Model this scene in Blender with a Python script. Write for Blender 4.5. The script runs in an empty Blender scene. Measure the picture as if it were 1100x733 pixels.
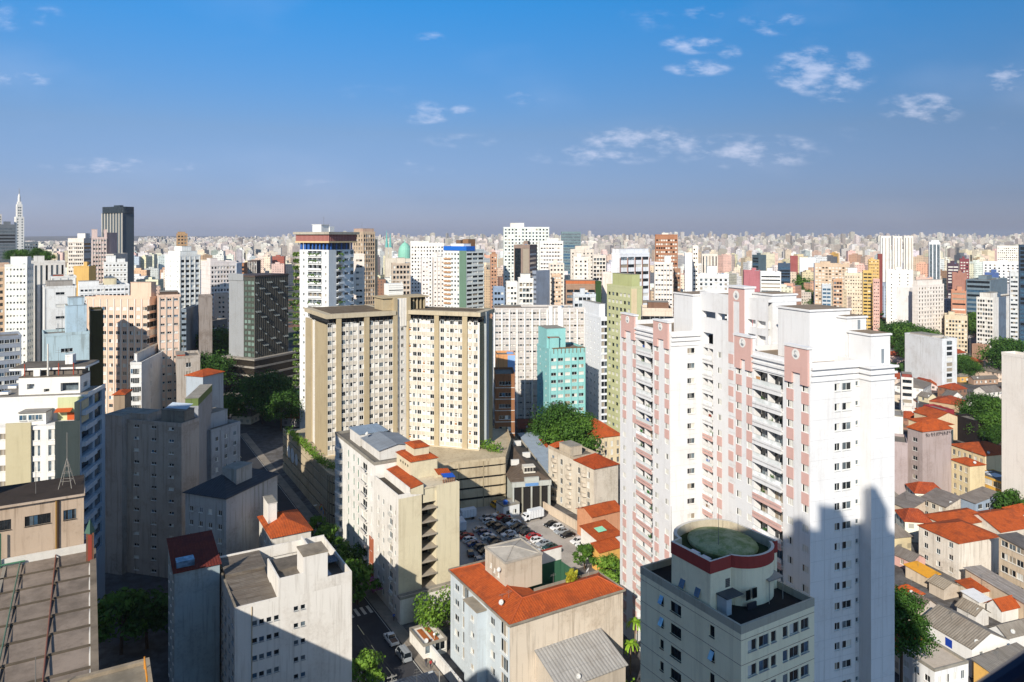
import bpy, math, random
import numpy as np
from mathutils import Vector
R = math.radians
rnd = random.Random(7)
scene = bpy.context.scene
col = scene.collection
# ------------------------------------------------------------------ camera, sky, sun, exposure
F, CX, HY, H = 780.0, 550.0, 255.0, 85.0      # focal length in photo pixels, horizon row, eye height (m)
cam_d = bpy.data.cameras.new('camera')
cam = bpy.data.objects.new('camera', cam_d)
col.objects.link(cam)
cam.location = (0, 0, H)
cam.rotation_euler = (R(90), 0, 0)
cam_d.sensor_width = 36
cam_d.lens = 36 * F / 1100
cam_d.shift_y = -(366.5 - HY) / 1100
cam_d.clip_start = 0.1
cam_d.clip_end = 60000
cam_d.dof.use_dof = True
cam_d.dof.focus_distance = 170
cam_d.dof.aperture_fstop = 5.6
scene.camera = cam
SUN_EL, SUN_AZ = R(29.6), R(20.06)            # light travels 20 degrees right of straight ahead
sun_d = bpy.data.lights.new('sun', 'SUN')
sun_d.energy = 4.7
sun_d.angle = R(0.5)
sun_d.color = (1.0, 0.935, 0.83)
sun = bpy.data.objects.new('sun', sun_d)
col.objects.link(sun)
sun.location = (-200, -600, 400)
_dir = Vector((math.sin(SUN_AZ) * math.cos(SUN_EL), math.cos(SUN_AZ) * math.cos(SUN_EL), -math.sin(SUN_EL)))
sun.rotation_euler = _dir.to_track_quat('-Z', 'Y').to_euler()
world = bpy.data.worlds.new('World')
scene.world = world
world.use_nodes = True
EXPOSURE = 0.5
SKY_STRENGTH = 0.117
HAZE = 0.000055
scene.view_settings.view_transform = 'Standard'
scene.view_settings.look = 'None'
scene.view_settings.gamma = 1
scene.view_settings.exposure = EXPOSURE
scene.view_settings.use_curve_mapping = False
scene.cycles.use_denoising = True
scene.cycles.max_bounces = 5
scene.cycles.diffuse_bounces = 3
scene.cycles.glossy_bounces = 2
scene.cycles.transmission_bounces = 2
scene.cycles.transparent_max_bounces = 8
scene.cycles.volume_bounces = 0
scene.cycles.sample_clamp_indirect = 6
class NT:
 """small helper to wire shader nodes"""
 def __init__(s, tree):
  s.t = tree
  tree.nodes.clear()
 def n(s, typ, ins=None, **attrs):
  nd = s.t.nodes.new(typ)
  for k, v in attrs.items():
   setattr(nd, k, v)
  for k, v in (ins or {}).items():
   sock = nd.inputs[k]
   if isinstance(v, bpy.types.NodeSocket):
    s.t.links.new(v, sock)
   else:
    sock.default_value = v
  return nd
 def m(s, op, a, b=None, c=None, clamp=False):
  nd = s.t.nodes.new('ShaderNodeMath')
  nd.operation = op
  nd.use_clamp = clamp
  for i, v in enumerate((a, b, c)):
   if v is None:
    continue
   if isinstance(v, bpy.types.NodeSocket):
    s.t.links.new(v, nd.inputs[i])
   else:
    nd.inputs[i].default_value = v
  return nd.outputs[0]
 def mix(s, fac, a, b, blend='MIX'):
  nd = s.t.nodes.new('ShaderNodeMix')
  nd.data_type = 'RGBA'
  nd.blend_type = blend
  for i, v in ((0, fac), (6, a), (7, b)):
   if isinstance(v, bpy.types.NodeSocket):
    s.t.links.new(v, nd.inputs[i])
   else:
    nd.inputs[i].default_value = v if i == 0 or len(v) == 4 else (*v, 1)
  return nd.outputs[2]
 def ramp(s, fac, lo, hi, smooth=True):
  nd = s.t.nodes.new('ShaderNodeMapRange')
  nd.interpolation_type = 'SMOOTHSTEP' if smooth else 'LINEAR'
  s.t.links.new(fac, nd.inputs[0])
  nd.inputs[1].default_value = lo
  nd.inputs[2].default_value = hi
  return nd.outputs[0]
def build_world():
 k = NT(world.node_tree)
 sky = k.n('ShaderNodeTexSky', sky_type='NISHITA', sun_disc=False, sun_elevation=SUN_EL, sun_rotation=R(160),
     altitude=700, air_density=1.15, dust_density=1.2, ozone_density=3.0)
 tc = k.n('ShaderNodeTexCoord')
 sep = k.n('ShaderNodeSeparateXYZ', {0: tc.outputs['Generated']})
 dx, dy, dz = sep.outputs
 yy = k.m('MAXIMUM', dy, 0.02)
 u = k.m('DIVIDE', dx, yy)
 w = k.m('DIVIDE', dz, yy)
 vec = k.n('ShaderNodeCombineXYZ', {0: u, 1: w, 2: 0.0}).outputs[0]
 mp = k.n('ShaderNodeMapping', {0: vec, 3: (9.0, 21.0, 1.0)})
 nz = k.n('ShaderNodeTexNoise', {'Vector': mp.outputs[0], 'Scale': 2.6, 'Detail': 9.0, 'Roughness': 0.6})
 nz2 = k.n('ShaderNodeTexNoise', {'Vector': mp.outputs[0], 'Scale': 0.35, 'Detail': 3.0})
 # the small clouds, each a direction in the sky with its own spread and density
 clouds = [(883, 77, 52, 22, .95), (745, 48, 32, 9, .7), (750, 73, 34, 8, .7), (784, 56, 13, 7, .65), (831, 21, 34, 8, .6),
     (830, 33, 24, 6, .5), (756, 15, 24, 8, .5), (898, 107, 18, 8, .5), (990, 117, 42, 15, .75), (1086, 84, 26, 13, .85),
     (1070, 134, 14, 6, .4), (690, 152, 62, 15, .75), (640, 167, 70, 10, .6), (805, 163, 75, 16, .72), (566, 106, 26, 9, .4),
     (457, 122, 24, 11, .8), (496, 120, 15, 6, .6), (494, 151, 40, 7, .5), (462, 42, 16, 7, .6), (437, 174, 15, 4, .5),
     (110, 178, 62, 7, .75), (200, 180, 30, 6, .4), (28, 84, 44, 8, .5), (8, 20, 20, 14, .4), (48, 16, 22, 12, .4),
     (355, 197, 60, 6, .35), (910, 145, 30, 8, .3), (700, 20, 40, 14, .3), (400, 98, 50, 9, .25), (470, 183, 60, 6, .25), (880, 55, 120, 30, .16)]
 acc = None
 for (px, py, rx, ry, st) in clouds:
  a = k.m('MULTIPLY', k.m('SUBTRACT', u, (px - CX) / F), F / (rx * 1.35))
  b = k.m('MULTIPLY', k.m('SUBTRACT', w, (HY - py) / F), F / (ry * 1.5))
  d2 = k.m('MULTIPLY_ADD', a, a, k.m('MULTIPLY', b, b))
  f = k.m('MULTIPLY', k.m('SUBTRACT', 1.0, d2, clamp=True), st)
  acc = f if acc is None else k.m('MAXIMUM', acc, f)
 ns = k.m('MULTIPLY', k.m('SUBTRACT', nz.outputs['Fac'], 0.5), 3.4)
 cl = k.m('ADD', k.m('MULTIPLY', acc, .7), k.m('MULTIPLY', ns, k.ramp(acc, 0.0, 0.55)))
 cm = k.m('MULTIPLY', k.ramp(cl, 0.08, 1.2), 0.37)
 front = k.ramp(dy, 0.05, 0.2)
 cm = k.m('MULTIPLY', cm, front)
 # wisps of thin high cloud
 wisp = k.m('MULTIPLY', k.ramp(nz2.outputs['Fac'], 0.5, 0.8), k.m('MULTIPLY', front, 0.07))
 cm = k.m('MAXIMUM', cm, wisp)
 # clear blue overhead settling into a dull violet band of city air near the horizon
 cr = k.n('ShaderNodeValToRGB', {0: k.m('MULTIPLY', dz, 2.0, clamp=True)})
 el = cr.color_ramp.elements
 stops = [(0.0, (.36, .39, .70)), (.1, (.30, .33, .54)), (.28, (.335, .395, .525)), (.62, (.136, .566, .85)), (.8, (.4, .64, .82)), (1.0, (.5, .67, .8))]
 while len(el) < len(stops):
  el.new(0.5)
 for e, (p, c) in zip(el, stops):
  e.position = p
  e.color = (*c, 1)
 tint = cr.outputs[0]
 skyc = k.mix(1.0, sky.outputs[0], tint, 'MULTIPLY')
 cc = k.mix(cm, skyc, (6.6, 6.5, 7.4))
 bg = k.n('ShaderNodeBackground', {'Color': cc, 'Strength': SKY_STRENGTH})
 out = k.n('ShaderNodeOutputWorld', {'Surface': bg.outputs[0]})
build_world()
# ------------------------------------------------------------------ materials
def lin(c):
 return c / 12.92 if c <= 0.04045 else ((c + 0.055) / 1.055) ** 2.4
def hx(h):
 h = h.lstrip('#')
 return tuple(lin(int(h[i:i + 2], 16) / 255) for i in (0, 2, 4))
_mats = {}
def new_mat(name):
 m = bpy.data.materials.new(name)
 m.use_nodes = True
 return m, NT(m.node_tree)
def finish(k, colour, rough=0.85, bump=None, bstr=0.2, bdist=0.05, spec=0.3, metal=0.0):
 ins = {'Base Color': colour, 'Roughness': rough, 'Specular IOR Level': spec, 'Metallic': metal}
 if bump is not None:
  b = k.n('ShaderNodeBump', {'Height': bump, 'Strength': bstr, 'Distance': bdist})
  ins['Normal'] = b.outputs[0]
 p = k.n('ShaderNodeBsdfPrincipled', ins)
 k.n('ShaderNodeOutputMaterial', {'Surface': p.outputs[0]})
def c4(c):
 return (*c, 1)
def plaster(h, dirt=0.35):
 """painted render with rain streaks, blotches and patched areas"""
 key = ('plaster', h, dirt)
 if key in _mats:
  return _mats[key]
 m, k = new_mat('painted_plaster')
 c = hx(h)
 g = .3 * c[0] + .55 * c[1] + .15 * c[2]
 c = tuple(g + (x - g) * .86 for x in c)
 tc = k.n('ShaderNodeTexCoord')
 o = tc.outputs['Object']
 inf = k.n('ShaderNodeObjectInfo')
 off = k.n('ShaderNodeVectorMath', {0: o, 1: k.n('ShaderNodeCombineXYZ', {0: k.m('MULTIPLY', inf.outputs['Random'], 90.0), 1: 3.0, 2: k.m('MULTIPLY', inf.outputs['Random'], 40.0)}).outputs[0]}, operation='ADD').outputs[0]
 ms = k.n('ShaderNodeMapping', {0: off, 3: (1.0, 1.0, 0.055)})
 streak = k.n('ShaderNodeTexNoise', {'Vector': ms.outputs[0], 'Scale': 1.3, 'Detail': 6.0, 'Roughness': 0.65}).outputs['Fac']
 blot = k.n('ShaderNodeTexNoise', {'Vector': off, 'Scale': 0.16, 'Detail': 6.0, 'Roughness': 0.62}).outputs['Fac']
 fine = k.n('ShaderNodeTexNoise', {'Vector': off, 'Scale': 1.7, 'Detail': 5.0, 'Roughness': 0.7}).outputs['Fac']
 s1 = k.m('MULTIPLY', k.ramp(streak, 0.49, 0.68), min(.9, dirt * 1.35))
 s2 = k.m('MULTIPLY', k.ramp(blot, 0.47, 0.62), min(.9, dirt * 1.0))
 s3 = k.m('MULTIPLY', k.ramp(k.m('MULTIPLY', fine, blot), 0.26, 0.4), min(.9, dirt * 0.8))
 g = sum(c) / 3
 dark = (c[0] * 0.42 + g * 0.06, c[1] * 0.39 + g * 0.05, c[2] * 0.36 + g * 0.04)
 mid = (c[0] * 0.78, c[1] * 0.74, c[2] * 0.70)
 cc = k.mix(s1, c4(c), c4(dark))
 cc = k.mix(s2, cc, c4(mid))
 cc = k.mix(s3, cc, c4(dark))
 cell = k.n('ShaderNodeVectorMath', {0: k.n('ShaderNodeVectorMath', {0: o, 1: (0.21, 0.21, 0.333)}, operation='MULTIPLY').outputs[0]}, operation='FLOOR').outputs[0]
 pt = k.n('ShaderNodeTexWhiteNoise', {'Vector': cell}).outputs['Value']
 cc = k.mix(k.m('MULTIPLY', k.ramp(pt, 0.55, 1.0), min(.3, .05 + dirt * .28)), cc, c4(mid))
 finish(k, cc, 0.88, fine, 0.12, 0.03, 0.2)
 _mats[key] = m
 return m
def concrete(h, dirt=0.5):
 """roof slabs, old parapets: blotchy, stained"""
 key = ('concrete', h, dirt)
 if key in _mats:
  return _mats[key]
 m, k = new_mat('weathered_concrete')
 c = hx(h)
 o = k.n('ShaderNodeTexCoord').outputs['Object']
 a = k.n('ShaderNodeTexNoise', {'Vector': o, 'Scale': 0.25, 'Detail': 8.0, 'Roughness': 0.68}).outputs['Fac']
 b = k.n('ShaderNodeTexNoise', {'Vector': o, 'Scale': 1.4, 'Detail': 6.0, 'Roughness': 0.7}).outputs['Fac']
 d = k.n('ShaderNodeTexVoronoi', {'Vector': o, 'Scale': 0.35}).outputs['Distance']
 cc = k.mix(k.m('MULTIPLY', k.ramp(a, 0.4, 0.68), dirt), c4(c), c4(tuple(x * 0.35 for x in c)))
 cc = k.mix(k.m('MULTIPLY', k.ramp(b, 0.45, 0.75), dirt * 0.8), cc, c4(tuple(x * 0.5 for x in c)))
 cc = k.mix(k.m('MULTIPLY', k.ramp(d, 0.6, 0.9), dirt * 0.5), cc, c4(tuple(min(1, x * 1.5) for x in c)))
 finish(k, cc, 0.92, b, 0.3, 0.05, 0.15)
 _mats[key] = m
 return m
def tiles(h='#b95626', axis=0):
 """clay roof tiles: rows across, channels down the slope, weathered patches"""
 key = ('tiles', h, axis)
 if key in _mats:
  return _mats[key]
 m, k = new_mat('clay_tiles')
 c = hx(h)
 o = k.n('ShaderNodeTexCoord').outputs['Object']
 sp = k.n('ShaderNodeSeparateXYZ', {0: o})
 along, down = (sp.outputs[0], sp.outputs[1]) if axis == 0 else (sp.outputs[1], sp.outputs[0])
 w1 = k.m('SINE', k.m('MULTIPLY', along, 2 * math.pi / 0.5))
 w2 = k.m('FRACT', k.m('MULTIPLY', down, 1 / 0.6))
 hgt = k.m('ADD', k.m('MULTIPLY', w1, 0.5), k.m('MULTIPLY', w2, 0.6))
 a = k.n('ShaderNodeTexNoise', {'Vector': o, 'Scale': 0.3, 'Detail': 7.0, 'Roughness': 0.7}).outputs['Fac']
 b = k.n('ShaderNodeTexNoise', {'Vector': o, 'Scale': 2.6, 'Detail': 4.0, 'Roughness': 0.7}).outputs['Fac']
 bw = k.n('ShaderNodeTexWhiteNoise', {'Vector': k.n('ShaderNodeVectorMath', {0: k.n('ShaderNodeVectorMath', {0: o, 1: (2.0, 2.0, 0.3)}, operation='MULTIPLY').outputs[0]}, operation='FLOOR').outputs[0]}).outputs['Value']
 ms = k.n('ShaderNodeMapping', {0: o, 3: (1.1, 0.12, 1) if axis == 0 else (0.12, 1.1, 1)})
 st = k.n('ShaderNodeTexNoise', {'Vector': ms.outputs[0], 'Scale': 1.5, 'Detail': 5.0, 'Roughness': 0.7}).outputs['Fac']
 cc = k.mix(k.m('MULTIPLY', k.ramp(a, 0.46, 0.6), 0.8), c4(c), c4((c[0] * 0.42, c[1] * 0.5, c[2] * 0.9)))
 cc = k.mix(k.m('MULTIPLY', k.ramp(st, 0.5, 0.72), 0.6), cc, c4((c[0] * 0.3, c[1] * 0.4, c[2] * 0.8)))
 cc = k.mix(k.m('MULTIPLY', k.ramp(b, 0.48, 0.72), 0.6), cc, c4((min(1, c[0] * 1.2), c[1] * 1.7, c[2] * 2.2)))
 cc = k.mix(k.m('MULTIPLY', bw, 0.5), cc, c4((c[0] * 0.6, c[1] * 0.6, c[2] * 0.7)))
 cc = k.mix(k.m('MULTIPLY', k.ramp(w1, -1.0, -0.6), 0.4), cc, c4((c[0] * 0.4, c[1] * 0.4, c[2] * 0.5)))
 finish(k, cc, 0.85, hgt, 0.7, 0.06, 0.2)
 _mats[key] = m
 return m
def corrugated(h='#8d8880', axis=0, pitch=0.6, dirt=0.6, metal=0.0):
 key = ('corr', h, axis, pitch)
 if key in _mats:
  return _mats[key]
 m, k = new_mat('corrugated_sheet')
 c = hx(h)
 o = k.n('ShaderNodeTexCoord').outputs['Object']
 sp = k.n('ShaderNodeSeparateXYZ', {0: o})
 w = k.m('SINE', k.m('MULTIPLY', sp.outputs[axis], 2 * math.pi / pitch))
 other = sp.outputs[1 - axis]
 seam = k.m('FRACT', k.m('MULTIPLY', other, 1 / 2.4))
 sheet = k.n('ShaderNodeTexWhiteNoise', {'Vector': k.n('ShaderNodeVectorMath', {0: k.n('ShaderNodeVectorMath', {0: o, 1: (0.9, 0.42, 0.0) if axis == 0 else (0.42, 0.9, 0.0)}, operation='MULTIPLY').outputs[0]}, operation='FLOOR').outputs[0]}).outputs['Value']
 ms = k.n('ShaderNodeMapping', {0: o, 3: (1.6, 0.25, 1) if axis == 0 else (0.25, 1.6, 1)})
 a = k.n('ShaderNodeTexNoise', {'Vector': ms.outputs[0], 'Scale': 0.8, 'Detail': 6.0, 'Roughness': 0.7}).outputs['Fac']
 big = k.n('ShaderNodeTexNoise', {'Vector': o, 'Scale': 0.22, 'Detail': 6.0, 'Roughness': 0.7}).outputs['Fac']
 cc = k.mix(k.m('MULTIPLY', k.ramp(a, 0.4, 0.66), min(.95, dirt * 1.3)), c4(c), c4((c[0] * 0.38, c[1] * 0.33, c[2] * 0.28)))
 cc = k.mix(k.m('MULTIPLY', k.ramp(big, 0.45, 0.62), dirt * .8), cc, c4((c[0] * 0.55, c[1] * 0.47, c[2] * 0.4)))
 cc = k.mix(k.m('MULTIPLY', sheet, 0.45), cc, c4(tuple(x * 0.65 for x in c)))
 cc = k.mix(k.m('MULTIPLY', k.ramp(w, -1.0, -0.4), 0.35), cc, c4(tuple(x * 0.5 for x in c)))
 cc = k.mix(k.m('MULTIPLY', k.ramp(seam, 0.05, 0.0), 0.5), cc, c4(tuple(x * 0.35 for x in c)))
 finish(k, cc, 0.7, w, 0.5, 0.05, 0.3, metal)
 _mats[key] = m
 return m
def plain(h, rough=0.6, spec=0.35, metal=0.0, var=0.12, name='paint'):
 key = ('plain', h, rough, metal)
 if key in _mats:
  return _mats[key]
 m, k = new_mat(name)
 c = hx(h)
 o = k.n('ShaderNodeTexCoord').outputs['Object']
 a = k.n('ShaderNodeTexNoise', {'Vector': o, 'Scale': 1.1, 'Detail': 5.0, 'Roughness': 0.65}).outputs['Fac']
 cc = k.mix(k.m('MULTIPLY', k.ramp(a, 0.4, 0.75), var * 2.5), c4(c), c4(tuple(x * 0.6 for x in c)))
 finish(k, cc, rough, spec=spec, metal=metal)
 _mats[key] = m
 return m
def glass(h='#0c1216', rough=0.12, spec=0.6):
 """window panes: dark rooms seen through reflecting glass, each pane a little different"""
 key = ('glass', h, rough)
 if key in _mats:
  return _mats[key]
 m, k = new_mat('window_glass')
 c = hx(h)
 inf = k.n('ShaderNodeObjectInfo')
 o = k.n('ShaderNodeTexCoord').outputs['Object']
 a = k.n('ShaderNodeTexNoise', {'Vector': o, 'Scale': 0.8, 'Detail': 2.0}).outputs['Fac']
 f = k.m('MULTIPLY', inf.outputs['Random'], k.ramp(a, 0.3, 0.7))
 cc = k.mix(f, c4(c), c4(tuple(min(1, x * 2.6 + 0.015) for x in c)))
 finish(k, cc, rough, spec=spec)
 _mats[key] = m
 return m
def leaf_mat(h, h2, name='foliage'):
 key = ('leaf', h, h2)
 if key in _mats:
  return _mats[key]
 m, k = new_mat(name)
 a, b = hx(h), hx(h2)
 o = k.n('ShaderNodeTexCoord').outputs['Object']
 g = k.n('ShaderNodeNewGeometry')
 n1 = k.n('ShaderNodeTexNoise', {'Vector': o, 'Scale': 0.55, 'Detail': 3.0}).outputs['Fac']
 wn = g.outputs['Random Per Island']
 f = k.m('ADD', k.m('MULTIPLY', k.ramp(n1, 0.35, 0.65), 0.6), k.m('MULTIPLY', wn, 0.4))
 cc = k.mix(f, c4(a), c4(b))
 p = k.n('ShaderNodeBsdfPrincipled', {'Base Color': cc, 'Roughness': 0.6, 'Specular IOR Level': 0.25})
 t = k.n('ShaderNodeBsdfTranslucent', {'Color': k.mix(0.5, cc, c4((b[0] * 1.6, b[1] * 1.7, b[2])))})
 s = k.n('ShaderNodeMixShader', {0: 0.22, 1: p.outputs[0], 2: t.outputs[0]})
 k.n('ShaderNodeOutputMaterial', {'Surface': s.outputs[0]})
 _mats[key] = m
 return m
def asphalt(h='#3f3f41'):
 key = ('asphalt', h)
 if key in _mats:
  return _mats[key]
 m, k = new_mat('asphalt')
 c = hx(h)
 o = k.n('ShaderNodeTexCoord').outputs['Object']
 a = k.n('ShaderNodeTexNoise', {'Vector': o, 'Scale': 0.12, 'Detail': 8.0, 'Roughness': 0.7}).outputs['Fac']
 b = k.n('ShaderNodeTexNoise', {'Vector': o, 'Scale': 2.0, 'Detail': 5.0, 'Roughness': 0.75}).outputs['Fac']
 cc = k.mix(k.m('MULTIPLY', k.ramp(a, 0.4, 0.65), 0.6), c4(c), c4(tuple(x * 0.55 for x in c)))
 cc = k.mix(k.m('MULTIPLY', k.ramp(b, 0.5, 0.8), 0.5), cc, c4(tuple(min(1, x * 1.6) for x in c)))
 finish(k, cc, 0.9, b, 0.2, 0.02, 0.2)
 _mats[key] = m
 return m
def far_mat():
 """walls of far buildings: colour from the building, storeys and window rows as a metre grid on its sides"""
 if 'far' in _mats:
  return _mats['far']
 m, k = new_mat('far_facade')
 at = k.n('ShaderNodeAttribute', attribute_name='wall_colour')
 uv = k.n('ShaderNodeUVMap', uv_map='facade')
 sp = k.n('ShaderNodeSeparateXYZ', {0: uv.outputs[0]})
 s, z = sp.outputs[0], sp.outputs[1]
 fs = k.m('FRACT', k.m('DIVIDE', s, 3.1))
 fz = k.m('FRACT', k.m('DIVIDE', z, 3.0))
 inx = k.m('MULTIPLY', k.m('GREATER_THAN', fs, 0.3), k.m('LESS_THAN', fs, 0.75))
 inz = k.m('MULTIPLY', k.m('GREATER_THAN', fz, 0.34), k.m('LESS_THAN', fz, 0.78))
 cell = k.n('ShaderNodeCombineXYZ', {0: k.m('FLOOR', k.m('DIVIDE', s, 3.1)), 1: k.m('FLOOR', k.m('DIVIDE', z, 3.0)), 2: 0.0}).outputs[0]
 wn = k.n('ShaderNodeTexWhiteNoise', {'Vector': cell}).outputs['Value']
 side = k.m('GREATER_THAN', z, 0.5)
 win = k.m('MULTIPLY', k.m('MULTIPLY', inx, inz), side)
 has = k.m('MULTIPLY', win, k.m('MULTIPLY_ADD', wn, 0.55, 0.4))
 has = k.m('MULTIPLY', has, k.n('ShaderNodeSeparateXYZ', {0: k.n('ShaderNodeAttribute', attribute_name='window_share').outputs['Vector']}).outputs[0])
 o = k.n('ShaderNodeTexCoord').outputs['Object']
 nb = k.n('ShaderNodeTexNoise', {'Vector': o, 'Scale': 0.09, 'Detail': 5.0, 'Roughness': 0.65}).outputs['Fac']
 base = k.mix(k.m('MULTIPLY', k.ramp(nb, 0.45, 0.7), 0.35), at.outputs['Color'], (0.16, 0.14, 0.12, 1))
 cc = k.mix(has, base, (0.035, 0.042, 0.05, 1))
 finish(k, cc, 0.8, spec=0.25)
 _mats['far'] = m
 return m
G_DARK = lambda: glass('#10161a')
G_BLUE = lambda: glass('#2c4558', 0.08, 0.8)
G_BLIND = lambda: plain('#c9c6bd', 0.6, name='window_blind')
G_CURT = lambda: plain('#8f8474', 0.7, name='window_curtain')
G_OPEN = lambda: glass('#07090a', 0.4, 0.3)
G_GREY = lambda: glass('#4a5358', 0.15, 0.6)
PANES = {'d': G_DARK, 'b': G_BLUE, 'w': G_BLIND, 'c': G_CURT, 'o': G_OPEN, 'g': G_GREY}
WHITE_FRAME = lambda: plain('#d9d8d2', 0.5, name='white_frame')
ALU = lambda: plain('#8f9496', 0.4, name='aluminium_frame')
DARKF = lambda: plain('#2b2b2a', 0.5, name='dark_frame')
# ------------------------------------------------------------------ geometry helpers
def P(x, y, Y):
 """photo pixel at depth Y -> world point"""
 return Vector(((x - CX) * Y / F, Y, H - (y - HY) * Y / F))
def Gp(x, y):
 """photo pixel on the street level -> (X, Y)"""
 Y = F * H / (y - HY)
 return ((x - CX) * Y / F, Y)
class MB:
 def __init__(s):
  s.v, s.f, s.m = [], [], []
 def quad(s, a, b, c, d, mi=0):
  i = len(s.v)
  s.v += [a, b, c, d]
  s.f.append((i, i + 1, i + 2, i + 3))
  s.m.append(mi)
 def poly(s, pts, mi=0):
  i = len(s.v)
  s.v += list(pts)
  s.f.append(tuple(range(i, i + len(pts))))
  s.m.append(mi)
 def box(s, x0, x1, y0, y1, z0, z1, mi=0, top=None):
  i = len(s.v)
  s.v += [(x0, y0, z0), (x1, y0, z0), (x1, y1, z0), (x0, y1, z0), (x0, y0, z1), (x1, y0, z1), (x1, y1, z1), (x0, y1, z1)]
  for n, q in enumerate(((0, 3, 2, 1), (4, 5, 6, 7), (0, 1, 5, 4), (1, 2, 6, 5), (2, 3, 7, 6), (3, 0, 4, 7))):
   s.f.append(tuple(i + j for j in q))
   s.m.append(top if (n == 1 and top is not None) else mi)
  return s
 def prism(s, poly, z0, z1, mi=0, top=None):
  n = len(poly)
  i = len(s.v)
  s.v += [(x, y, z0) for x, y in poly] + [(x, y, z1) for x, y in poly]
  for j in range(n):
   k = (j + 1) % n
   s.f.append((i + j, i + k, i + n + k, i + n + j))
   s.m.append(mi)
  s.f.append(tuple(i + n + j for j in range(n)))
  s.m.append(mi if top is None else top)
  s.f.append(tuple(i + j for j in reversed(range(n))))
  s.m.append(mi)
  return s
 def tube(s, p, q, r0, r1=None, n=8, mi=0):
  r1 = r0 if r1 is None else r1
  p, q = Vector(p), Vector(q)
  d = (q - p)
  if d.length < 1e-6:
   return s
  d.normalize()
  a = d.orthogonal().normalized()
  b = d.cross(a)
  i = len(s.v)
  for c, r in ((p, r0), (q, r1)):
   for j in range(n):
    t = 2 * math.pi * j / n
    s.v.append(tuple(c + a * (r * math.cos(t)) + b * (r * math.sin(t))))
  for j in range(n):
   k = (j + 1) % n
   s.f.append((i + j, i + k, i + n + k, i + n + j))
   s.m.append(mi)
  s.f.append(tuple(i + n + j for j in range(n)))
  s.m.append(mi)
  s.f.append(tuple(i + j for j in reversed(range(n))))
  s.m.append(mi)
  return s
 def lathe(s, prof, cx=0, cy=0, n=24, mi=0):
  i = len(s.v)
  for r, z in prof:
   for j in range(n):
    t = 2 * math.pi * j / n
    s.v.append((cx + r * math.cos(t), cy + r * math.sin(t), z))
  for a in range(len(prof) - 1):
   for j in range(n):
    k = (j + 1) % n
    s.f.append((i + a * n + j, i + a * n + k, i + (a + 1) * n + k, i + (a + 1) * n + j))
    s.m.append(mi)
  s.f.append(tuple(i + (len(prof) - 1) * n + j for j in range(n)))
  s.m.append(mi)
  return s
 def mesh(s, name, mats):
  me = bpy.data.meshes.new(name)
  me.from_pydata([tuple(v) for v in s.v], [], s.f)
  for mt in mats:
   me.materials.append(mt)
  if len(mats) > 1:
   me.polygons.foreach_set('material_index', s.m)
  me.update()
  return me
 def build(s, name, mats, parent=None, loc=(0, 0, 0), rot=0.0):
  if not isinstance(mats, (list, tuple)):
   mats = [mats]
  o = bpy.data.objects.new(name, s.mesh(name, mats))
  col.objects.link(o)
  o.parent = parent
  o.location = loc
  o.rotation_euler = (0, 0, rot)
  return o
 # a wall plane with rectangular openings; o start point, ex direction along, nn outward normal
 def wall(s, o, ex, nn, W, z0, z1, holes=(), depth=0.2, mi=0, panes=None, mr=None):
  mr = mi if mr is None else mr
  def pt(a, z, d=0.0):
   return (o[0] + ex[0] * a - nn[0] * d, o[1] + ex[1] * a - nn[1] * d, z)
  holes = [(max(a, 0.02), max(b, z0), min(c, W - 0.02), min(d, z1), *r) for a, b, c, d, *r in holes if c > 0.05 and a < W - 0.05 and b < z1 - 0.05 and d > z0]
  cuts = sorted({round(z0, 3), round(z1, 3), *[round(h[1], 3) for h in holes], *[round(h[3], 3) for h in holes]})
  for za, zb in zip(cuts, cuts[1:]):
   if zb - za < 1e-4:
    continue
   act = sorted((h[0], h[2]) for h in holes if h[1] <= za + 2e-3 and h[3] >= zb - 2e-3)
   cur = 0.0
   for a, b in act:
    if a > cur + 1e-4:
     s.quad(pt(cur, za), pt(a, za), pt(a, zb), pt(cur, zb), mi)
    cur = max(cur, b)
   if W > cur + 1e-4:
    s.quad(pt(cur, za), pt(W, za), pt(W, zb), pt(cur, zb), mi)
  for h in holes:
   a, b, c, d = h[:4]
   dp = h[4] if len(h) > 4 and h[4] else depth
   s.quad(pt(a, b), pt(c, b), pt(c, b, dp), pt(a, b, dp), mr)
   s.quad(pt(a, d, dp), pt(c, d, dp), pt(c, d), pt(a, d), mr)
   s.quad(pt(a, b), pt(a, b, dp), pt(a, d, dp), pt(a, d), mr)
   s.quad(pt(c, b, dp), pt(c, b), pt(c, d), pt(c, d, dp), mr)
   if panes:
    mj = rnd.choice(panes)
    s.quad(pt(a, b, dp), pt(c, b, dp), pt(c, d, dp), pt(a, d, dp), mj)
_win_cache = {}
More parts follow.
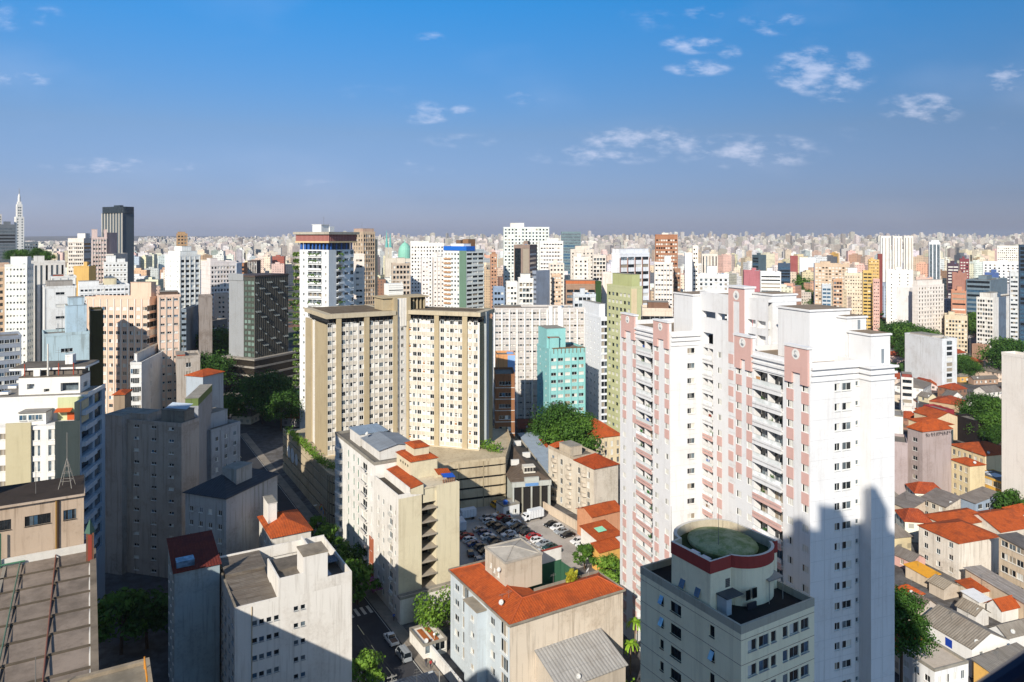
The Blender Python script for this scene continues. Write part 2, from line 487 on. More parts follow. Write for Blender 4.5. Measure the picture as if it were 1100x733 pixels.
def window_mesh(w, h, pane='d', frame='w', split=2, sill=True):
 key = (round(w, 2), round(h, 2), pane, frame, split, sill)
 if key in _win_cache:
  return _win_cache[key]
 b = MB()
 t = 0.06
 W2 = w / 2
 b.box(-W2, W2, -0.03, 0.03, 0, t)
 b.box(-W2, W2, -0.03, 0.03, h - t, h)
 b.box(-W2, -W2 + t, -0.03, 0.03, t, h - t)
 b.box(W2 - t, W2, -0.03, 0.03, t, h - t)
 for i in range(1, split):
  x = -W2 + w * i / split
  b.box(x - t / 2, x + t / 2, -0.025, 0.025, t, h - t)
 if sill:
  b.box(-W2 - 0.05, W2 + 0.05, -0.26, -0.03, -0.07, -0.005)
 ps = pane if len(pane) > 1 else pane * split
 for i in range(split):
  xa, xb = -W2 + w * i / split, -W2 + w * (i + 1) / split
  b.quad((xa, 0.01, 0.01), (xb, 0.01, 0.01), (xb, 0.01, h - 0.01), (xa, 0.01, h - 0.01), 1 + i)
 fm = {'w': WHITE_FRAME, 'a': ALU, 'k': DARKF}[frame]()
 me = b.mesh('window', [fm] + [PANES[ps[i % len(ps)]]() for i in range(split)])
 _win_cache[key] = me
 return me
def tag(o, label=None, cat=None, group=None, kind=None):
 if label:
  o['label'] = label
 if cat:
  o['category'] = cat
 if group:
  o['group'] = group
 if kind:
  o['kind'] = kind
 return o
def empty(name, loc, rz=0.0):
 o = bpy.data.objects.new(name, None)
 o.empty_display_size = 0.5
 col.objects.link(o)
 o.location = loc
 o.rotation_euler = (0, 0, rz)
 return o
def children(o):
 return _kids.get(o.name, []) if o.name in _kids else [c for c in o.children]
_kids = {}
def copy_tree(o, parent=None):
 c = o.copy()
 col.objects.link(c)
 c.parent = parent
 for ch in children(o):
  copy_tree(ch, c)
 return c
def grid(W, z0, z1, n, ww, wh, sill=0.95, fh=3.0, m=0.0, skip=None):
 """n window columns per storey; skip(i, floor) leaves some out"""
 out = []
 fl = 0
 z = z0
 while z + sill + wh < z1 - 0.15:
  for i in range(n):
   c = m + (W - 2 * m) * (i + 0.5) / n
   if skip and skip(i, fl):
    continue
   out.append((c - ww / 2, z + sill, c + ww / 2, z + sill + wh))
  z += fh
  fl += 1
 return out
def cols_at(cols, z0, z1, wh, sill=0.95, fh=3.0, first=0):
 out = []
 z = z0
 fl = 0
 while z + sill + wh < z1 - 0.1:
  if fl >= first:
   for c in cols:
    cc, ww = c[0], c[1]
    h2 = c[2] if len(c) > 2 else wh
    s2 = c[3] if len(c) > 3 else sill
    out.append((cc - ww / 2, z + s2, cc + ww / 2, z + s2 + h2))
  z += fh
  fl += 1
 return out
ALL = []          # every building with its picture rectangle, for labels and for thinning hidden far ones
class Bd:
 """a building: an empty at its front-left ground corner; local x runs along its front, local y into depth"""
 def __init__(s, kind, label, X, Y, a, W, D, z0=0.0, cat='building', group=None, short=None):
  s.root = empty(kind, (X, Y, z0), R(a))
  tag(s.root, label, cat, group)
  s.X, s.Y, s.a, s.W, s.D, s.z0 = X, Y, R(a), W, D, z0
  s.c, s.s = math.cos(s.a), math.sin(s.a)
  s.wins = []
  s.short = short
  ALL.append(s)
  s.top = 0
 @classmethod
 def px(cls, kind, label, x0, x1, x2, Y, a, D=None, W=None, **kw):
  """x1 the near vertical edge at depth Y; x0 and x2 the far edges of its two visible sides"""
  vpu = CX - F * math.tan(R(a))
  if x1 >= vpu and x1 - x0 <= 4:                          # side hardly seen: turn the front to face the eye
   a = -math.degrees(math.atan((x1 - CX) / F)) + 2.0
   D = max(D or 0, 11)
  elif x1 < vpu and x1 - x0 < .3 * (x2 - x1):
   a = -math.degrees(math.atan((x1 - CX) / F)) + 2.0
   D = D or 12
  elif x1 < vpu and x2 - x1 < 4:
   a = -math.degrees(math.atan((x0 - CX) / F)) + 2.0
   x1 = x0
   D = D or 12
  ar = R(a)
  c, si = math.cos(ar), math.sin(ar)
  X = (x1 - CX) * Y / F
  vpu = CX - F * math.tan(ar)
  k0, k2 = (x0 - CX) / F, (x2 - CX) / F
  if x1 >= vpu:                      # left side and front seen
   if D is None:
    D = (X - k0 * Y) / (si + k0 * c) if x0 < x1 else 12.0
   if W is None:
    W = (k2 * Y - X) / (c - k2 * si)
   b = cls(kind, label, X, Y, a, W, D, **kw)
   b.left = True
  else:                              # front and right side seen; x1 is the front-right edge
   if W is None:
    W = (X - k0 * Y) / (c - k0 * si)
   if D is None:
    D = (k2 * Y - X) / (-si - k2 * c) if x2 > x1 else 12.0
   b = cls(kind, label, X - W * c, Y - W * si, a, W, D, **kw)
   b.left = False
  b.xr = (x0, x2)
  return b
 def z_at(s, yp, lx=0.0, ly=0.0):
  """height (local) seen at photo row yp above local point"""
  Yw = s.Y + lx * s.s + ly * s.c
  return H - (yp - HY) * Yw / F - s.z0
 def sF(s, xp, ly=0.0):
  """local x on the plane y=ly seen at photo column xp"""
  k = (xp - CX) / F
  X0, Y0 = s.X - ly * s.s, s.Y + ly * s.c
  return (k * Y0 - X0) / (s.c - k * s.s)
 def sL(s, xp, lx=0.0):
  k = (xp - CX) / F
  X0, Y0 = s.X + lx * s.c, s.Y + lx * s.s
  return (X0 - k * Y0) / (s.s + k * s.c)
 def part(s, mb, name, mats, parent=None):
  return mb.build(name, mats, parent or s.root)
 def walls(s, mat, z1, F_=(), L_=(), R_=(), x0=0.0, x1=None, y0=0.0, y1=None, z0=0.0, depth=0.2, panes=None, name='wall',
     frame='w', split=2, sill=True, reveal=None, extra=None, variants='ddddwwcbo', noback=False, windows=True):
  x1 = s.W if x1 is None else x1
  y1 = s.D if y1 is None else y1
  mb = MB()
  mats = [mat]
  pi = None
  obj = windows and panes is None
  if panes:
   mats += [PANES[p]() for p in dict.fromkeys(panes)]
   idx = list(dict.fromkeys(panes))
   pi = [1 + idx.index(p) for p in panes]
  mr = 0
  if reveal:
   mats.append(reveal)
   mr = len(mats) - 1
  mb.wall((x0, y0), (1, 0), (0, -1), x1 - x0, z0, z1, F_, depth, 0, pi, mr)
  mb.wall((x0, y0), (0, 1), (-1, 0), y1 - y0, z0, z1, L_, depth, 0, pi, mr)
  mb.wall((x1, y0), (0, 1), (1, 0), y1 - y0, z0, z1, R_, depth, 0, pi, mr)
  if not noback:
   mb.wall((x0, y1), (1, 0), (0, 1), x1 - x0, z0, z1)
  if extra:
   extra(mb)
  s.top = max(s.top, z1)
  s.wall_o = s.part(mb, name, mats)
  if obj:
   d = depth * 0.7
   for hs, side in ((F_, 'F'), (L_, 'L'), (R_, 'R')):
    for h in hs:
     cx, w, hh = (h[0] + h[2]) / 2, h[2] - h[0], h[3] - h[1]
     if len(h) > 4 and h[4]:
      continue
     if side == 'F':
      p, r = (x0 + cx, y0 + d, h[1]), 0.0
     elif side == 'L':
      p, r = (x0 + d, y0 + cx, h[1]), -math.pi / 2
     else:
      p, r = (x1 - d, y0 + cx, h[1]), math.pi / 2
     v = rnd.choice(variants) if rnd.random() < 0.6 else ''.join(rnd.choice(variants) for _ in range(split))
     s.wins.append((p, r, round(w, 2), round(hh, 2), v, frame, split, sill))
  return s.wall_o
 def finish(s, limit=100):
  """window parts: the hundred nearest each an object, any others one mesh"""
  if not s.wins:
   return s
  def dist(w):
   x, y, z = w[0]
   return (s.X + x * s.c - y * s.s) ** 2 + (s.Y + x * s.s + y * s.c) ** 2 + (s.z0 + z - H) ** 2
  def in_view(w):
   x, y, z = w[0]
   Yw = s.Y + x * s.s + y * s.c
   xx = CX + F * (s.X + x * s.c - y * s.s) / Yw
   yy = HY + F * (H - s.z0 - z) / Yw
   return -15 < xx < 1115 and yy < 745
  s.wins = [w for w in s.wins if in_view(w)]
  s.wins.sort(key=dist)
  for w in s.wins[:limit]:
   o = bpy.data.objects.new('window', window_mesh(*w[2:]))
   col.objects.link(o)
   o.parent = s.root
   o.location = w[0]
   o.rotation_euler = (0, 0, w[1])
  rest = s.wins[limit:]
  if rest:
   mats, mi = [], {}
   v, f, ml = [], [], []
   for w in rest:
    me = window_mesh(*w[2:])
    cr, sr = math.cos(w[1]), math.sin(w[1])
    i = len(v)
    for q in me.vertices:
     x, y, z = q.co
     v.append((w[0][0] + x * cr - y * sr, w[0][1] + x * sr + y * cr, w[0][2] + z))
    for p in me.polygons:
     f.append(tuple(i + j for j in p.vertices))
     mt = me.materials[p.material_index]
     if mt.name not in mi:
      mi[mt.name] = len(mats)
      mats.append(mt)
     ml.append(mi[mt.name])
   b = MB()
   b.v, b.f, b.m = v, f, ml
   o = b.build('window', mats, s.root)
   o['kind'] = 'stuff'
  s.wins = []
  return s
 def flat_roof(s, z, x0=0.0, x1=None, y0=0.0, y1=None, ph=0.9, t=0.22, par=None, floor=None, out=0.06):
  x1 = s.W if x1 is None else x1
  y1 = s.D if y1 is None else y1
  par = par or concrete('#8c867b')
  floor = floor or concrete('#6f6a62')
  mb = MB()
  a, b, c, d = x0 - out, x1 + out, y0 - out, y1 + out
  i = [(a, c), (b, c), (b, d), (a, d)]
  j = [(a + t + out, c + t + out), (b - t - out, c + t + out), (b - t - out, d - t - out), (a + t + out, d - t - out)]
  zt = z + ph
  for n in range(4):
   m = (n + 1) % 4
   mb.quad((*i[n], z), (*i[m], z), (*i[m], zt), (*i[n], zt))
   mb.quad((*j[m], z + 0.05), (*j[n], z + 0.05), (*j[n], zt), (*j[m], zt))
   mb.quad((*i[n], zt), (*i[m], zt), (*j[m], zt), (*j[n], zt))
  mb.quad(*[(*q, z + 0.05) for q in j], 1)
  mb.quad(*[(*q, z) for q in reversed(i)])
  s.top = max(s.top, zt)
  return s.part(mb, 'roof', [par, floor])
 def block(s, name, x0, x1, y0, y1, z0, z1, mat, top=None, rim=0.12):
  """penthouse, lift house or tank house with a thin projecting cap"""
  mb = MB()
  mb.box(x0, x1, y0, y1, z0, z1 - rim)
  mb.box(x0 - 0.12, x1 + 0.12, y0 - 0.12, y1 + 0.12, z1 - rim, z1, 0, 1)
  s.top = max(s.top, z1)
  return s.part(mb, name, [mat, top or concrete('#8f897e')])
 def pitched(s, z, rh, kind='gable', ax='x', x0=0.0, x1=None, y0=0.0, y1=None, ov=0.4, mat=None, t=0.14, gable=None):
  """gable, hip or shed roof sitting on the walls at z; ridge along ax"""
  x1 = s.W if x1 is None else x1
  y1 = s.D if y1 is None else y1
  mat = mat or tiles()
  a, b, c, d = x0 - ov, x1 + ov, y0 - ov, y1 + ov
  mb = MB()
  if kind == 'shed':          # falls toward the front (ax y) or toward the left (ax x)
   top = [(a, c, z), (b, c, z), (b, d, z + rh), (a, d, z + rh)] if ax == 'x' else [(a, c, z + rh), (b, c, z), (b, d, z), (a, d, z + rh)]
   if ax == 'z':
    top = [(a, c, z), (b, c, z + rh), (b, d, z + rh), (a, d, z)]
   slopes = [top]
  else:
   if ax == 'x':
    my = (c + d) / 2
    h0 = (d - c) / 2 if kind == 'hip' else 0.0
    h0 = min(h0, (b - a) / 2 - 0.01)
    r0, r1 = (a + h0, my, z + rh), (b - h0, my, z + rh)
    slopes = [[(a, c, z), (b, c, z), r1, r0], [(b, d, z), (a, d, z), r0, r1]]
    ends = [[(b, c, z), (b, d, z), r1], [(a, d, z), (a, c, z), r0]]
   else:
    mx = (a + b) / 2
    h0 = (b - a) / 2 if kind == 'hip' else 0.0
    h0 = min(h0, (d - c) / 2 - 0.01)
    r0, r1 = (mx, c + h0, z + rh), (mx, d - h0, z + rh)
    slopes = [[(b, c, z), (b, d, z), r1, r0], [(a, d, z), (a, c, z), r0, r1]]
    ends = [[(a, c, z), (b, c, z), r0], [(b, d, z), (a, d, z), r1]]
   if kind == 'hip':
    slopes += ends
  for q in slopes:
   up = [(x, y, zz + t) for x, y, zz in q]
   mb.poly(up)
   mb.poly(list(reversed(q)))
   n = len(q)
   for i in range(n):
    j = (i + 1) % n
    mb.quad(q[i], q[j], up[j], up[i])
  o = s.part(mb, 'roof', [mat])
  s.top = max(s.top, z + rh)
  if kind in ('gable', 'shed'):
   g = MB()
   if kind == 'gable':
    if ax == 'x':
     my = (y0 + y1) / 2
     sl = rh * (y1 - y0) / (d - c)
     for xx in (x0, x1):
      g.poly([(xx, y0, z), (xx, y1, z), (xx, my, z + rh - 0.01)])
    else:
     mx = (x0 + x1) / 2
     for yy in (y0, y1):
      g.poly([(x0, yy, z), (x1, yy, z), (mx, yy, z + rh - 0.01)])
   elif ax == 'x':
    for xx in (x0, x1):
     g.poly([(xx, y0, z), (xx, y1, z), (xx, y1, z + rh - 0.03)])
    g.quad((x0, y1, z), (x1, y1, z), (x1, y1, z + rh - 0.03), (x0, y1, z + rh - 0.03))
   elif ax == 'z':
    for yy in (y0, y1):
     g.poly([(x0, yy, z), (x1, yy, z), (x1, yy, z + rh - 0.03)])
    g.quad((x1, y0, z), (x1, y1, z), (x1, y1, z + rh - 0.03), (x1, y0, z + rh - 0.03))
   else:
    for yy in (y0, y1):
     g.poly([(x0, yy, z), (x1, yy, z), (x0, yy, z + rh - 0.03)])
    g.quad((x0, y0, z), (x0, y1, z), (x0, y1, z + rh - 0.03), (x0, y0, z + rh - 0.03))
   s.part(g, 'gable_wall', [gable or s.wall_o.data.materials[0]])
  return o
 def dish(s, x, y, z, r=0.45, face=math.pi):
  mb = MB()
  mb.tube((x, y, z), (x, y, z + 0.7), 0.04, n=6)
  c = Vector((x, y, z + 0.8))
  d = Vector((math.cos(face), math.sin(face), 0.7)).normalized()
  a = d.orthogonal().normalized()
  b = d.cross(a)
  n = 10
  rings = []
  for rr, dd in ((0.05, 0.0), (r * 0.6, 0.06), (r, 0.2)):
   rings.append([tuple(c + a * rr * math.cos(6.283 * j / n) + b * rr * math.sin(6.283 * j / n) + d * dd) for j in range(n)])
  for p, q in zip(rings, rings[1:]):
   for j in range(n):
    mb.quad(p[j], p[(j + 1) % n], q[(j + 1) % n], q[j])
  return s.part(mb, 'satellite_dish', [plain('#b9b8b4', 0.5)])
 def mast(s, x, y, z, h, r=0.06, arms=3):
  mb = MB()
  mb.tube((x, y, z), (x, y, z + h), r, r * 0.5, 6)
  for i in range(arms):
   zz = z + h * (0.72 + 0.12 * i)
   mb.tube((x - 0.7 + 0.12 * i, y, zz), (x + 0.7 - 0.12 * i, y, zz), 0.025, n=5)
  return s.part(mb, 'antenna', [plain('#6c6a66', 0.5)])
 def tank(s, x, y, z, r=0.9, h=1.3, c='#4f7fb5'):
  mb = MB()
  mb.lathe([(r * 0.85, z), (r, z + h * 0.75), (r * 0.92, z + h * 0.8), (r * 0.4, z + h)], x, y, 14)
  return s.part(mb, 'water_tank', [plain(c, 0.5)])
def facade(st, W, z0, z1, fh=3.0):
 """openings from a short style code"""
 if not st:
  return []
 k = st[0]
 sill = {'g': 0.95, 'b': 0.9, 'v': 0.5, 'k': 0.25}[k]
 if k == 'g':
  n = st[1] or max(1, round(W / 3.0))
  return grid(W, z0, z1, n, st[2], st[3], sill, fh, m=st[4] if len(st) > 4 else 0.4)
 if k == 'b':
  return grid(W, z0, z1, st[2] if len(st) > 2 else 1, (W - 0.8) / (st[2] if len(st) > 2 else 1) - (0.35 if len(st) > 2 else 0), st[1], sill, fh, m=0.3)
 if k == 'v':
  return [(W * (i + .5) / st[1] - st[2] / 2, z0 + 2, W * (i + .5) / st[1] + st[2] / 2, z1 - 1.5) for i in range(st[1])]
 if k == 'k':
  return grid(W, z0, z1, st[1], st[2], 2.1, 0.75, fh, m=0.3)
 return []
def mid(kind, label, x0, x1, x2, yT, Y, a, colr, fs=None, ls=None, D=None, W=None, roof='flat', pent=(), dirt=0.3, fh=3.0,
  panes=None, group=None, frame='w', obj=None, z0=0.0, par=None, floor=None, depth=None, split=2, short=None, ph=0.9, lcol=None, zlow=0.0):
 b = Bd.px(kind, label, x0, x1, x2, Y, a, D, W, group=group, short=short, z0=z0)
 cy = (0, 0) if b.left else (b.W, 0)
 zt = b.z_at(yT, *cy)
 b.zt = zt
 wt = zt - ph if roof == 'flat' else zt
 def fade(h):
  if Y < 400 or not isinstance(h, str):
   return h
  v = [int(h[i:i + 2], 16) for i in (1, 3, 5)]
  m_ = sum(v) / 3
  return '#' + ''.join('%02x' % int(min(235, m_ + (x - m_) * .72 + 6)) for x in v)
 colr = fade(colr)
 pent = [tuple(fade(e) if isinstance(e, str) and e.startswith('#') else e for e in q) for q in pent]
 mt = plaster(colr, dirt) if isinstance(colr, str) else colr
 near = (Y < 310) if obj is None else obj
 zb = max(0.0, zlow)
 f = facade(fs, b.W, zb, wt, fh)
 sd = facade(ls, b.D, zb, wt, fh)
 pn = None if near else (panes or 'ddddgwc')
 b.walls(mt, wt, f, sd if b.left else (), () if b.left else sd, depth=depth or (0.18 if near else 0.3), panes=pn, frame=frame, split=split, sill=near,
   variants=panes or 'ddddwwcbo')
 if roof == 'flat':
  b.flat_roof(wt, ph=ph, par=par or mt, floor=floor or concrete('#7d766c'))
 elif roof in ('hip', 'gable'):
  b.pitched(wt, min(b.W, b.D) * 0.22, roof, 'x' if b.W > b.D else 'y', mat=tiles())
 for q in pent:
  fx0, fx1, fy0, fy1, hh = q[:5]
  b.block(q[6] if len(q) > 6 else 'penthouse', b.W * fx0, b.W * fx1, b.D * fy0, b.D * fy1, wt + 0.055 if roof == 'flat' else wt, wt + hh,
    plaster(q[5], dirt) if len(q) > 5 and q[5] else mt)
 if roof == 'flat' and b.W > 8 and b.D > 7 and 300 < Y < 800:
  # rooftop clutter: lift house, tanks, aerials
  rr = random.Random(int(x1 * 7 + yT))
  if not pent:
   w_, d_ = b.W * rr.uniform(.2, .4), b.D * rr.uniform(.25, .4)
   xx, yy = b.W * rr.uniform(.1, .5), b.D * rr.uniform(.3, .5)
   b.block('penthouse', xx, xx + w_, yy, yy + d_, wt + .055, wt + rr.uniform(2.4, 4.2), mt)
  for _ in range(2):
   b.tank(b.W * rr.uniform(.65, .85), b.D * rr.uniform(.15, .6), wt + .06, rr.uniform(.6, .9), 1.2, rr.choice(['#5f7f9f', '#8a8f92', '#9a968c']))
 rr = random.Random(int(x0 * 3 + yT * 5))
 if 180 < Y < 720 and roof == 'flat' and fs and fs[0] == 'g' and b.W > 6:
  st = rr.random()
  q = MB()
  n = 0
  if st < .45:
   z = zb + fh * rr.choice([1, 1, 2])
   while z < wt - 1:
    q.box(-.12, b.W + (.0 if b.left else .12), -.14, -.003, z - .1, z + .12)
    if b.left:
     q.box(-.14, -.003, -.003, b.D, z - .1, z + .12)
    z += fh
    n += 1
  elif st < .75:
   k = fs[1] or max(1, round(b.W / 3))
   for i in range(k + 1):
    x = .4 + (b.W - .8) * i / k
    q.box(x - .16, x + .16, -.22, -.003, zb, wt)
    n += 1
  if n:
   b.part(q, 'facade_band' if st < .45 else 'pilaster', [plaster(rr.choice(['#cfcac0', '#b9b2a6', colr if isinstance(colr, str) else '#cfcac0']), dirt)])
  for _ in range(rr.choice([0, 1, 1, 2])):
   b.mast(b.W * rr.uniform(.2, .8), b.D * rr.uniform(.2, .8), wt + .06, rr.uniform(3.5, 8), .09, 2)
 if near:
  b.finish()
 return b
# ------------------------------------------------------------------ street grid: p across the main street, q along it (away, to the left)
GA = 30.26
GC, GS = math.cos(R(GA)), math.sin(R(GA))
def pq(p, q):
 return (p * GC - q * GS, p * GS + q * GC)
WHITE = '#dcdad3'
asph, walk = asphalt('#3d3d40'), concrete('#8a8175', 0.45)
def strip(name, p0, p1, q0, q1, z, mat, zb=None, a=None):
 mb = MB()
 zb = -0.3 if zb is None else zb
 mb.prism([pq(p0, q0), pq(p1, q0), pq(p1, q1), pq(p0, q1)], zb, z)
 return tag(mb.build(name, [mat]), kind='structure')
def build_ground():
 mb = MB()
 # polar sheet: flat city, rising a little toward the far ridge, low hills at the rim
 rings = [0, 60, 140, 300, 600, 1000, 1600, 2400, 3200, 4200, 5200, 6500, 8000, 10000, 12500, 16000]
 n = 96
 def hgt(r, t):
  g = 8 * max(0, min(1, (r - 2400) / 4200)) ** 1.3
  left = max(0.0, math.cos(t - 2.05)) ** 6
  g *= 1 - 0.75 * left
  if r > 9000:
   g += (r - 9000) / 3500 * (24 + 26 * math.sin(t * 7 + 1.0) * math.sin(t * 3.1) + 30 * left)
  return g
 for r in rings:
  for j in range(n):
   t = 2 * math.pi * j / n
   mb.v.append((r * math.cos(t), r * math.sin(t), hgt(r, t)))
 for a in range(len(rings) - 1):
  for j in range(n):
   k = (j + 1) % n
   mb.f.append((a * n + j, (a + 1) * n + j, (a + 1) * n + k, a * n + k))
   mb.m.append(0)
 m, k = new_mat('city_ground')
 o = k.n('ShaderNodeTexCoord').outputs['Object']
 a = k.n('ShaderNodeTexNoise', {'Vector': o, 'Scale': 0.02, 'Detail': 9.0, 'Roughness': 0.7}).outputs['Fac']
 b = k.n('ShaderNodeTexVoronoi', {'Vector': o, 'Scale': 0.045}).outputs['Color']
 v = k.n('ShaderNodeSeparateXYZ', {0: b}).outputs[0]
 cc = k.mix(k.ramp(a, 0.35, 0.65), (0.16, 0.15, 0.14, 1), (0.075, 0.075, 0.08, 1))
 far = k.ramp(k.n('ShaderNodeVectorMath', {0: o}, operation='LENGTH').outputs['Value'], 420.0, 520.0)
 nr = k.n('ShaderNodeTexNoise', {'Vector': o, 'Scale': 0.35, 'Detail': 8.0, 'Roughness': 0.7}).outputs['Fac']
 cc = k.mix(k.m('MULTIPLY', k.ramp(nr, 0.4, 0.6), .7), cc, (0.06, 0.05, 0.042, 1))
 cc = k.mix(k.m('MULTIPLY', far, k.m('MULTIPLY', k.m('GREATER_THAN', v, 0.72), 0.8)), cc, (0.035, 0.06, 0.02, 1))
 cc = k.mix(k.m('MULTIPLY', far, k.m('MULTIPLY', k.m('LESS_THAN', v, 0.2), 0.7)), cc, (0.26, 0.12, 0.06, 1))
 finish(k, cc, 0.95, spec=0.1)
 tag(mb.build('ground', [m]), kind='structure')
 return hgt
ground_h = build_ground()
strip('road', 45.6, 56.6, 60, 430, 0.012, asph)
strip('pavement', 41.6, 45.6, 60, 330, 0.14, walk)
strip('pavement', 56.6, 59.3, 60, 330, 0.14, walk)
strip('road', 57.5, 130, 98, 104.5, 0.008, asph)
strip('parking_lot', 74.6, 122.0, 152.5, 203.5, 0.02, asphalt('#a8a096'))
mb = MB()
for q in range(96, 330, 9):
 mb.quad(*[(*pq(p, qq), 0.017) for p, qq in ((50.85, q), (51.0, q), (51.0, q + 4.5), (50.85, q + 4.5))])
tag(mb.build('road_marking', [plain('#cfc59a', 0.8, name='road_paint')]), kind='structure')
mb = MB()
for pp in (45.95, 56.2):
 mb.quad(*[(*pq(p, qq), 0.017) for p, qq in ((pp, 62), (pp + .12, 62), (pp + .12, 420), (pp, 420))])
for k in range(7):
 p = 46.4 + k * 1.45
 mb.quad(*[(*pq(a, b), 0.017) for a, b in ((p, 158), (p + .7, 158), (p + .7, 161.5), (p, 161.5))])
tag(mb.build('road_marking', [plain('#b9b7ae', 0.8, name='white_road_paint')]), kind='structure')
# ------------------------------------------------------------------ two unseen towers, invented to cast shadows into the view
def shadow_casters():
 b = Bd('apartment_tower', 'made-up unseen tower behind the viewpoint, added to cast a roofline shadow across the white tower', -27, -26, 0, 43.5, 22)  # never in view; invented and sized for the shadow it throws
 m = plaster('#ded6c8', .2)
 b.walls(m, 107.6, windows=False)
 for x0, x1, z1 in ((27.4, 28.8, 110.9), (31.3, 34.3, 112.4), (35.4, 36.6, 110.2), (37.9, 39.6, 115.2), (36.8, 41.0, 110.4)):
  b.block('penthouse', x0, x1, 16, 21.5, 107.65, z1, m)  # roof boxes placed only to step the edge of that shadow
 b.flat_roof(107.6, ph=.9)
 ALL.pop()
 b = Bd('apartment_tower', 'made-up tower out of view on the left, added so its shadow darkens the shaded brown-grey block', -116, 93, 4, 33, 14)  # second invented tower, outside the frame, there for its shade
 b.walls(m, 88, windows=False)
 b.flat_roof(88)
 ALL.pop()
shadow_casters()
hr = MB()
hr.tube((0.43, 1.35, 83.83), (1.33, 1.35, 84.43), 0.035, n=14)
hr.tube((0.43, 1.35, 83.83), (0.43, -4.1, 83.83), 0.03, n=10)
tag(hr.build('handrail', [plain('#101c3a', 0.3)]), 'dark blue round balcony handrail out of focus at the lower right corner', 'handrail')
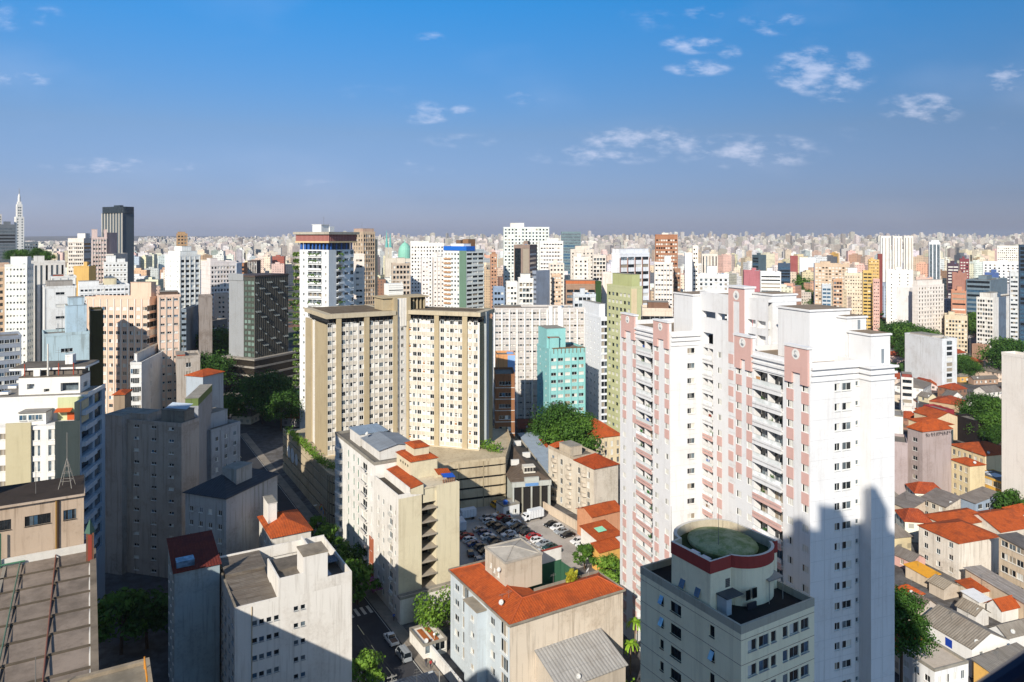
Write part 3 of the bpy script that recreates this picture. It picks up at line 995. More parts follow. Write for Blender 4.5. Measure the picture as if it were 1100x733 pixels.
# ------------------------------------------------------------------ white and pink twin-wing tower (right)
def pink_tower():
 b = Bd('apartment_tower', 'tall white apartment tower with pink panels, round emblems and stacked balconies', 42.7, 104.0, 20, 13.5, 56.5, short='white and pink tower')
 b.xr = (664, 961)
 wht = plaster('#d6d5d4', 0.15)
 pink = plaster('#cca196', 0.08)
 lav = plaster('#cfd2da', 0.05)
 FH = 2.9
 bases = [61.6 - FH * i for i in range(21)]
 def wing(y0, y1, strips, bal, ztop, pinkrows, bal_pink, is_near):
  holes = []
  W = y1 - y0
  for i, f in enumerate(bases):
   holes.append((bal[0] - y0, f + .05, bal[1] - y0, f + 2.3, 1.35))
   for (c, w) in strips:
    holes.append((c - y0 - w * .42, f + 1.0, c - y0 + w * .42, f + 2.1, 0.14))
  return holes
 def windows(y0, x, strips, sgn=-1):
  for i, f in enumerate(bases):
   for (c, w) in strips:
    if rnd.random() < 0.12:
     v = 'www'
    else:
     v = rnd.choice(['wwo', 'wwo', 'wow', 'www', 'wwd'])
    b.wins.append(((x + .09, c, f + 1.0), -math.pi / 2, round(w * .84, 2), 1.1, v[::-1], 'w', 3, False))
 stripsR = [(0.98, 1.5), (4.08, 1.5), (13.4, 1.4), (16.05, 1.5)]
 off = 36.6
 stripsL = [(off + 1.2, 1.6), (off + 4.9, 1.6), (off + 13.6, 1.6), (off + 17.9, 1.6)]
 balR, balL = (5.65, 12.3), (off + 6.4, off + 12.5)
 FcolsR = [(b.sF(899.5), 1.0, 1.1, 1.0), (b.sF(909.5), 1.75, 1.1, 1.0)]
 fholes = [(c - w / 2, f + s_, c + w / 2, f + s_ + h_) for f in bases for c, w, h_, s_ in FcolsR]
 small = b.sF(920.5)
 fholes += [(small - .3, f + 1.5, small + .3, f + 2.2) for f in bases]
 mb = MB()
 # right wing: balcony side, window side
 mb.wall((0, 0), (0, 1), (-1, 0), 16.9, 0, 66, wing(0, 16.9, stripsR, balR, 66, 6, 6, True), .14, 0)
 mb.wall((0, 0), (1, 0), (0, -1), 9.04, 0, 66, fholes, .16, 0)
 mb.quad((9.04, 0, 0), (9.04, -2.2, 0), (9.04, -2.2, 66), (9.04, 0, 66))
 mb.wall((9.04, -2.2), (1, 0), (0, -1), 4.46, 0, 66)
 mb.quad((13.5, -2.2, 0), (13.5, 56.5, 0), (13.5, 56.5, 66), (13.5, -2.2, 66))
 mb.quad((0, 16.9, 0), (6.6, 16.9, 0), (6.6, 16.9, 66), (0, 16.9, 66))
 # core between the wings
 cb = (b.sL(766, 6.6), b.sL(755.5, 6.6))
 cs = [((b.sL(776, 6.6) + b.sL(770, 6.6)) / 2, 1.5)]
 ch = []
 for f in bases + [64.5]:
  ch.append((cb[0] - 16.9, f + .05, cb[1] - 16.9, f + 2.3, 1.3))
 for f in bases:
  ch.append((cs[0][0] - 16.9 - .63, f + 1.0, cs[0][0] - 16.9 + .63, f + 2.1, .14))
 ch.append((27.6 - 16.9, 69.6, 31.0 - 16.9, 70.9, 1.0))
 ch.append((31.6 - 16.9, 69.6, 35.9 - 16.9, 70.9, 1.0))
 for yy in (17.6, 20.2):
  ch.append((yy - 16.9, 69.4, yy - 16.9 + 2.1, 70.7, 1.0))
  ch.append((yy - 16.9, 66.3, yy - 16.9 + 2.1, 68.2, 1.0))
 mb.wall((6.6, 16.9), (0, 1), (-1, 0), 19.7, 0, 74, ch, .14, 0)
 # left wing
 Fl = [((b.sF(739, off) + b.sF(746, off)) / 2, 1.7)]
 lh = [(c - w / 2, f + 1.0, c + w / 2, f + 2.05) for f in bases for c, w in Fl]
 mb.wall((0, off), (1, 0), (0, -1), 6.6, 0, 66, lh, .16, 0)
 mb.wall((0, off), (0, 1), (-1, 0), 19.9, 0, 66, wing(off, off + 19.9, stripsL, balL, 66, 5, 4, False), .14, 0)
 mb.quad((0, 56.5, 0), (13.5, 56.5, 0), (13.5, 56.5, 66), (0, 56.5, 66))
 windows(0, 0, stripsR)
 windows(0, 0, stripsL)
 windows(0, 6.6, cs)
 for f in bases:
  for c, w, h_, s_ in FcolsR:
   b.wins.append(((c, .11, f + s_), 0.0, w, h_, rnd.choice(['dg', 'cd', 'dw', 'gd', 'dd']), 'w', 2, True))
  b.wins.append(((small, .11, f + 1.5), 0.0, .6, .7, 'g', 'w', 1, True))
  for c, w in Fl:
   b.wins.append(((c, off + .11, f + 1.0), 0.0, w, 1.05, rnd.choice(['dg', 'cd', 'dw', 'dd', 'wc']), 'w', 2, True))
 # pink panels between the windows, carried to the top by wide panels with an emblem
 pm = mb
 def panel(x, ya, yb, za, zb):
  pm.box(x - .05, x - .004, ya, yb, za, zb, 1)
 for i, f in enumerate(bases):
  rows = i <= 5 or i >= 12
  for c, w in stripsR + stripsL:
   if rows and f > 1:
    panel(0, c - w / 2, c + w / 2, f - .78, f + .93)
  if i >= 5:
   panel(6.6, cs[0][0] - .75, cs[0][0] + .75, f - .78, f + .93)
 def crest(x, ya, yb, zb, zt, notch):
  q = MB()
  th = .35
  m_ = (ya + yb) / 2
  if notch:
   q.box(x - th, x - .003, ya, yb, zb + 1.6, zt)
   q.box(x - th, x - .003, ya, ya + 1.5, zb, zb + 1.6)
   q.box(x - th, x - .003, yb - 1.5, yb, zb, zb + 1.6)
  else:
   q.box(x - th, x - .003, ya, yb, zb, zt)
  q.box(x - .003, x + .5, ya, yb, 66 if zt > 66 else zb, zt, 1)
  q.box(x - th - .15, x + .65, ya - .15, yb + .15, zt, zt + .3, 1)
  o = b.part(q, 'crest', [pink, wht])
  e = MB()
  n = 24
  zc = zt - 1.0
  e.poly([(x - th - .03, m_ + .78 * math.cos(6.2832 * i / n), zc + .78 * math.sin(6.2832 * i / n)) for i in range(n)], 0)
  for i in range(n):
   a0, a1 = 6.2832 * i / n, 6.2832 * (i + 1) / n
   e.quad(*[(xx, m_ + .78 * math.cos(t), zc + .78 * math.sin(t)) for xx, t in ((x - th - .03, a0), (x - th - .03, a1), (x - th, a1), (x - th, a0))])
  # swan-like curl inside the disc: an s-shaped neck over a rounded body
  pts = [(-.12, .42), (.08, .5), (.2, .34), (.1, .1), (-.05, -.08), (-.02, -.3)]
  for (u0, w0), (u1, w1) in zip(pts, pts[1:]):
   e.tube((x - th - .05, m_ + u0, zc + w0), (x - th - .05, m_ + u1, zc + w1), .05, n=6, mi=1)
  e.poly([(x - th - .045, m_ + q0, zc + q1) for q0, q1 in ((-.35, -.2), (-.05, -.08), (.42, -.12), (.3, -.42), (-.1, -.52), (-.32, -.4))], 1)
  b.part(e, 'emblem', [plain('#dedcd6', .5), plain('#8c8f93', .5)], o)
 crest(0, .15, 4.9, 63.6, 68.9, True)
 crest(0, 12.6, 16.8, 63.6, 68.9, True)
 crest(0, off + .4, off + 5.7, 63.6, 68.6, True)
 crest(0, off + 13.2, off + 18.8, 63.6, 68.6, True)
 # the tall pink pier of the core
 pr = MB()
 pr.box(5.9, 6.597, 22.2, 26.7, 64.4, 76.0, 1)
 pr.box(5.84, 5.897, 22.2, 23.6, 66.2, 75.8, 0)
 pr.box(5.84, 5.897, 25.3, 26.7, 66.2, 75.8, 0)
 pr.box(5.84, 5.897, 23.6, 25.3, 73.6, 75.8, 0)
 pr.box(5.6, 8.2, 22.0, 26.9, 76.0, 76.35, 1)
 pr.box(6.6, 8.0, 22.2, 26.7, 74, 76.0, 1)
 for i in range(22):
  z = 64.5 - FH * i
  if z > 2:
   pr.box(5.9, 6.597, 22.2, 26.7, z - 2.9, z - .05, 1)
   if i < 9 or i > 14:
    pr.box(5.84, 5.897, 25.3, 26.7, z - 2.2, z - .5, 0)
    pr.box(5.84, 5.897, 22.2, 23.6, z - 2.2, z - .5, 0)
 o = b.part(pr, 'pier', [pink, wht])
 e = MB()
 n = 24
 e.poly([(5.82, 24.45 + .85 * math.cos(6.2832 * i / n), 74.7 + .85 * math.sin(6.2832 * i / n)) for i in range(n)], 0)
 e.poly([(5.805, 24.45 + q0, 74.7 + q1) for q0, q1 in ((-.35, -.2), (-.05, .4), (.2, .45), (.1, .05), (.42, -.12), (.3, -.42), (-.1, -.52), (-.32, -.4))], 1)
 b.part(e, 'emblem', [plain('#dedcd6', .5), plain('#8c8f93', .5)], o)
 # balconies
 rail = glass('#c9cecb', .15, .5)
 def balcony(x, ya, yb, f, pinkish, stuff, proj=.35):
  q = MB()
  band = pink if pinkish else wht
  q.box(x - proj, x + 1.34, ya + .02, yb - .02, f - .12, f + .04, 0)
  q.box(x - proj, x - proj + .12, ya + .02, yb - .02, f - .62, f + .38, 1)
  o = b.part(q, 'balcony', [wht, band])
  r = MB()
  r.box(x - proj + .03, x - proj + .06, ya + .05, yb - .05, f + .38, f + 1.0, 0)
  r.box(x - proj + .01, x - proj + .09, ya + .05, yb - .05, f + 1.0, f + 1.06, 1)
  nn = 5
  for i in range(nn + 1):
   yy = ya + .05 + (yb - ya - .1) * i / nn
   r.box(x - proj + .02, x - proj + .07, yy - .03, yy + .03, f + .38, f + 1.0, 1)
  b.part(r, 'railing', [rail, plain('#c9c9c4', .5)], o)
  d = MB()
  m_ = (ya + yb) / 2
  d.box(x - .02, x + 1.33, m_ - .07, m_ + .07, f + .05, f + 2.28, 0)
  pan = rnd.choice(['d', 'd', 'c', 'g'])
  d.quad((x + 1.31, ya + .3, f + .05), (x + 1.31, yb - .3, f + .05), (x + 1.31, yb - .3, f + 2.1), (x + 1.31, ya + .3, f + 2.1), 1)
  for j in range(1, 6):
   yy = ya + .3 + (yb - ya - .6) * j / 6
   d.box(x + 1.26, x + 1.305, yy - .04, yy + .04, f + .05, f + 2.1, 0)
  b.part(d, 'balcony_door', [wht, PANES[pan]()], o)
  if stuff:
   kx = MB()
   t = rnd.random()
   yy = rnd.uniform(ya + .8, yb - .8)
   c_ = rnd.choice(['#2f6b2a', '#8c3a22', '#b98a58', '#e0ddd4', '#3f5fa0', '#7a5a3a'])
   if t < .5:
    for _ in range(7):
     a_, h_ = rnd.uniform(0, 6.28), rnd.uniform(.5, 1.1)
     kx.tube((x + .35, yy, f + .35), (x + .35 + .35 * math.cos(a_), yy + .35 * math.sin(a_), f + .35 + h_), .09, .03, 5)
    kx.lathe([(.16, f + .05), (.24, f + .4)], x + .35, yy, 10, 1)
    b.part(kx, 'potted_plant', [plain('#31581f', .8), plain('#8a4a2c', .8)], o)
   else:
    kx.box(x + .05, x + .1, yy - .45, yy + .45, f + .45, f + 1.35)
    kx.box(x + .0, x + .15, yy - .5, yy + .5, f + 1.35, f + 1.4)
    b.part(kx, 'drying_laundry', [plain(c_, .8)], o)
 for i, f in enumerate(bases):
  balcony(0, balR[0], balR[1], f, i >= 6, rnd.random() < .6)
  if f > 8:
   balcony(0, balL[0], balL[1], f, i >= 5, rnd.random() < .6)
  balcony(6.6, cb[0], cb[1], f, i >= 5, rnd.random() < .5, .25)
 # cornices: three stepped bands round the wings
 cn = mb
 def band(x0, x1, y0, y1, z0, z1, o_):
  cn.box(x0 - o_, x1, y0 - o_, y1 + o_, z0, z1)
 for z0, z1, o_ in ((64.2, 64.45, .18), (65.1, 65.4, .3), (65.98, 66.3, .42)):
  for (ya, yb) in ((4.95, 12.55), (off + 5.75, off + 13.15)):
   cn.box(-o_, .003 - .005, ya, yb, z0, z1)
  cn.box(.1, 9.03, -o_, -.004, z0, z1)
  cn.box(9.04 - o_, 13.5 + o_, -2.2 - o_, -2.204, z0, z1)
  cn.box(9.04 - o_, 9.036, -2.2, -o_ - .002, z0, z1)
  cn.box(.1, 6.4, off - o_, off - .004, z0, z1)
 for f in bases:
  for (x0, x1, y) in ((.1, 9.0, 0), (9.1, 13.4, -2.2), (.1, 6.5, off)):
   mb.box(x0, x1, y - .025, y - .003, f - .06, f + .02, 2)
 for (x, y) in ((2.6, 0), (5.9, 0), (8.3, 0), (11.2, -2.2), (2.3, off), (4.2, off)):
  mb.box(x, x + .05, y - .02, y - .003, 0, 64.1, 2)
 b.part(mb, 'wall', [wht, pink, plaster('#c9c8c7', .1)])
 # roofs
 rf = MB()
 pave = concrete('#8a7a68', .35)
 def deck(x0, x1, y0, y1, z, ph):
  t = .25
  rf.box(x0, x0 + t, y0, y1, z, z + ph)
  rf.box(x1 - t, x1, y0, y1, z, z + ph)
  rf.box(x0 + t, x1 - t, y0, y0 + t, z, z + ph)
  rf.box(x0 + t, x1 - t, y1 - t, y1, z, z + ph)
  rf.quad((x0 + t, y0 + t, z + .05), (x1 - t, y0 + t, z + .05), (x1 - t, y1 - t, z + .05), (x0 + t, y1 - t, z + .05), 1)
 deck(0, 9.04, 0, 16.9, 66, .95)
 deck(0, 13.5, off, 56.5, 66, .95)
 rf.box(9.04, 13.5, -2.2, 16.9, 66, 66.3)
 deck(6.6, 13.5, 16.9, off, 74, .5)
 b.part(rf, 'roof', [wht, pave])
 for (x0, x1, y0, y1, z1) in ((4.3, 12.1, 4.8, 11.8, 74.0), (5.0, 12.4, 36.62, 43.2, 74.0), (9.6, 13.3, -1.6, 2.6, 70.9), (9.5, 13.3, 2.8, 9.0, 73.0), (7.5, 12.5, 16.95, 22.0, 75.4)):
  q = MB()
  q.box(x0, x1, y0, y1, 66.05, z1 - .3)
  q.box(x0 - .2, x1 + .2, y0 - .2, y1 + .2, z1 - .3, z1 - .05)
  q.box(x0 - .08, x1 + .08, y0 - .08, y1 + .08, z1 - .05, z1, 0, 1)
  o = b.part(q, 'penthouse', [wht, pave])
  g = MB()
  if x0 == 4.3:
   g.box(9.6, 10.75, 4.77, 4.9, 71.6, 72.9)
  elif z1 == 70.9:
   g.box(11.6, 12.1, -1.63, -1.5, 66.5, 68.6)
  elif z1 == 73.0:
   g.box(11.6, 12.1, 2.77, 2.9, 71.0, 72.4)
  if g.f:
   b.part(g, 'vent_grille', [plain('#7e868c', .5)], o)
 b.top = 76
 b.finish()
pink_tower()
# ------------------------------------------------------------------ beige office-like tower bottom right, red band and green roof dome
def red_band_building():
 b = Bd.px('apartment_block', 'pale green-grey block with a red banded curved penthouse and green roof dome', 688, 796.1, 874.7, 87, GA, short='red-banded block')
 m = plaster('#f0e3bd', .16)
 zt = 38.4
 W, D = b.W, b.D
 FH = 3.0
 f0 = zt - 1.5
 Fh, Lh = [], []
 cols = [(b.sF(x), w) for x, w in ((808, 1.5), (820.5, 1.7), (831, .9), (843.5, .9), (853, 1.7), (864.5, 1.5))]
 for i in range(12):
  z = f0 - FH * (i + 1) + 1.0
  for c, w in cols:
   Fh.append((c - w / 2, z, c + w / 2, z + 1.35))
  for xp, w, h in ((711, .7, 1.2), (726, 2.0, 1.35), (765, .8, 1.4)):
   c = b.sL(xp)
   Lh.append((c - w / 2, z, c + w / 2, z + h))
 def lines(mb):
  for i in range(12):
   z = f0 - FH * i - .25
   mb.box(-.02, -.004, 0, D, z - .045, z, 1)
   mb.box(0, W, -.02, -.004, z - .045, z, 1)
 mb = MB()
 mb.wall((0, 0), (1, 0), (0, -1), W, 0, zt - 1, Fh, .18)
 mb.wall((0, 0), (0, 1), (-1, 0), D, 0, zt - 1, Lh, .18)
 mb.wall((W, 0), (0, 1), (1, 0), D, 0, zt - 1)
 mb.wall((0, D), (1, 0), (0, 1), W, 0, zt - 1)
 lines(mb)
 b.part(mb, 'wall', [m, plain('#5e2b26', .8)])
 for h in Fh:
  b.wins.append((((h[0] + h[2]) / 2, .12, h[1]), 0., round(h[2] - h[0], 2), 1.35, rnd.choice(['db', 'dd', 'bd', 'wd', 'gd']), 'a', 2 if h[2] - h[0] > 1 else 1, True))
 for h in Lh:
  b.wins.append(((.12, (h[0] + h[2]) / 2, h[1]), -math.pi / 2, round(h[2] - h[0], 2), round(h[3] - h[1], 2), rnd.choice(['db', 'dd', 'bb', 'dg']), 'k', 3 if h[2] - h[0] > 1.5 else 1, True))
 # tilted top-hung sashes pushed open on the side wall
 for k, i in ((0, 0), (0, 1), (2, 1), (2, 3), (2, 4)):
  z = f0 - FH * (i + 1) + 1.0
  c = b.sL((711, 726, 765)[k])
  q = MB()
  q.quad((-.03, c - .35, z + 1.2), (-.03, c + .35, z + 1.2), (-.5, c + .35, z + .25), (-.5, c - .35, z + .25))
  q.quad((-.01, c - .35, z + 1.22), (-.48, c - .35, z + .27), (-.48, c + .35, z + .27), (-.01, c + .35, z + 1.22))
  b.part(q, 'open_sash', [glass('#6f9ac2', .1, .8)])
 par, dark = plaster('#a8a290', .25), concrete('#2c2b2a', .3)
 b.flat_roof(zt - 1, ph=1.0, t=.28, par=par, floor=dark, out=.03)
 # penthouse with bulging front
 x0, y0 = .54, 5.5
 fp = [(x0, y0), (4.2, y0)]
 cx, cy, rr = 8.2, 6.9, 4.25
 for t in range(200, 345, 12):
  fp.append((cx + rr * math.cos(R(t)), cy + rr * math.sin(R(t)) * .78))
 fp += [(12.6, y0 + .1), (W - .32, y0 + .1), (W - .32, 12.5)]
 for t in range(0, 181, 15):
  fp.append((cx - .6 + 5.4 * math.cos(R(t)), 12.9 + 3.6 * math.sin(R(t))))
 fp += [(x0, 12.6)]
 q = MB()
 zr, zp = zt - .95, 43.9
 q.prism(fp, zr, zp - 1.6, 0)
 b.part(q, 'penthouse', [m])
 q = MB()
 mcx, mcy = sum(p[0] for p in fp) / len(fp), sum(p[1] for p in fp) / len(fp)
 ins = [(p[0] + (mcx - p[0]) * .055, p[1] + (mcy - p[1]) * .055) for p in fp]
 outp = [(p[0] + (p[0] - mcx) * .012, p[1] + (p[1] - mcy) * .012) for p in fp]
 n = len(fp)
 for i in range(n):
  j = (i + 1) % n
  red = fp[i][1] < 12.65 and fp[j][1] < 12.65
  q.quad((*outp[i], zp - 1.58), (*outp[j], zp - 1.58), (*outp[j], zp), (*outp[i], zp), 0 if red else 2)
  q.quad((*ins[j], zp - 1.3), (*ins[i], zp - 1.3), (*ins[i], zp), (*ins[j], zp), 2)
  q.quad((*outp[i], zp), (*outp[j], zp), (*ins[j], zp), (*ins[i], zp), 1)
 q.poly([(*p, zp - 1.3) for p in ins], 3)
 q.poly([(*p, zp - 1.58) for p in reversed(outp)], 2)
 b.part(q, 'parapet', [plaster('#a03a30', .15), plaster('#c9c3b6', .2), plaster('#b5a88e', .25), concrete('#3d4a2c', .5)])
 q = MB()
 prof = [(4.35, 0), (4.45, .35), (4.3, .6), (3.4, .95), (2.2, 1.2), (1.0, 1.33), (.05, 1.36)]
 q.lathe([(r_, zp - 1.28 + z_) for r_, z_ in prof], 0, 0, 40)
 q.v = [(8.0 + x * 1.0, 10.6 + y * 1.12, z) for x, y, z in q.v]
 m2, k = new_mat('mossy_dome')
 o = k.n('ShaderNodeTexCoord').outputs['Object']
 a = k.n('ShaderNodeTexNoise', {'Vector': o, 'Scale': .5, 'Detail': 8., 'Roughness': .7}).outputs['Fac']
 c_ = k.n('ShaderNodeTexNoise', {'Vector': o, 'Scale': 2.5, 'Detail': 5., 'Roughness': .7}).outputs['Fac']
 cc = k.mix(k.ramp(a, .35, .65), c4(hx('#6b7a44')), c4(hx('#a3a27c')))
 cc = k.mix(k.m('MULTIPLY', k.ramp(c_, .5, .75), .5), cc, c4(hx('#3f5330')))
 finish(k, cc, .9, c_, .2)
 b.part(q, 'roof_dome', [m2])
 q = MB()
 for yy in (7.3, 9.3):
  q.box(1.2, 2.6, yy, yy + 1.4, zp - 1.25, zp - .75)
 b.part(q, 'roof_hatch', [plain('#a9b4c2', .4)])
 for x, y, h in ((1.3, 13.5, 5.5), (5.6, 9.0, 6.0), (12.6, 12.0, 2.5)):
  b.mast(x, y, zp - 1.2, h, .05, 0)
 # terrace: canopy, doors, small tilted windows
 q = MB()
 q.quad((8.6, 3.1, zr + 3.0), (11.4, 3.1, zr + 3.0), (11.4, 5.4, zr + 3.35), (8.6, 5.4, zr + 3.35))
 q.quad((8.6, 5.4, zr + 3.25), (11.4, 5.4, zr + 3.25), (11.4, 3.1, zr + 2.9), (8.6, 3.1, zr + 2.9))
 q.tube((8.7, 3.2, zr), (8.7, 3.2, zr + 3.0), .05)
 q.tube((11.3, 3.2, zr), (11.3, 3.2, zr + 3.0), .05)
 b.part(q, 'canopy', [plain('#8d8a84', .6)])
 q = MB()
 q.box(1.5, 4.4, 3.6, 5.45, zr + 2.1, zr + 2.25)
 q.box(1.6, 2.5, 3.8, 5.4, zr, zr + 2.1, 1)
 b.part(q, 'canopy', [plain('#4c4d50', .6), plaster('#a9b0b5', .2)])
 for x in (5.2, 6.4):
  b.wins.append(((x, 3.55, zr + 1.2), 0., .8, 1.3, 'o', 'k', 1, False))
 q = MB()
 q.box(9.0, 10.0, 5.2, 5.45, zr + .02, zr + 2.1)
 q.box(5.0, 6.6, 3.4, 3.6, zr + .02, zr + .8)
 b.part(q, 'door', [plain('#37353a', .5)])
 for yy in (7.6, 10.4):
  q = MB()
  q.quad((x0 - .02, yy - .45, zr + 2.2), (x0 - .02, yy + .45, zr + 2.2), (x0 - .45, yy + .45, zr + 1.2), (x0 - .45, yy - .45, zr + 1.2))
  q.quad((x0 - .0, yy - .45, zr + 2.22), (x0 - .43, yy - .45, zr + 1.22), (x0 - .43, yy + .45, zr + 1.22), (x0, yy + .45, zr + 2.22))
  b.part(q, 'open_sash', [glass('#28425e', .1, .8)])
 q = MB()
 q.box(3.2, 3.95, y0 - .04, y0 - .004, zr + 2.5, zr + 3.6)
 for i in range(5):
  q.box(3.2, 3.95, y0 - .07, y0 - .045, zr + 2.55 + i * .22, zr + 2.65 + i * .22, 1)
 b.part(q, 'vent_grille', [plain('#7d776c', .6), plain('#55504a', .6)])
 b.top = zp
 b.finish()
red_band_building()
# ------------------------------------------------------------------ orange-roofed block, bottom centre
def orange_roof_block():
 b = Bd.px('apartment_block', 'four-storey pale blue block with an L-shaped orange tile roof and blank stained side wall', 484, 547.5, 669.2, 126, GA, short='orange L-roofed block')
 zt = 17.7
 W, D = b.W, b.D
 blue = plaster('#b9c3c8', .25)
 stain = plaster('#cfc0ab', .5)
 FH = 3.0
 Lh = []
 for i in range(5):
  z = zt - 2.9 - FH * i
  for c, w, h in ((D * .88, 2.0, 1.3), (D * .72, 2.6, 2.3), (D * .26, 1.7, 1.4), (D * .08, 2.6, 2.4)):
   Lh.append((c - w / 2, z, c + w / 2, z + h))
 mb = MB()
 mb.wall((0, 0), (0, 1), (-1, 0), D, 0, zt, Lh, .2, 0)
 mb.wall((0, 0), (1, 0), (0, -1), W, 0, zt, (), .2, 1)
 mb.wall((W, 0), (0, 1), (1, 0), 8.0, 0, zt, (), .2, 1)
 mb.wall((10, 8.0), (1, 0), (0, 1), W - 10, 0, zt, (), .2, 1)
 mb.wall((10, 8.0), (0, 1), (1, 0), D - 8.0, 0, zt, (), .2, 1)
 mb.wall((0, D), (1, 0), (0, 1), 10, 0, zt, (), .2, 1)
 b.part(mb, 'wall', [blue, stain])
 for h in Lh:
  big = h[3] - h[1] > 1.5
  b.wins.append(((.14, (h[0] + h[2]) / 2, h[1]), -math.pi / 2, round(h[2] - h[0], 2), round(h[3] - h[1], 2), rnd.choice(['dgd', 'cgd', 'gdg', 'dcw']) if big else rnd.choice(['dd', 'gd', 'wd']), 'w', 3 if big else 2, True))
 # projecting stair bay on the street side
 q = MB()
 q.wall((-1.9, D * .36), (0, 1), (-1, 0), D * .22, 0, zt - 1.2, [(1.2, z, 2.6, z + 1.0) for z in (zt - 3.6, zt - 6.6, zt - 9.6, zt - 12.6)], .18)
 q.wall((-1.9, D * .36), (1, 0), (0, -1), 1.9, 0, zt - 1.2)
 q.wall((-1.9, D * .58), (1, 0), (0, 1), 1.9, 0, zt - 1.2)
 q.box(-2.1, .0, D * .36 - .2, D * .58 + .2, zt - 1.2, zt - .95, 1)
 b.part(q, 'stair_bay', [blue, concrete('#8e8474')])
 for z in (zt - 3.6, zt - 6.6, zt - 9.6, zt - 12.6):
  b.wins.append(((-1.78, D * .36 + 1.9, z), -math.pi / 2, 1.4, 1.0, rnd.choice(['cw', 'wd', 'wc']), 'w', 2, True))
 # L-shaped hipped tile roof inside a low parapet
 q = MB()
 a, c = 10.0, 8.0
 h1, h2 = 1.7, 1.5
 o_ = .25
 P0, P1, P2, P3, P4, P5 = (-o_, -o_, zt), (W + o_, -o_, zt), (W + o_, c, zt), (a, c, zt), (a, D + o_, zt), (-o_, D + o_, zt)
 ra, rb, rc = (a / 2, c / 2, zt + h1), (W - 3.0, c / 2, zt + h1), (a / 2, D - 3.5, zt + h1)
 q.poly([P0, P1, rb, ra], 0)
 q.poly([P1, P2, rb], 1)
 q.poly([P2, P3, ra, rb], 0)
 q.poly([P3, P4, rc, ra], 1)
 q.poly([P4, P5, rc], 0)
 q.poly([P5, P0, ra, rc], 1)
 b.part(q, 'roof', [tiles('#b95626', 0), tiles('#b95626', 1)])
 q = MB()
 conc = concrete('#8f877a', .6)
 q.box(-.35, W + .35, -.42, -.26, zt - .15, zt + .22)
 q.box(-.42, -.26, -.26, D + .3, zt - .15, zt + .22)
 q.box(W + .26, W + .42, -.26, c + .2, zt - .15, zt + .22)
 q.box(a + .02, W + .25, c + .02, c + .2, zt - .15, zt + .5)
 q.box(-.25, a + .2, D + .27, D + .45, zt - .15, zt + .3)
 b.part(q, 'coping', [conc])
 # ridge tiles
 q = MB()
 for p_, r_ in ((ra, rb), (ra, rc), (ra, P0), (rb, P1), (rb, P2), (rc, P5)):
  q.tube((p_[0], p_[1], p_[2] + .03), (r_[0], r_[1], r_[2] + .03), .13, n=6)
 b.part(q, 'ridge_tiles', [plain('#a8502a', .85)])
 # lift house with pale hipped cap
 lx0, lx1, ly0, ly1 = 4.6, 12.8, 9.6, 17.6
 wallm = plaster('#b9ab97', .5)
 q = MB()
 zb, ze = zt + .2, 23.6
 q.wall((lx0, ly0), (0, 1), (-1, 0), ly1 - ly0, zb, ze, [(2.2, zt + 2.3, 2.9, zt + 3.1), (3.8, zt + 2.6, 4.5, zt + 3.4), (5.2, zt + 3.0, 5.9, zt + 3.9)], .15)
 q.wall((lx0, ly0), (1, 0), (0, -1), lx1 - lx0, zb, ze)
 q.wall((lx1, ly0), (0, 1), (1, 0), ly1 - ly0, zb, ze)
 q.wall((lx0, ly1), (1, 0), (0, 1), lx1 - lx0, zb, ze)
 o = b.part(q, 'lift_house', [wallm])
 for y_, z_ in ((2.55, 2.3), (4.15, 2.6), (5.55, 3.0)):
  b.wins.append(((lx0 + .1, ly0 + y_, zt + z_), -math.pi / 2, .7, .8, 'w', 'w', 1, True))
 q = MB()
 ap = ((lx0 + lx1) / 2, (ly0 + ly1) / 2, ze + 1.0)
 cs = [(lx0, ly0, ze), (lx1, ly0, ze), (lx1, ly1, ze), (lx0, ly1, ze)]
 for i in range(4):
  q.poly([cs[i], cs[(i + 1) % 4], ap])
 q.poly(cs[::-1])
 for i in range(4):
  q.tube(cs[i], ap, .12, n=5)
 for (xa, ya, xb, yb) in ((lx0 - .12, ly0 - .12, lx1 + .12, ly0 + .1), (lx0 - .12, ly1 - .1, lx1 + .12, ly1 + .12), (lx0 - .12, ly0 + .1, lx0 + .1, ly1 - .1), (lx1 - .1, ly0 + .1, lx1 + .12, ly1 - .1)):
  q.box(xa, xb, ya, yb, ze - .1, ze + .3)
 b.part(q, 'lift_house_roof', [concrete('#a8a196', .4)], o)
 # green court wall behind, roof clutter
 q = MB()
 q.box(12.9, 21.0, 15.0, 15.25, 10, zt + 1.0)
 q.box(12.9, 21.0, 15.02, 15.23, zt + 1.0, zt + 3.6, 3)
 q.box(12.9, 21.2, 14.9, 15.35, zt + 3.6, zt + 3.75, 1)
 q.box(12.9, 21.0, 8.3, 15.0, 12.0, 12.2, 2)
 q.box(21.0, 21.25, 8.3, 15.25, 8, zt + .4)
 b.part(q, 'courtyard', [plaster('#2f5e45', .25), plaster('#8f3a2c', .2), concrete('#4a5a48'), plaster('#d5d2cc', .2)])
 b.dish(1.5, 5.5, zt + .35, .5, 3.6)
 b.dish(4.2, 11.2, zt + 3.4, .45, 3.6)
 b.dish(W - 2.5, 7.7, zt + .4, .55, 2.5)
 for x, y, h in ((3.4, 6.2, 2.2), (W - 4.5, 5.5, 1.9), (14.5, 8.2, 1.8), (2.6, 7.3, 1.2)):
  b.mast(x, y, zt + .6, h, .04, 2)
 b.top = 24.6
 b.finish()
orange_roof_block()
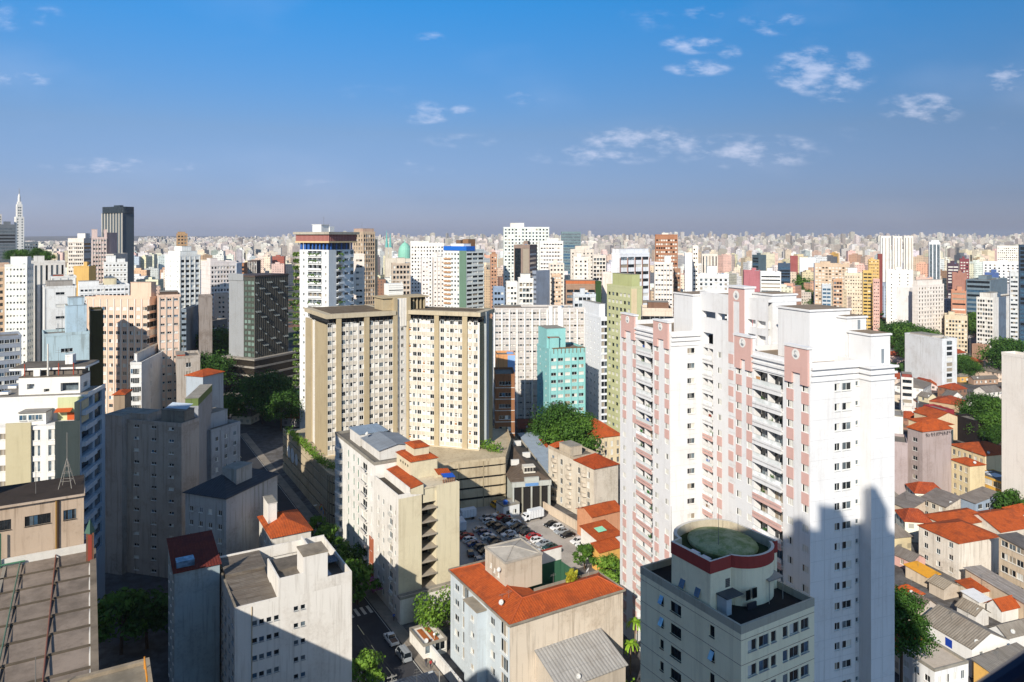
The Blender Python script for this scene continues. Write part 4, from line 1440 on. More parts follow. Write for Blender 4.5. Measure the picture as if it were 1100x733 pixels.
# ------------------------------------------------------------------ white block bottom left with stepped roof walls
def stepped_white_block():
 b = Bd.px('apartment_block', 'white block with stepped parapets and tall chimney wall, shadow lying diagonally across its front', 234, 252, 378, 123, GA, short='white stepped-parapet block')
 m = plaster('#d6d0c6', .3)
 W, D = b.W, b.D
 zt = 21.7
 s1, s2, s3 = b.sF(299), b.sF(326), b.sF(352)
 fl = [zt - 3.4 - 3.0 * i for i in range(7)]
 Fh, Lh = [], []
 for z in fl:
  for xp in (273.5, 281, 289, 297):
   c = b.sF(xp)
   Fh.append((c - .42, z, c + .42, z + .85))
  for xp in (318, 325.5):
   c = b.sF(xp)
   Fh.append((c - .4, z + .75, c + .4, z + 1.55))
  for i in range(5):
   c = D * (i + .5) / 5
   Lh.append((c - .8, z, c + .8, z + 1.3))
 Lh = [h for h in Lh if h[3] < zt]
 mb = MB()
 mb.wall((0, 0), (1, 0), (0, -1), W, 0, zt, Fh, .2)
 mb.wall((0, 0), (0, 1), (-1, 0), D, 0, zt, Lh, .2)
 mb.wall((W, 0), (0, 1), (1, 0), D, 0, zt)
 mb.wall((0, D), (1, 0), (0, 1), W, 0, zt)
 b.part(mb, 'wall', [m])
 for h in Fh:
  b.wins.append((((h[0] + h[2]) / 2, .12, h[1]), 0., round(h[2] - h[0], 2), round(h[3] - h[1], 2), rnd.choice('dddgb'), 'a', 1, True))
 for h in Lh:
  b.wins.append(((.12, (h[0] + h[2]) / 2, h[1]), -math.pi / 2, 1.6, 1.3, rnd.choice(['dd', 'wd', 'gd']), 'a', 2, True))
 conc = concrete('#6e665c', .6)
 # parapets: thin walls of different heights round a sunken roof
 q = MB()
 t = .25
 zp = zt + .5
 q.box(0, s1, 0, t, zt, zp)
 q.box(0, t, t, D, zt, zp + .1)
 q.box(t, W, D - t, D, zt, zt + 2.2)
 q.box(s1, s1 + t, 0, 9.0, zt, zt + 3.8)
 q.box(s1 + t, s2, 0, t, zt, zt + 3.7)
 q.box(s2, s3, 0, 4.5, zt, zt + 6.6)
 q.box(s3, W, 0, t, zt, zt + 2.0)
 q.box(W - t, W, t, D - t, zt, zt + 2.0)
 q.box(s3 - t, s3, 4.5, D - t, zt, zt + 3.0)
 o = b.part(q, 'parapet', [m])
 q = MB()
 q.box(s2 - .1, s3 + .1, -.1, 4.6, zt + 6.6, zt + 6.8)
 b.part(MB().box(-.06, .3, -.06, D, zp + .11, zp + .2), 'coping', [concrete('#8d8272', .7)], o)
 b.part(q, 'coping', [concrete('#8d8272', .7)], o)
 q = MB()
 cr = corrugated('#7b7267', 1, .5, .7)
 # three falls of sheet roofing stepping back
 q.quad((t, t, zt - .05), (s1, t, zt - .05), (s1, D * .33, zt + .6), (t, D * .33, zt + .6))
 q.quad((t, D * .33, zt + .1), (s1, D * .33, zt + .1), (s1, D * .62, zt + .9), (t, D * .62, zt + .9))
 q.quad((t, D * .62, zt + 1.4), (s1 + .3, D * .62, zt + 1.4), (s1 + .3, D - t, zt + 1.9), (t, D - t, zt + 1.9))
 q.quad((t, D * .62, zt), (s1, D * .62, zt), (s1, D * .62, zt + 1.4), (t, D * .62, zt + 1.4))
 q.box(s1 + t, s3 - t, 4.5, 9.5, zt, zt + 3.2, 1)
 q.box(s1 + t, s2, t, 4.5, zt, zt + 2.7, 1)
 q.box(s3, W - t, t, D - t, zt, zt + .12, 1)
 b.part(q, 'roof', [cr, conc])
 q = MB()
 q.box(s3 + .3, W - .5, 6.5, 9.5, zt + 1.5, zt + 1.62)
 q.box(s3 + .3, W - .5, 9.4, 9.5, zt + .12, zt + 1.5)
 q.box(s3 + .4, s3 + 1.6, 3.0, 5.8, zt + .12, zt + .9, 1)
 b.part(q, 'roof_shed', [corrugated('#5f6a76', 0, .4), plain('#8f9aa5', .5)])
 q = MB()
 q.box(b.sF(270.5) - .05, b.sF(270.5) + .05, -.12, -.02, 0, zt)
 b.part(q, 'drainpipe', [plain('#a88d5c', .6)])
 b.top = zt + 6.6
 b.finish()
stepped_white_block()
# ------------------------------------------------------------------ cream gable-ended block and art-deco block on the street
def cream_block():
 b = Bd.px('apartment_block', 'cream block with orange roof strip, open dark balcony slot and stacked red-roofed tank tower', 402, 428, 493.5, 161, GA, short='cream balcony-slot block')
 cream = plaster('#cbbf9e', .22)
 white = plaster('#d8d2c8', .35)
 W, D = b.W, b.D
 zt = 27.2
 sa, sb = b.sF(453), b.sF(469)
 fl = [zt - 4.6 - 3.0 * i for i in range(8)]
 Lh = [(c - w / 2, z, c + w / 2, z + h) for z in fl for c, w, h in ((2.0, 1.0, 1.2), (4.6, 2.0, 1.5), (9.5, 1.2, 1.4), (12.8, 1.2, 1.4)) if z > .5]
 mb = MB()
 mb.wall((0, 0), (0, 1), (-1, 0), D, 0, zt - .4, Lh, .22, 1)
 mb.wall((0, 0), (1, 0), (0, -1), sa, 0, zt - .3)
 mb.quad((sa, 0, 0), (sa, 4.5, 0), (sa, 4.5, zt + .5), (sa, 0, zt + .5))
 mb.quad((sa, 4.5, 0), (sb, 4.5, 0), (sb, 4.5, zt), (sa, 4.5, zt))
 mb.quad((sb, 4.5, 0), (sb, 0, 0), (sb, 0, zt), (sb, 4.5, zt))
 mb.wall((sb, 0), (1, 0), (0, -1), W - sb, 0, 28.4)
 mb.wall((W, 0), (0, 1), (1, 0), D, 0, 25.0)
 mb.wall((0, D), (1, 0), (0, 1), W, 0, zt - 1)
 mb.poly([(sb, 0, 28.4), (W * .93, 0, 28.4), (W * .93, 0, 28.41)])
 b.part(mb, 'wall', [cream, white])
 for h in Lh:
  b.wins.append(((.15, (h[0] + h[2]) / 2, h[1]), -math.pi / 2, round(h[2] - h[0], 2), round(h[3] - h[1], 2), rnd.choice(['dw', 'cd', 'gd', 'wd']), 'w', 2, True))
 # slot balconies
 for i in range(8):
  z = zt - 3.6 - 3.0 * i
  if z < 1:
   continue
  q = MB()
  q.box(sa - .05, sb + .02, -.3, 4.45, z - .18, z)
  q.box(sa + .02, sb - .02, -.26, -.18, z, z + .22)
  o = b.part(q, 'balcony', [concrete('#9c9283', .5)])
  q = MB()
  q.box(sa + .3, sb - .3, 4.36, 4.47, z + .02, z + 2.1)
  b.part(q, 'balcony_door', [glass('#15110e', .4, .2)], o)
 # roofs: front terrace trough, orange strip, cream back slab, tower with two stacked roofs
 q = MB()
 q.box(0, .22, 0, D, zt - .4, zt + .5)
 q.box(.22, sa, 0, .22, zt - .3, zt + .6)
 q.box(2.6, 2.85, .22, D, zt - .4, zt + 1.7)
 q.quad((.22, .22, zt - .35), (2.6, .22, zt - .35), (2.6, D, zt - .35), (.22, D, zt - .35), 1)
 b.part(q, 'parapet', [white, concrete('#4a443d', .6)])
 q = MB()
 q.quad((2.85, .0, zt + 1.5), (6.0, .0, zt + 2.1), (6.0, D, zt + 2.1), (2.85, D, zt + 1.5))
 q.quad((6.0, 0, zt + 1.9), (2.85, 0, zt + 1.3), (2.85, D, zt + 1.3), (6.0, D, zt + 1.9))
 q.poly([(2.85, -.01, zt + .3), (6.0, -.01, zt - .3), (6.0, -.01, zt + 2.0), (2.85, -.01, zt + 1.4)], 1)
 b.part(q, 'roof', [tiles('#b95626', 1), cream])
 q = MB()
 q.box(6.0, W - .3, .4, D, 24.8, 28.0)
 q.box(6.0, W - .1, .22, D + .1, 28.0, 28.25, 1)
 b.part(q, 'terrace', [cream, plaster('#c5b698', .3)])
 tx0, tx1, ty0, ty1 = 5.8, 12.6, 7.0, 16.0
 q = MB()
 q.wall((tx0, ty0), (0, 1), (-1, 0), ty1 - ty0, 28.26, 32.4, [(1.5 + i * 1.5, 30.6, 2.6 + i * 1.5, 31.3) for i in range(4)], .2, 0, [1])
 q.wall((tx0, ty0), (1, 0), (0, -1), tx1 - tx0, 28.26, 32.4)
 q.wall((tx1, ty0), (0, 1), (1, 0), ty1 - ty0, 28.26, 32.4)
 q.wall((tx0, ty1), (1, 0), (0, 1), tx1 - tx0, 28.26, 32.4)
 o = b.part(q, 'tank_tower', [cream, PANES['o']()])
 q = MB()
 def frustum(x0, x1, y0, y1, z, h, f):
  mx, my = (x0 + x1) / 2, (y0 + y1) / 2
  lo = [(x0, y0, z), (x1, y0, z), (x1, y1, z), (x0, y1, z)]
  hi = [(mx + (x - mx) * f, my + (y - my) * f, z + h) for x, y, _ in lo]
  for i in range(4):
   j = (i + 1) % 4
   q.quad(lo[i], lo[j], hi[j], hi[i])
  q.poly(hi)
  q.poly(lo[::-1])
 frustum(tx0 - .3, tx1 + .3, ty0 - .3, ty1 + .3, 32.4, .7, .72)
 q.box(tx0 + 1.6, tx1 - 1.4, ty0 + 1.8, ty1 - 1.8, 32.9, 34.9, 1)
 frustum(tx0 + 1.3, tx1 - 1.1, ty0 + 1.5, ty1 - 1.5, 34.9, .6, .5)
 b.part(q, 'tank_tower_roof', [tiles('#b95626', 0), cream], o)
 # little red lean-to roofs and a blue awning on the terrace
 q = MB()
 q.quad((11.0, 3.0, 29.6), (14.6, 3.0, 29.2), (14.6, 5.5, 30.0), (11.0, 5.5, 30.4))
 q.box(11.2, 14.4, 5.3, 5.5, 28.26, 29.9, 1)
 b.part(q, 'lean_to_roof', [tiles('#b95626', 0), cream])
 q = MB()
 q.quad((11.6, 1.2, 29.4), (14.6, 1.2, 29.1), (14.6, 2.9, 29.6), (11.6, 2.9, 29.9))
 for x in (11.7, 14.5):
  q.tube((x, 1.3, 28.26), (x, 1.3, 29.3), .04, n=5)
 b.part(q, 'awning', [plain('#1f4fa8', .6)])
 q = MB()
 for k in range(6):
  x = 11.4 + k * .55
  q.lathe([(.14, 28.27), (.2, 28.7), (.26, 28.95), (.05, 29.1)], x, .95, 8)
 b.part(q, 'flower_pots', [plain('#7a5a46', .8)])
 # service boxes hung on the street wall
 for z in fl[:7]:
  q = MB()
  q.box(-.55, -.02, 4.0, 5.3, z - .75, z - .1)
  b.part(q, 'air_conditioner', [plain('#b9b6ae', .6)])
 b.top = 35
 b.finish()
 a = Bd('apartment_block', 'white art-deco block with rounded street balconies, green shutters and grey roof sheds', *(pq(59.5, 151.85 + b.D + .2)), GA, 13.5, 32.0, short='white art-deco block')
 a.xr = (359, 402)
 zt = 30.0
 hl = []
 for i in range(9):
  z = zt - 3.0 - 3.05 * i
  for c, w in ((2.0, 1.0), (7.0, 3.6), (12.5, .9), (16.0, .9), (20.5, .9), (27.5, 2.2)):
   if z > .6:
    hl.append((c - w / 2, z, c + w / 2, z + 1.7))
 a.walls(plaster('#dcd8d0', .25), zt, (), hl, variants='ddgcw', frame='w', depth=.25)
 for i in range(9):
  z = zt - 3.3 - 3.05 * i
  if z < 1:
   continue
  q = MB()
  pts = [(0, 0)] + [(-1.3 * math.sin(R(t)) ** .6, 2.0 - 2.0 * math.cos(R(t))) for t in range(15, 180, 15)] + [(0, 4.0)]
  pts = [(x, 25.5 + y) for x, y in pts]
  q.prism(pts, z - .15, z + .85)
  a.part(q, 'balcony', [plaster('#cfcac2', .3)])
  q = MB()
  q.box(-.9, -.01, 4.8, 9.2, z + .1, z + .25)
  q.box(-.9, -.8, 4.8, 9.2, z + .25, z + .95)
  a.part(q, 'balcony', [plaster('#cfcac2', .3)])
  for c in (12.5, 16.0, 20.5):
   q = MB()
   q.box(-.05, -.005, c - .85, c - .47, z + .3, z + 2.0)
   a.part(q, 'shutter', [plain('#3f7565', .6)])
 a.flat_roof(zt, ph=.7)
 g = corrugated('#8b9299', 1, .5, .3)
 q = MB()
 q.box(2.4, 12.0, 3, 16, zt + .06, zt + 2.4, 1)
 q.quad((2.0, 2.6, zt + 2.45), (7, 2.6, zt + 3.5), (7, 16.4, zt + 3.5), (2.0, 16.4, zt + 2.45))
 q.quad((7, 2.6, zt + 3.5), (12.4, 2.6, zt + 2.45), (12.4, 16.4, zt + 2.45), (7, 16.4, zt + 3.5))
 q.poly([(2.4, 3, zt + 2.4), (12, 3, zt + 2.4), (7, 3, zt + 3.45)], 1)
 a.part(q, 'roof_shed', [g, plaster('#cfcac2', .3)])
 q = MB()
 q.box(2.0, 9.5, 17, 25, zt + .06, zt + 3.2, 1)
 q.box(1.7, 9.8, 16.7, 25.3, zt + 3.2, zt + 3.35, 0)
 a.part(q, 'roof_shed', [corrugated('#8fa0b0', 0, .5, .2), plaster('#cfcac2', .3)])
 q = MB()
 q.box(-.05, -.005, .4, 3.6, 0, 12.0)
 a.part(q, 'orange_wall_panel', [plaster('#a85a36', .3)])
 a.dish(3.2, 14.5, zt + 3.0, .5, 3.4)
 a.top = zt + 3.5
 a.finish()
cream_block()
# ------------------------------------------------------------------ beige V-shaped tower on its curved podium (centre)
def v_tower():
 cream, beige = plaster('#d8d1c5', .18), plaster('#aa9875', .2)
 dark = PANES['o']()
 a1 = GA
 X0, Y0 = (352 - CX) / F * 235, 235.0
 b = Bd('apartment_tower', 'large cream V-shaped slab tower with full-height beige piers and a dark attic slot', X0, Y0, a1, 24.4, 13.0, short='beige V-shaped tower')
 b.xr = (329, 530)
 zb, zt = 14.0, 60.0
 za, zs = 56.6, 58.6           # attic slot between
 FH = 2.83
 W = b.W
 D = b.sL(329.5)
 fl = [zb + 1.2 + FH * i for i in range(15)]
 # positions of everything on the two fronts, in this tower's own frame
 ca, sa = math.cos(R(-18 - GA)), math.sin(R(-18 - GA))
 hinge = b.sF(424)
 hx0, hy0 = hinge + 4.9, 1.0       # start of the right wing in local coordinates
 # right wing frame: origin (hx0,hy0), direction (ca,sa)
 W2, D2 = 26.6, 13.0
 def r2(s_, d_):                   # along the right wing's front, depth behind it
  return (hx0 + ca * s_ - sa * d_, hy0 + sa * s_ + ca * d_)
 n2 = (sa, -ca)
 k_cols1 = [354.5, 358.3, 368.8, 373.3, 376.5, 381, 388.4, 398.8, 404.5, 409.5, 415, 419.8]
 c1 = [b.sF(x) for x in k_cols1]
 big1 = [1, 0, 1, 0, 1, 0, 1, 1, 0, 1, 0, 1]
 piers1 = [(b.sF(361), b.sF(366.3)), (b.sF(391), b.sF(396.3)), (b.sF(422), b.sF(426.5))]
 h1 = []
 for z in fl:
  for c, g in zip(c1, big1):
   if g:
    h1.append((c - .72, z + .8, c + .72, z + 2.2))
   else:
    h1.append((c - .5, z + 1.75, c + .5, z + 2.2))
 p2 = [(10.4, 12.1), (20.6, 22.4)]
 c2 = [(1.2, 0), (2.9, 1), (4.6, 1), (6.4, 0), (8.0, 0), (9.4, 1), (13.1, 1), (15.2, 0), (16.7, 1), (18.2, 0), (19.6, 1), (23.2, 0), (25.2, 1)]
 h2 = []
 for z in fl:
  for c, g in c2:
   if g:
    h2.append((c - .7, z + .8, c + .7, z + 2.2))
   else:
    h2.append((c - .48, z + 1.75, c + .48, z + 2.15))
 hl = [(D * .62 - .35, z + .9, D * .62 + .35, z + 2.0) for z in fl]
 mb = MB()
 mb.wall((0, 0), (1, 0), (0, -1), hinge, zb, za, h1, .2)
 mb.wall((0, 0), (0, 1), (-1, 0), D, zb, za, hl, .2)
 mb.quad((0, D, zb), (hinge, D, zb), (hinge, D, za), (0, D, za))
 o2 = r2(0, 0)
 mb.wall(o2, (ca, sa), n2, W2, zb, za, h2, .2)
 e0, e1 = r2(W2, 0), r2(W2, D2)
 mb.quad((*e0, zb), (*e1, zb), (*e1, za), (*e0, za), 1)
 f1 = r2(0, D2)
 mb.quad((*e1, zb), (*f1, zb), (*f1, za), (*e1, za))
 # hinge strip
 ch = [(z_ + .0) for z_ in fl]
 hs = [(.5, z + .9, 1.5, z + 2.1) for z in fl] + [(2.6, z + 1.0, 3.7, z + 2.2) for z in fl]
 dx, dy = o2[0] - hinge, o2[1]
 L = math.hypot(dx, dy)
 mb.wall((hinge, 0), (dx / L, dy / L), (dy / L, -dx / L), L, zb, za, hs, .2)
 # thin ribs between the window columns, panels joints
 for i in range(len(c1) - 1):
  x = (c1[i] + c1[i + 1]) / 2
  if not any(p[0] - .3 < x < p[1] + .3 for p in piers1):
   mb.box(x - .09, x + .09, -.16, -.004, zb + .8, za - .05)
 for i in range(len(c2) - 1):
  x = (c2[i][0] + c2[i + 1][0]) / 2
  if not any(p[0] - .3 < x < p[1] + .3 for p in p2):
   mb.prism([r2(x - .09, -.004), r2(x - .09, -.16), r2(x + .09, -.16), r2(x + .09, -.004)], zb + .8, za - .05)
 # grey-brown infill panels under each window
 for z in fl:
  for c, g_ in zip(c1, big1):
   mb.box(c - .8, c + .8, -.05, -.004, z - .5, z + .7, 2)
  for c, g_ in c2:
   mb.prism([r2(c - .75, -.004), r2(c - .75, -.05), r2(c + .75, -.05), r2(c + .75, -.004)], z - .5, z + .7, 2)
 b.part(mb, 'wall', [cream, plaster('#8d8463', .2), plaster('#c3b8a5', .3)])
 for h in h1:
  g = h[3] - h[1] > 1
  b.wins.append((((h[0] + h[2]) / 2, .14, h[1]), 0., round(h[2] - h[0], 2), round(h[3] - h[1], 2), rnd.choice(['dd', 'dd', 'dg', 'gw', 'od', 'gg', 'dw']) if g else 'o', 'w', 2 if g else 1, g))
 for h in h2:
  g = h[3] - h[1] > 1
  x, y = r2((h[0] + h[2]) / 2, .14)
  b.wins.append(((x, y, h[1]), math.atan2(sa, ca), round(h[2] - h[0], 2), round(h[3] - h[1], 2), rnd.choice(['dd', 'dd', 'dg', 'gw', 'od', 'wg', 'dw']) if g else rnd.choice('oc'), 'w', 2 if g else 1, g))
 for h in hs:
  c = (h[0] + h[2]) / 2
  x, y = hinge + dx / L * c - dy / L * .14, dy / L * c + dx / L * .14
  b.wins.append(((x, y, h[1]), math.atan2(dy, dx), round(h[2] - h[0], 2), round(h[3] - h[1], 2), rnd.choice(['dw', 'dd', 'gw']), 'w', 2, True))
 for h in hl:
  b.wins.append(((.14, (h[0] + h[2]) / 2, h[1]), -math.pi / 2, .7, 1.1, 'd', 'w', 1, True))
 # piers
 for x0, x1 in piers1:
  q = MB()
  q.box(x0, x1, -.55, -.003, zb + .5, zs)
  b.part(q, 'pier', [beige])
 for x0, x1 in p2 + [(.0, .9)]:
  q = MB()
  q.prism([r2(x0, -.003), r2(x0, -.55), r2(x1, -.55), r2(x1, -.003)], zb + .5, zs)
  b.part(q, 'pier', [beige])
 for y0, y1 in ((0, D * .52), (D * .7, D)):
  q = MB()
  q.box(-.5, -.003, y0, y1, zb, za)
  b.part(q, 'pier', [beige])
 # air conditioners under the windows
 for z in fl:
  for c, g in c2:
   if not g and rnd.random() < .35:
    q = MB()
    x, y = r2(c, 0)
    q.prism([r2(c - .3, -.004), r2(c - .3, -.4), r2(c + .3, -.4), r2(c + .3, -.004)], z + 1.2, z + 1.65)
    b.part(q, 'air_conditioner', [plain(rnd.choice(['#a8703a', '#a39a8a', '#8b8378']), .6)])
 # open attic storey: dark set-back walls with posts, then the beige roof slab
 q = MB()
 q.box(.8, hinge, 1.0, D - .8, za, zs)
 q.prism([r2(0, 1.0), r2(W2 - .8, 1.0), r2(W2 - .8, D2 - .8), r2(0, D2 - .8)], za, zs)
 for i in range(16):
  x = hinge * (i + .3) / 16
  q.box(x, x + .12, .2, .4, za, zs, 1)
  q.prism([r2(W2 * (i + .4) / 16, .4), r2(W2 * (i + .4) / 16, .2), r2(W2 * (i + .4) / 16 + .12, .2), r2(W2 * (i + .4) / 16 + .12, .4)], za, zs, 1)
 b.part(q, 'attic_storey', [glass('#0d0f10', .35, .3), plain('#3a3026', .6)])
 q = MB()
 q.prism([(-.7, -.75), (hinge + .2, -.75), (hinge + .2, D + .5), (-.7, D + .5)], zs, zt)
 q.prism([r2(-.2, -.75), r2(W2 + .6, -.75), r2(W2 + .6, D2 + .5), r2(-.2, D2 + .5)], zs, zt - .01)
 b.part(q, 'roof_slab', [plaster('#b3a487', .25)])
 q = MB()
 q.box(1.5, hinge - 2, 1.5, D - 1.5, zt, zt + .08)
 q.prism([r2(2, 1.5), r2(W2 - 2, 1.5), r2(W2 - 2, D2 - 2), r2(2, D2 - 2)], zt - .01, zt + .07)
 b.part(q, 'roof_deck', [concrete('#6b5d4b', .6)])
 # grey stair shaft on the end wall
 q = MB()
 q.prism([r2(W2 + .003, 4.2), r2(W2 + .9, 4.2), r2(W2 + .9, 6.6), r2(W2 + .003, 6.6)], zb, zt - .2)
 b.part(q, 'stair_shaft', [plaster('#9aa0a0', .25)])
 # central lift core and louvred tank on top
 q = MB()
 q.box(hinge - 3.6, hinge + 1.4, 1.6, 10, zt + .1, 64.2)
 q.prism([(hinge - .3, -.3), (hinge + .9, -.3), (hinge + .9, 1.6), (hinge - .3, 1.6)], za, 64.2)
 q.prism([(o2[0] - .4, o2[1] - 1.0), (o2[0] + .9, o2[1] - 1.0), (o2[0] + .9, o2[1] + 2), (o2[0] - .4, o2[1] + 2)], za, 64.2)
 q.box(hinge - 4.2, hinge + 13.2, 1.0, 11, 64.2, 64.55)
 for i in range(5):
  q.box(hinge + 6.2 + i * 1.35, hinge + 6.6 + i * 1.35, 2.0, 10, zt + .1, 64.2)
 o = b.part(q, 'lift_core', [beige])
 q = MB()
 q.box(hinge + .95, o2[0] - .45, .4, 8, za - 2, 64.15)
 for i in range(3):
  q.box(hinge + 1.3 + i * 1.1, hinge + 1.45 + i * 1.1, .3, .395, za - 2, 64.1)
 b.part(q, 'core_panel', [cream], o)
 q = MB()
 q.box(hinge + 5.5, hinge + 12.6, 3.0, 9, zt + .1, 64.1)
 b.part(q, 'core_glazing', [glass('#2c2e25', .3, .4)], o)
 q = MB()
 q.box(hinge + 1.0, hinge + 6.4, 8.5, 13, 64.6, 68.6)
 for i in range(5):
  q.box(hinge + .9, hinge + 6.5, 8.38, 8.495, 65.0 + i * .75, 65.35 + i * .75, 0)
 q.box(hinge + 1.1, hinge + 6.3, 8.42, 8.49, 66.2, 66.5, 1)
 b.part(q, 'tank_house', [plaster('#d9d7d0', .1), plain('#3a3a38', .6)])
 # plinth ramp band at the foot
 q = MB()
 q.prism([(-.7, -1.2), (hinge, -1.2), (hinge, -.56), (-.7, -.56)], zb - .6, zb + .55)
 q.prism([r2(0, -.56), r2(0, -1.3), r2(W2 + .3, -1.3), r2(W2 + .3, -.56)], zb - .9, zb + .5)
 q.box(-.52, -.002, -1.2, D, zb - 2.5, zb - .02)
 b.part(q, 'plinth', [plaster('#cdbb98', .2)])
 b.top = 68
 b.finish()
 # podium: car-park storeys behind banded concrete, rounded at the street corner
 pb = Bd('podium', 'beige concrete car-park podium with dark horizontal slots curving round the street corner', 0, 0, 0, 1, 1, short='curved beige podium')
 pb.xr = (307, 545)
 base = [pq(61.5, 272), pq(61.5, 222)]
 cx_, cy_ = 69.5, 214.0
 for t in range(0, 91, 10):
  base.append(pq(cx_ - 8 * math.cos(R(t)), cy_ - 8 * math.sin(R(t))))
 base += [pq(92, 205.6), P(543, 494, 231.5)[:2], P(549, 480, 252)[:2], P(545, 470, 268)[:2], pq(100, 268)]
 q = MB()
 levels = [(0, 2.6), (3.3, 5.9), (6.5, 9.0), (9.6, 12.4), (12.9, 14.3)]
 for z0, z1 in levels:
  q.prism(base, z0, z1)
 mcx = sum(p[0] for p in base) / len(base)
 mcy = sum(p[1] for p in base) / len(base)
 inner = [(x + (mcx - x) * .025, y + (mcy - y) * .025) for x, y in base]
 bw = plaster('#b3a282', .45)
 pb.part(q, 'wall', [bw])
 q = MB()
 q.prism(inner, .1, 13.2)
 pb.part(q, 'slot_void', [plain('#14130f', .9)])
 q = MB()
 for i in range(2, len(base) - 4):
  (x0, y0), (x1, y1) = base[i], base[i + 1]
  L = math.hypot(x1 - x0, y1 - y0)
  for s_ in ([.0] if L < 8 else [k * 8 / L for k in range(int(L / 8) + 1)]):
   x, y = x0 + (x1 - x0) * s_, y0 + (y1 - y0) * s_
   q.box(x - .12, x + .12, y - .16, y - .02, .1, 14.35)
 pb.part(q, 'joint_rib', [plaster('#8f8064', .4)])
 # kerb round the planted deck
 q = MB()
 n = len(base)
 for i in range(n - 1):
  (x0, y0), (x1, y1) = base[i], base[i + 1]
  dx, dy = x1 - x0, y1 - y0
  L = math.hypot(dx, dy)
  nx, ny = -dy / L * .3, dx / L * .3
  q.prism([(x0, y0), (x1, y1), (x1 + nx, y1 + ny), (x0 + nx, y0 + ny)], 14.3, 15.0)
 pb.part(q, 'parapet', [bw])
 # pale round wall decoration in the shaded street wall
 q = MB()
 for cq, rr in ((262.5, 2.2), (257.0, 2.6), (251.5, 2.0)):
  pts = []
  for i in range(12):
   t = 2 * math.pi * i / 12
   X_, Y_ = pq(61.4, cq + rr * math.cos(t))
   pts.append((X_, Y_, 9.0 + rr * math.sin(t)))
  q.poly(pts)
 pb.part(q, 'wall_roundels', [plain('#c3cbcf', .7)])
 q = MB()
 for k, c_ in enumerate(('#b84a3a', '#c9a23c', '#4f9a55', '#3f77b5', '#6a4f9e')):
  pass
 cols = ['#b84a3a', '#c9a23c', '#4f9a55', '#3f77b5', '#6a4f9e']
 for k in range(5):
  r0, r1 = 3.2 - k * .45, 3.2 - (k + 1) * .45
  for i in range(12):
   t0, t1 = math.pi * i / 12, math.pi * (i + 1) / 12
   pp = []
   for r_, t in ((r0, t0), (r0, t1), (r1, t1), (r1, t0)):
    X_, Y_ = pq(61.2 + .0, 219 + r_ * math.cos(t))
    pp.append((X_, Y_, 1.6 + r_ * math.sin(t) * .75))
   q.quad(*pp, k)
 pb.part(q, 'rainbow_arch', [plain(c_, .6) for c_ in cols])
 pb.top = 15
 pb.root.location = (mcx, mcy, 0)
 for ch_ in bpy.data.objects:
  if ch_.parent == pb.root:
   ch_.location = (-mcx, -mcy, 0)
v_tower()
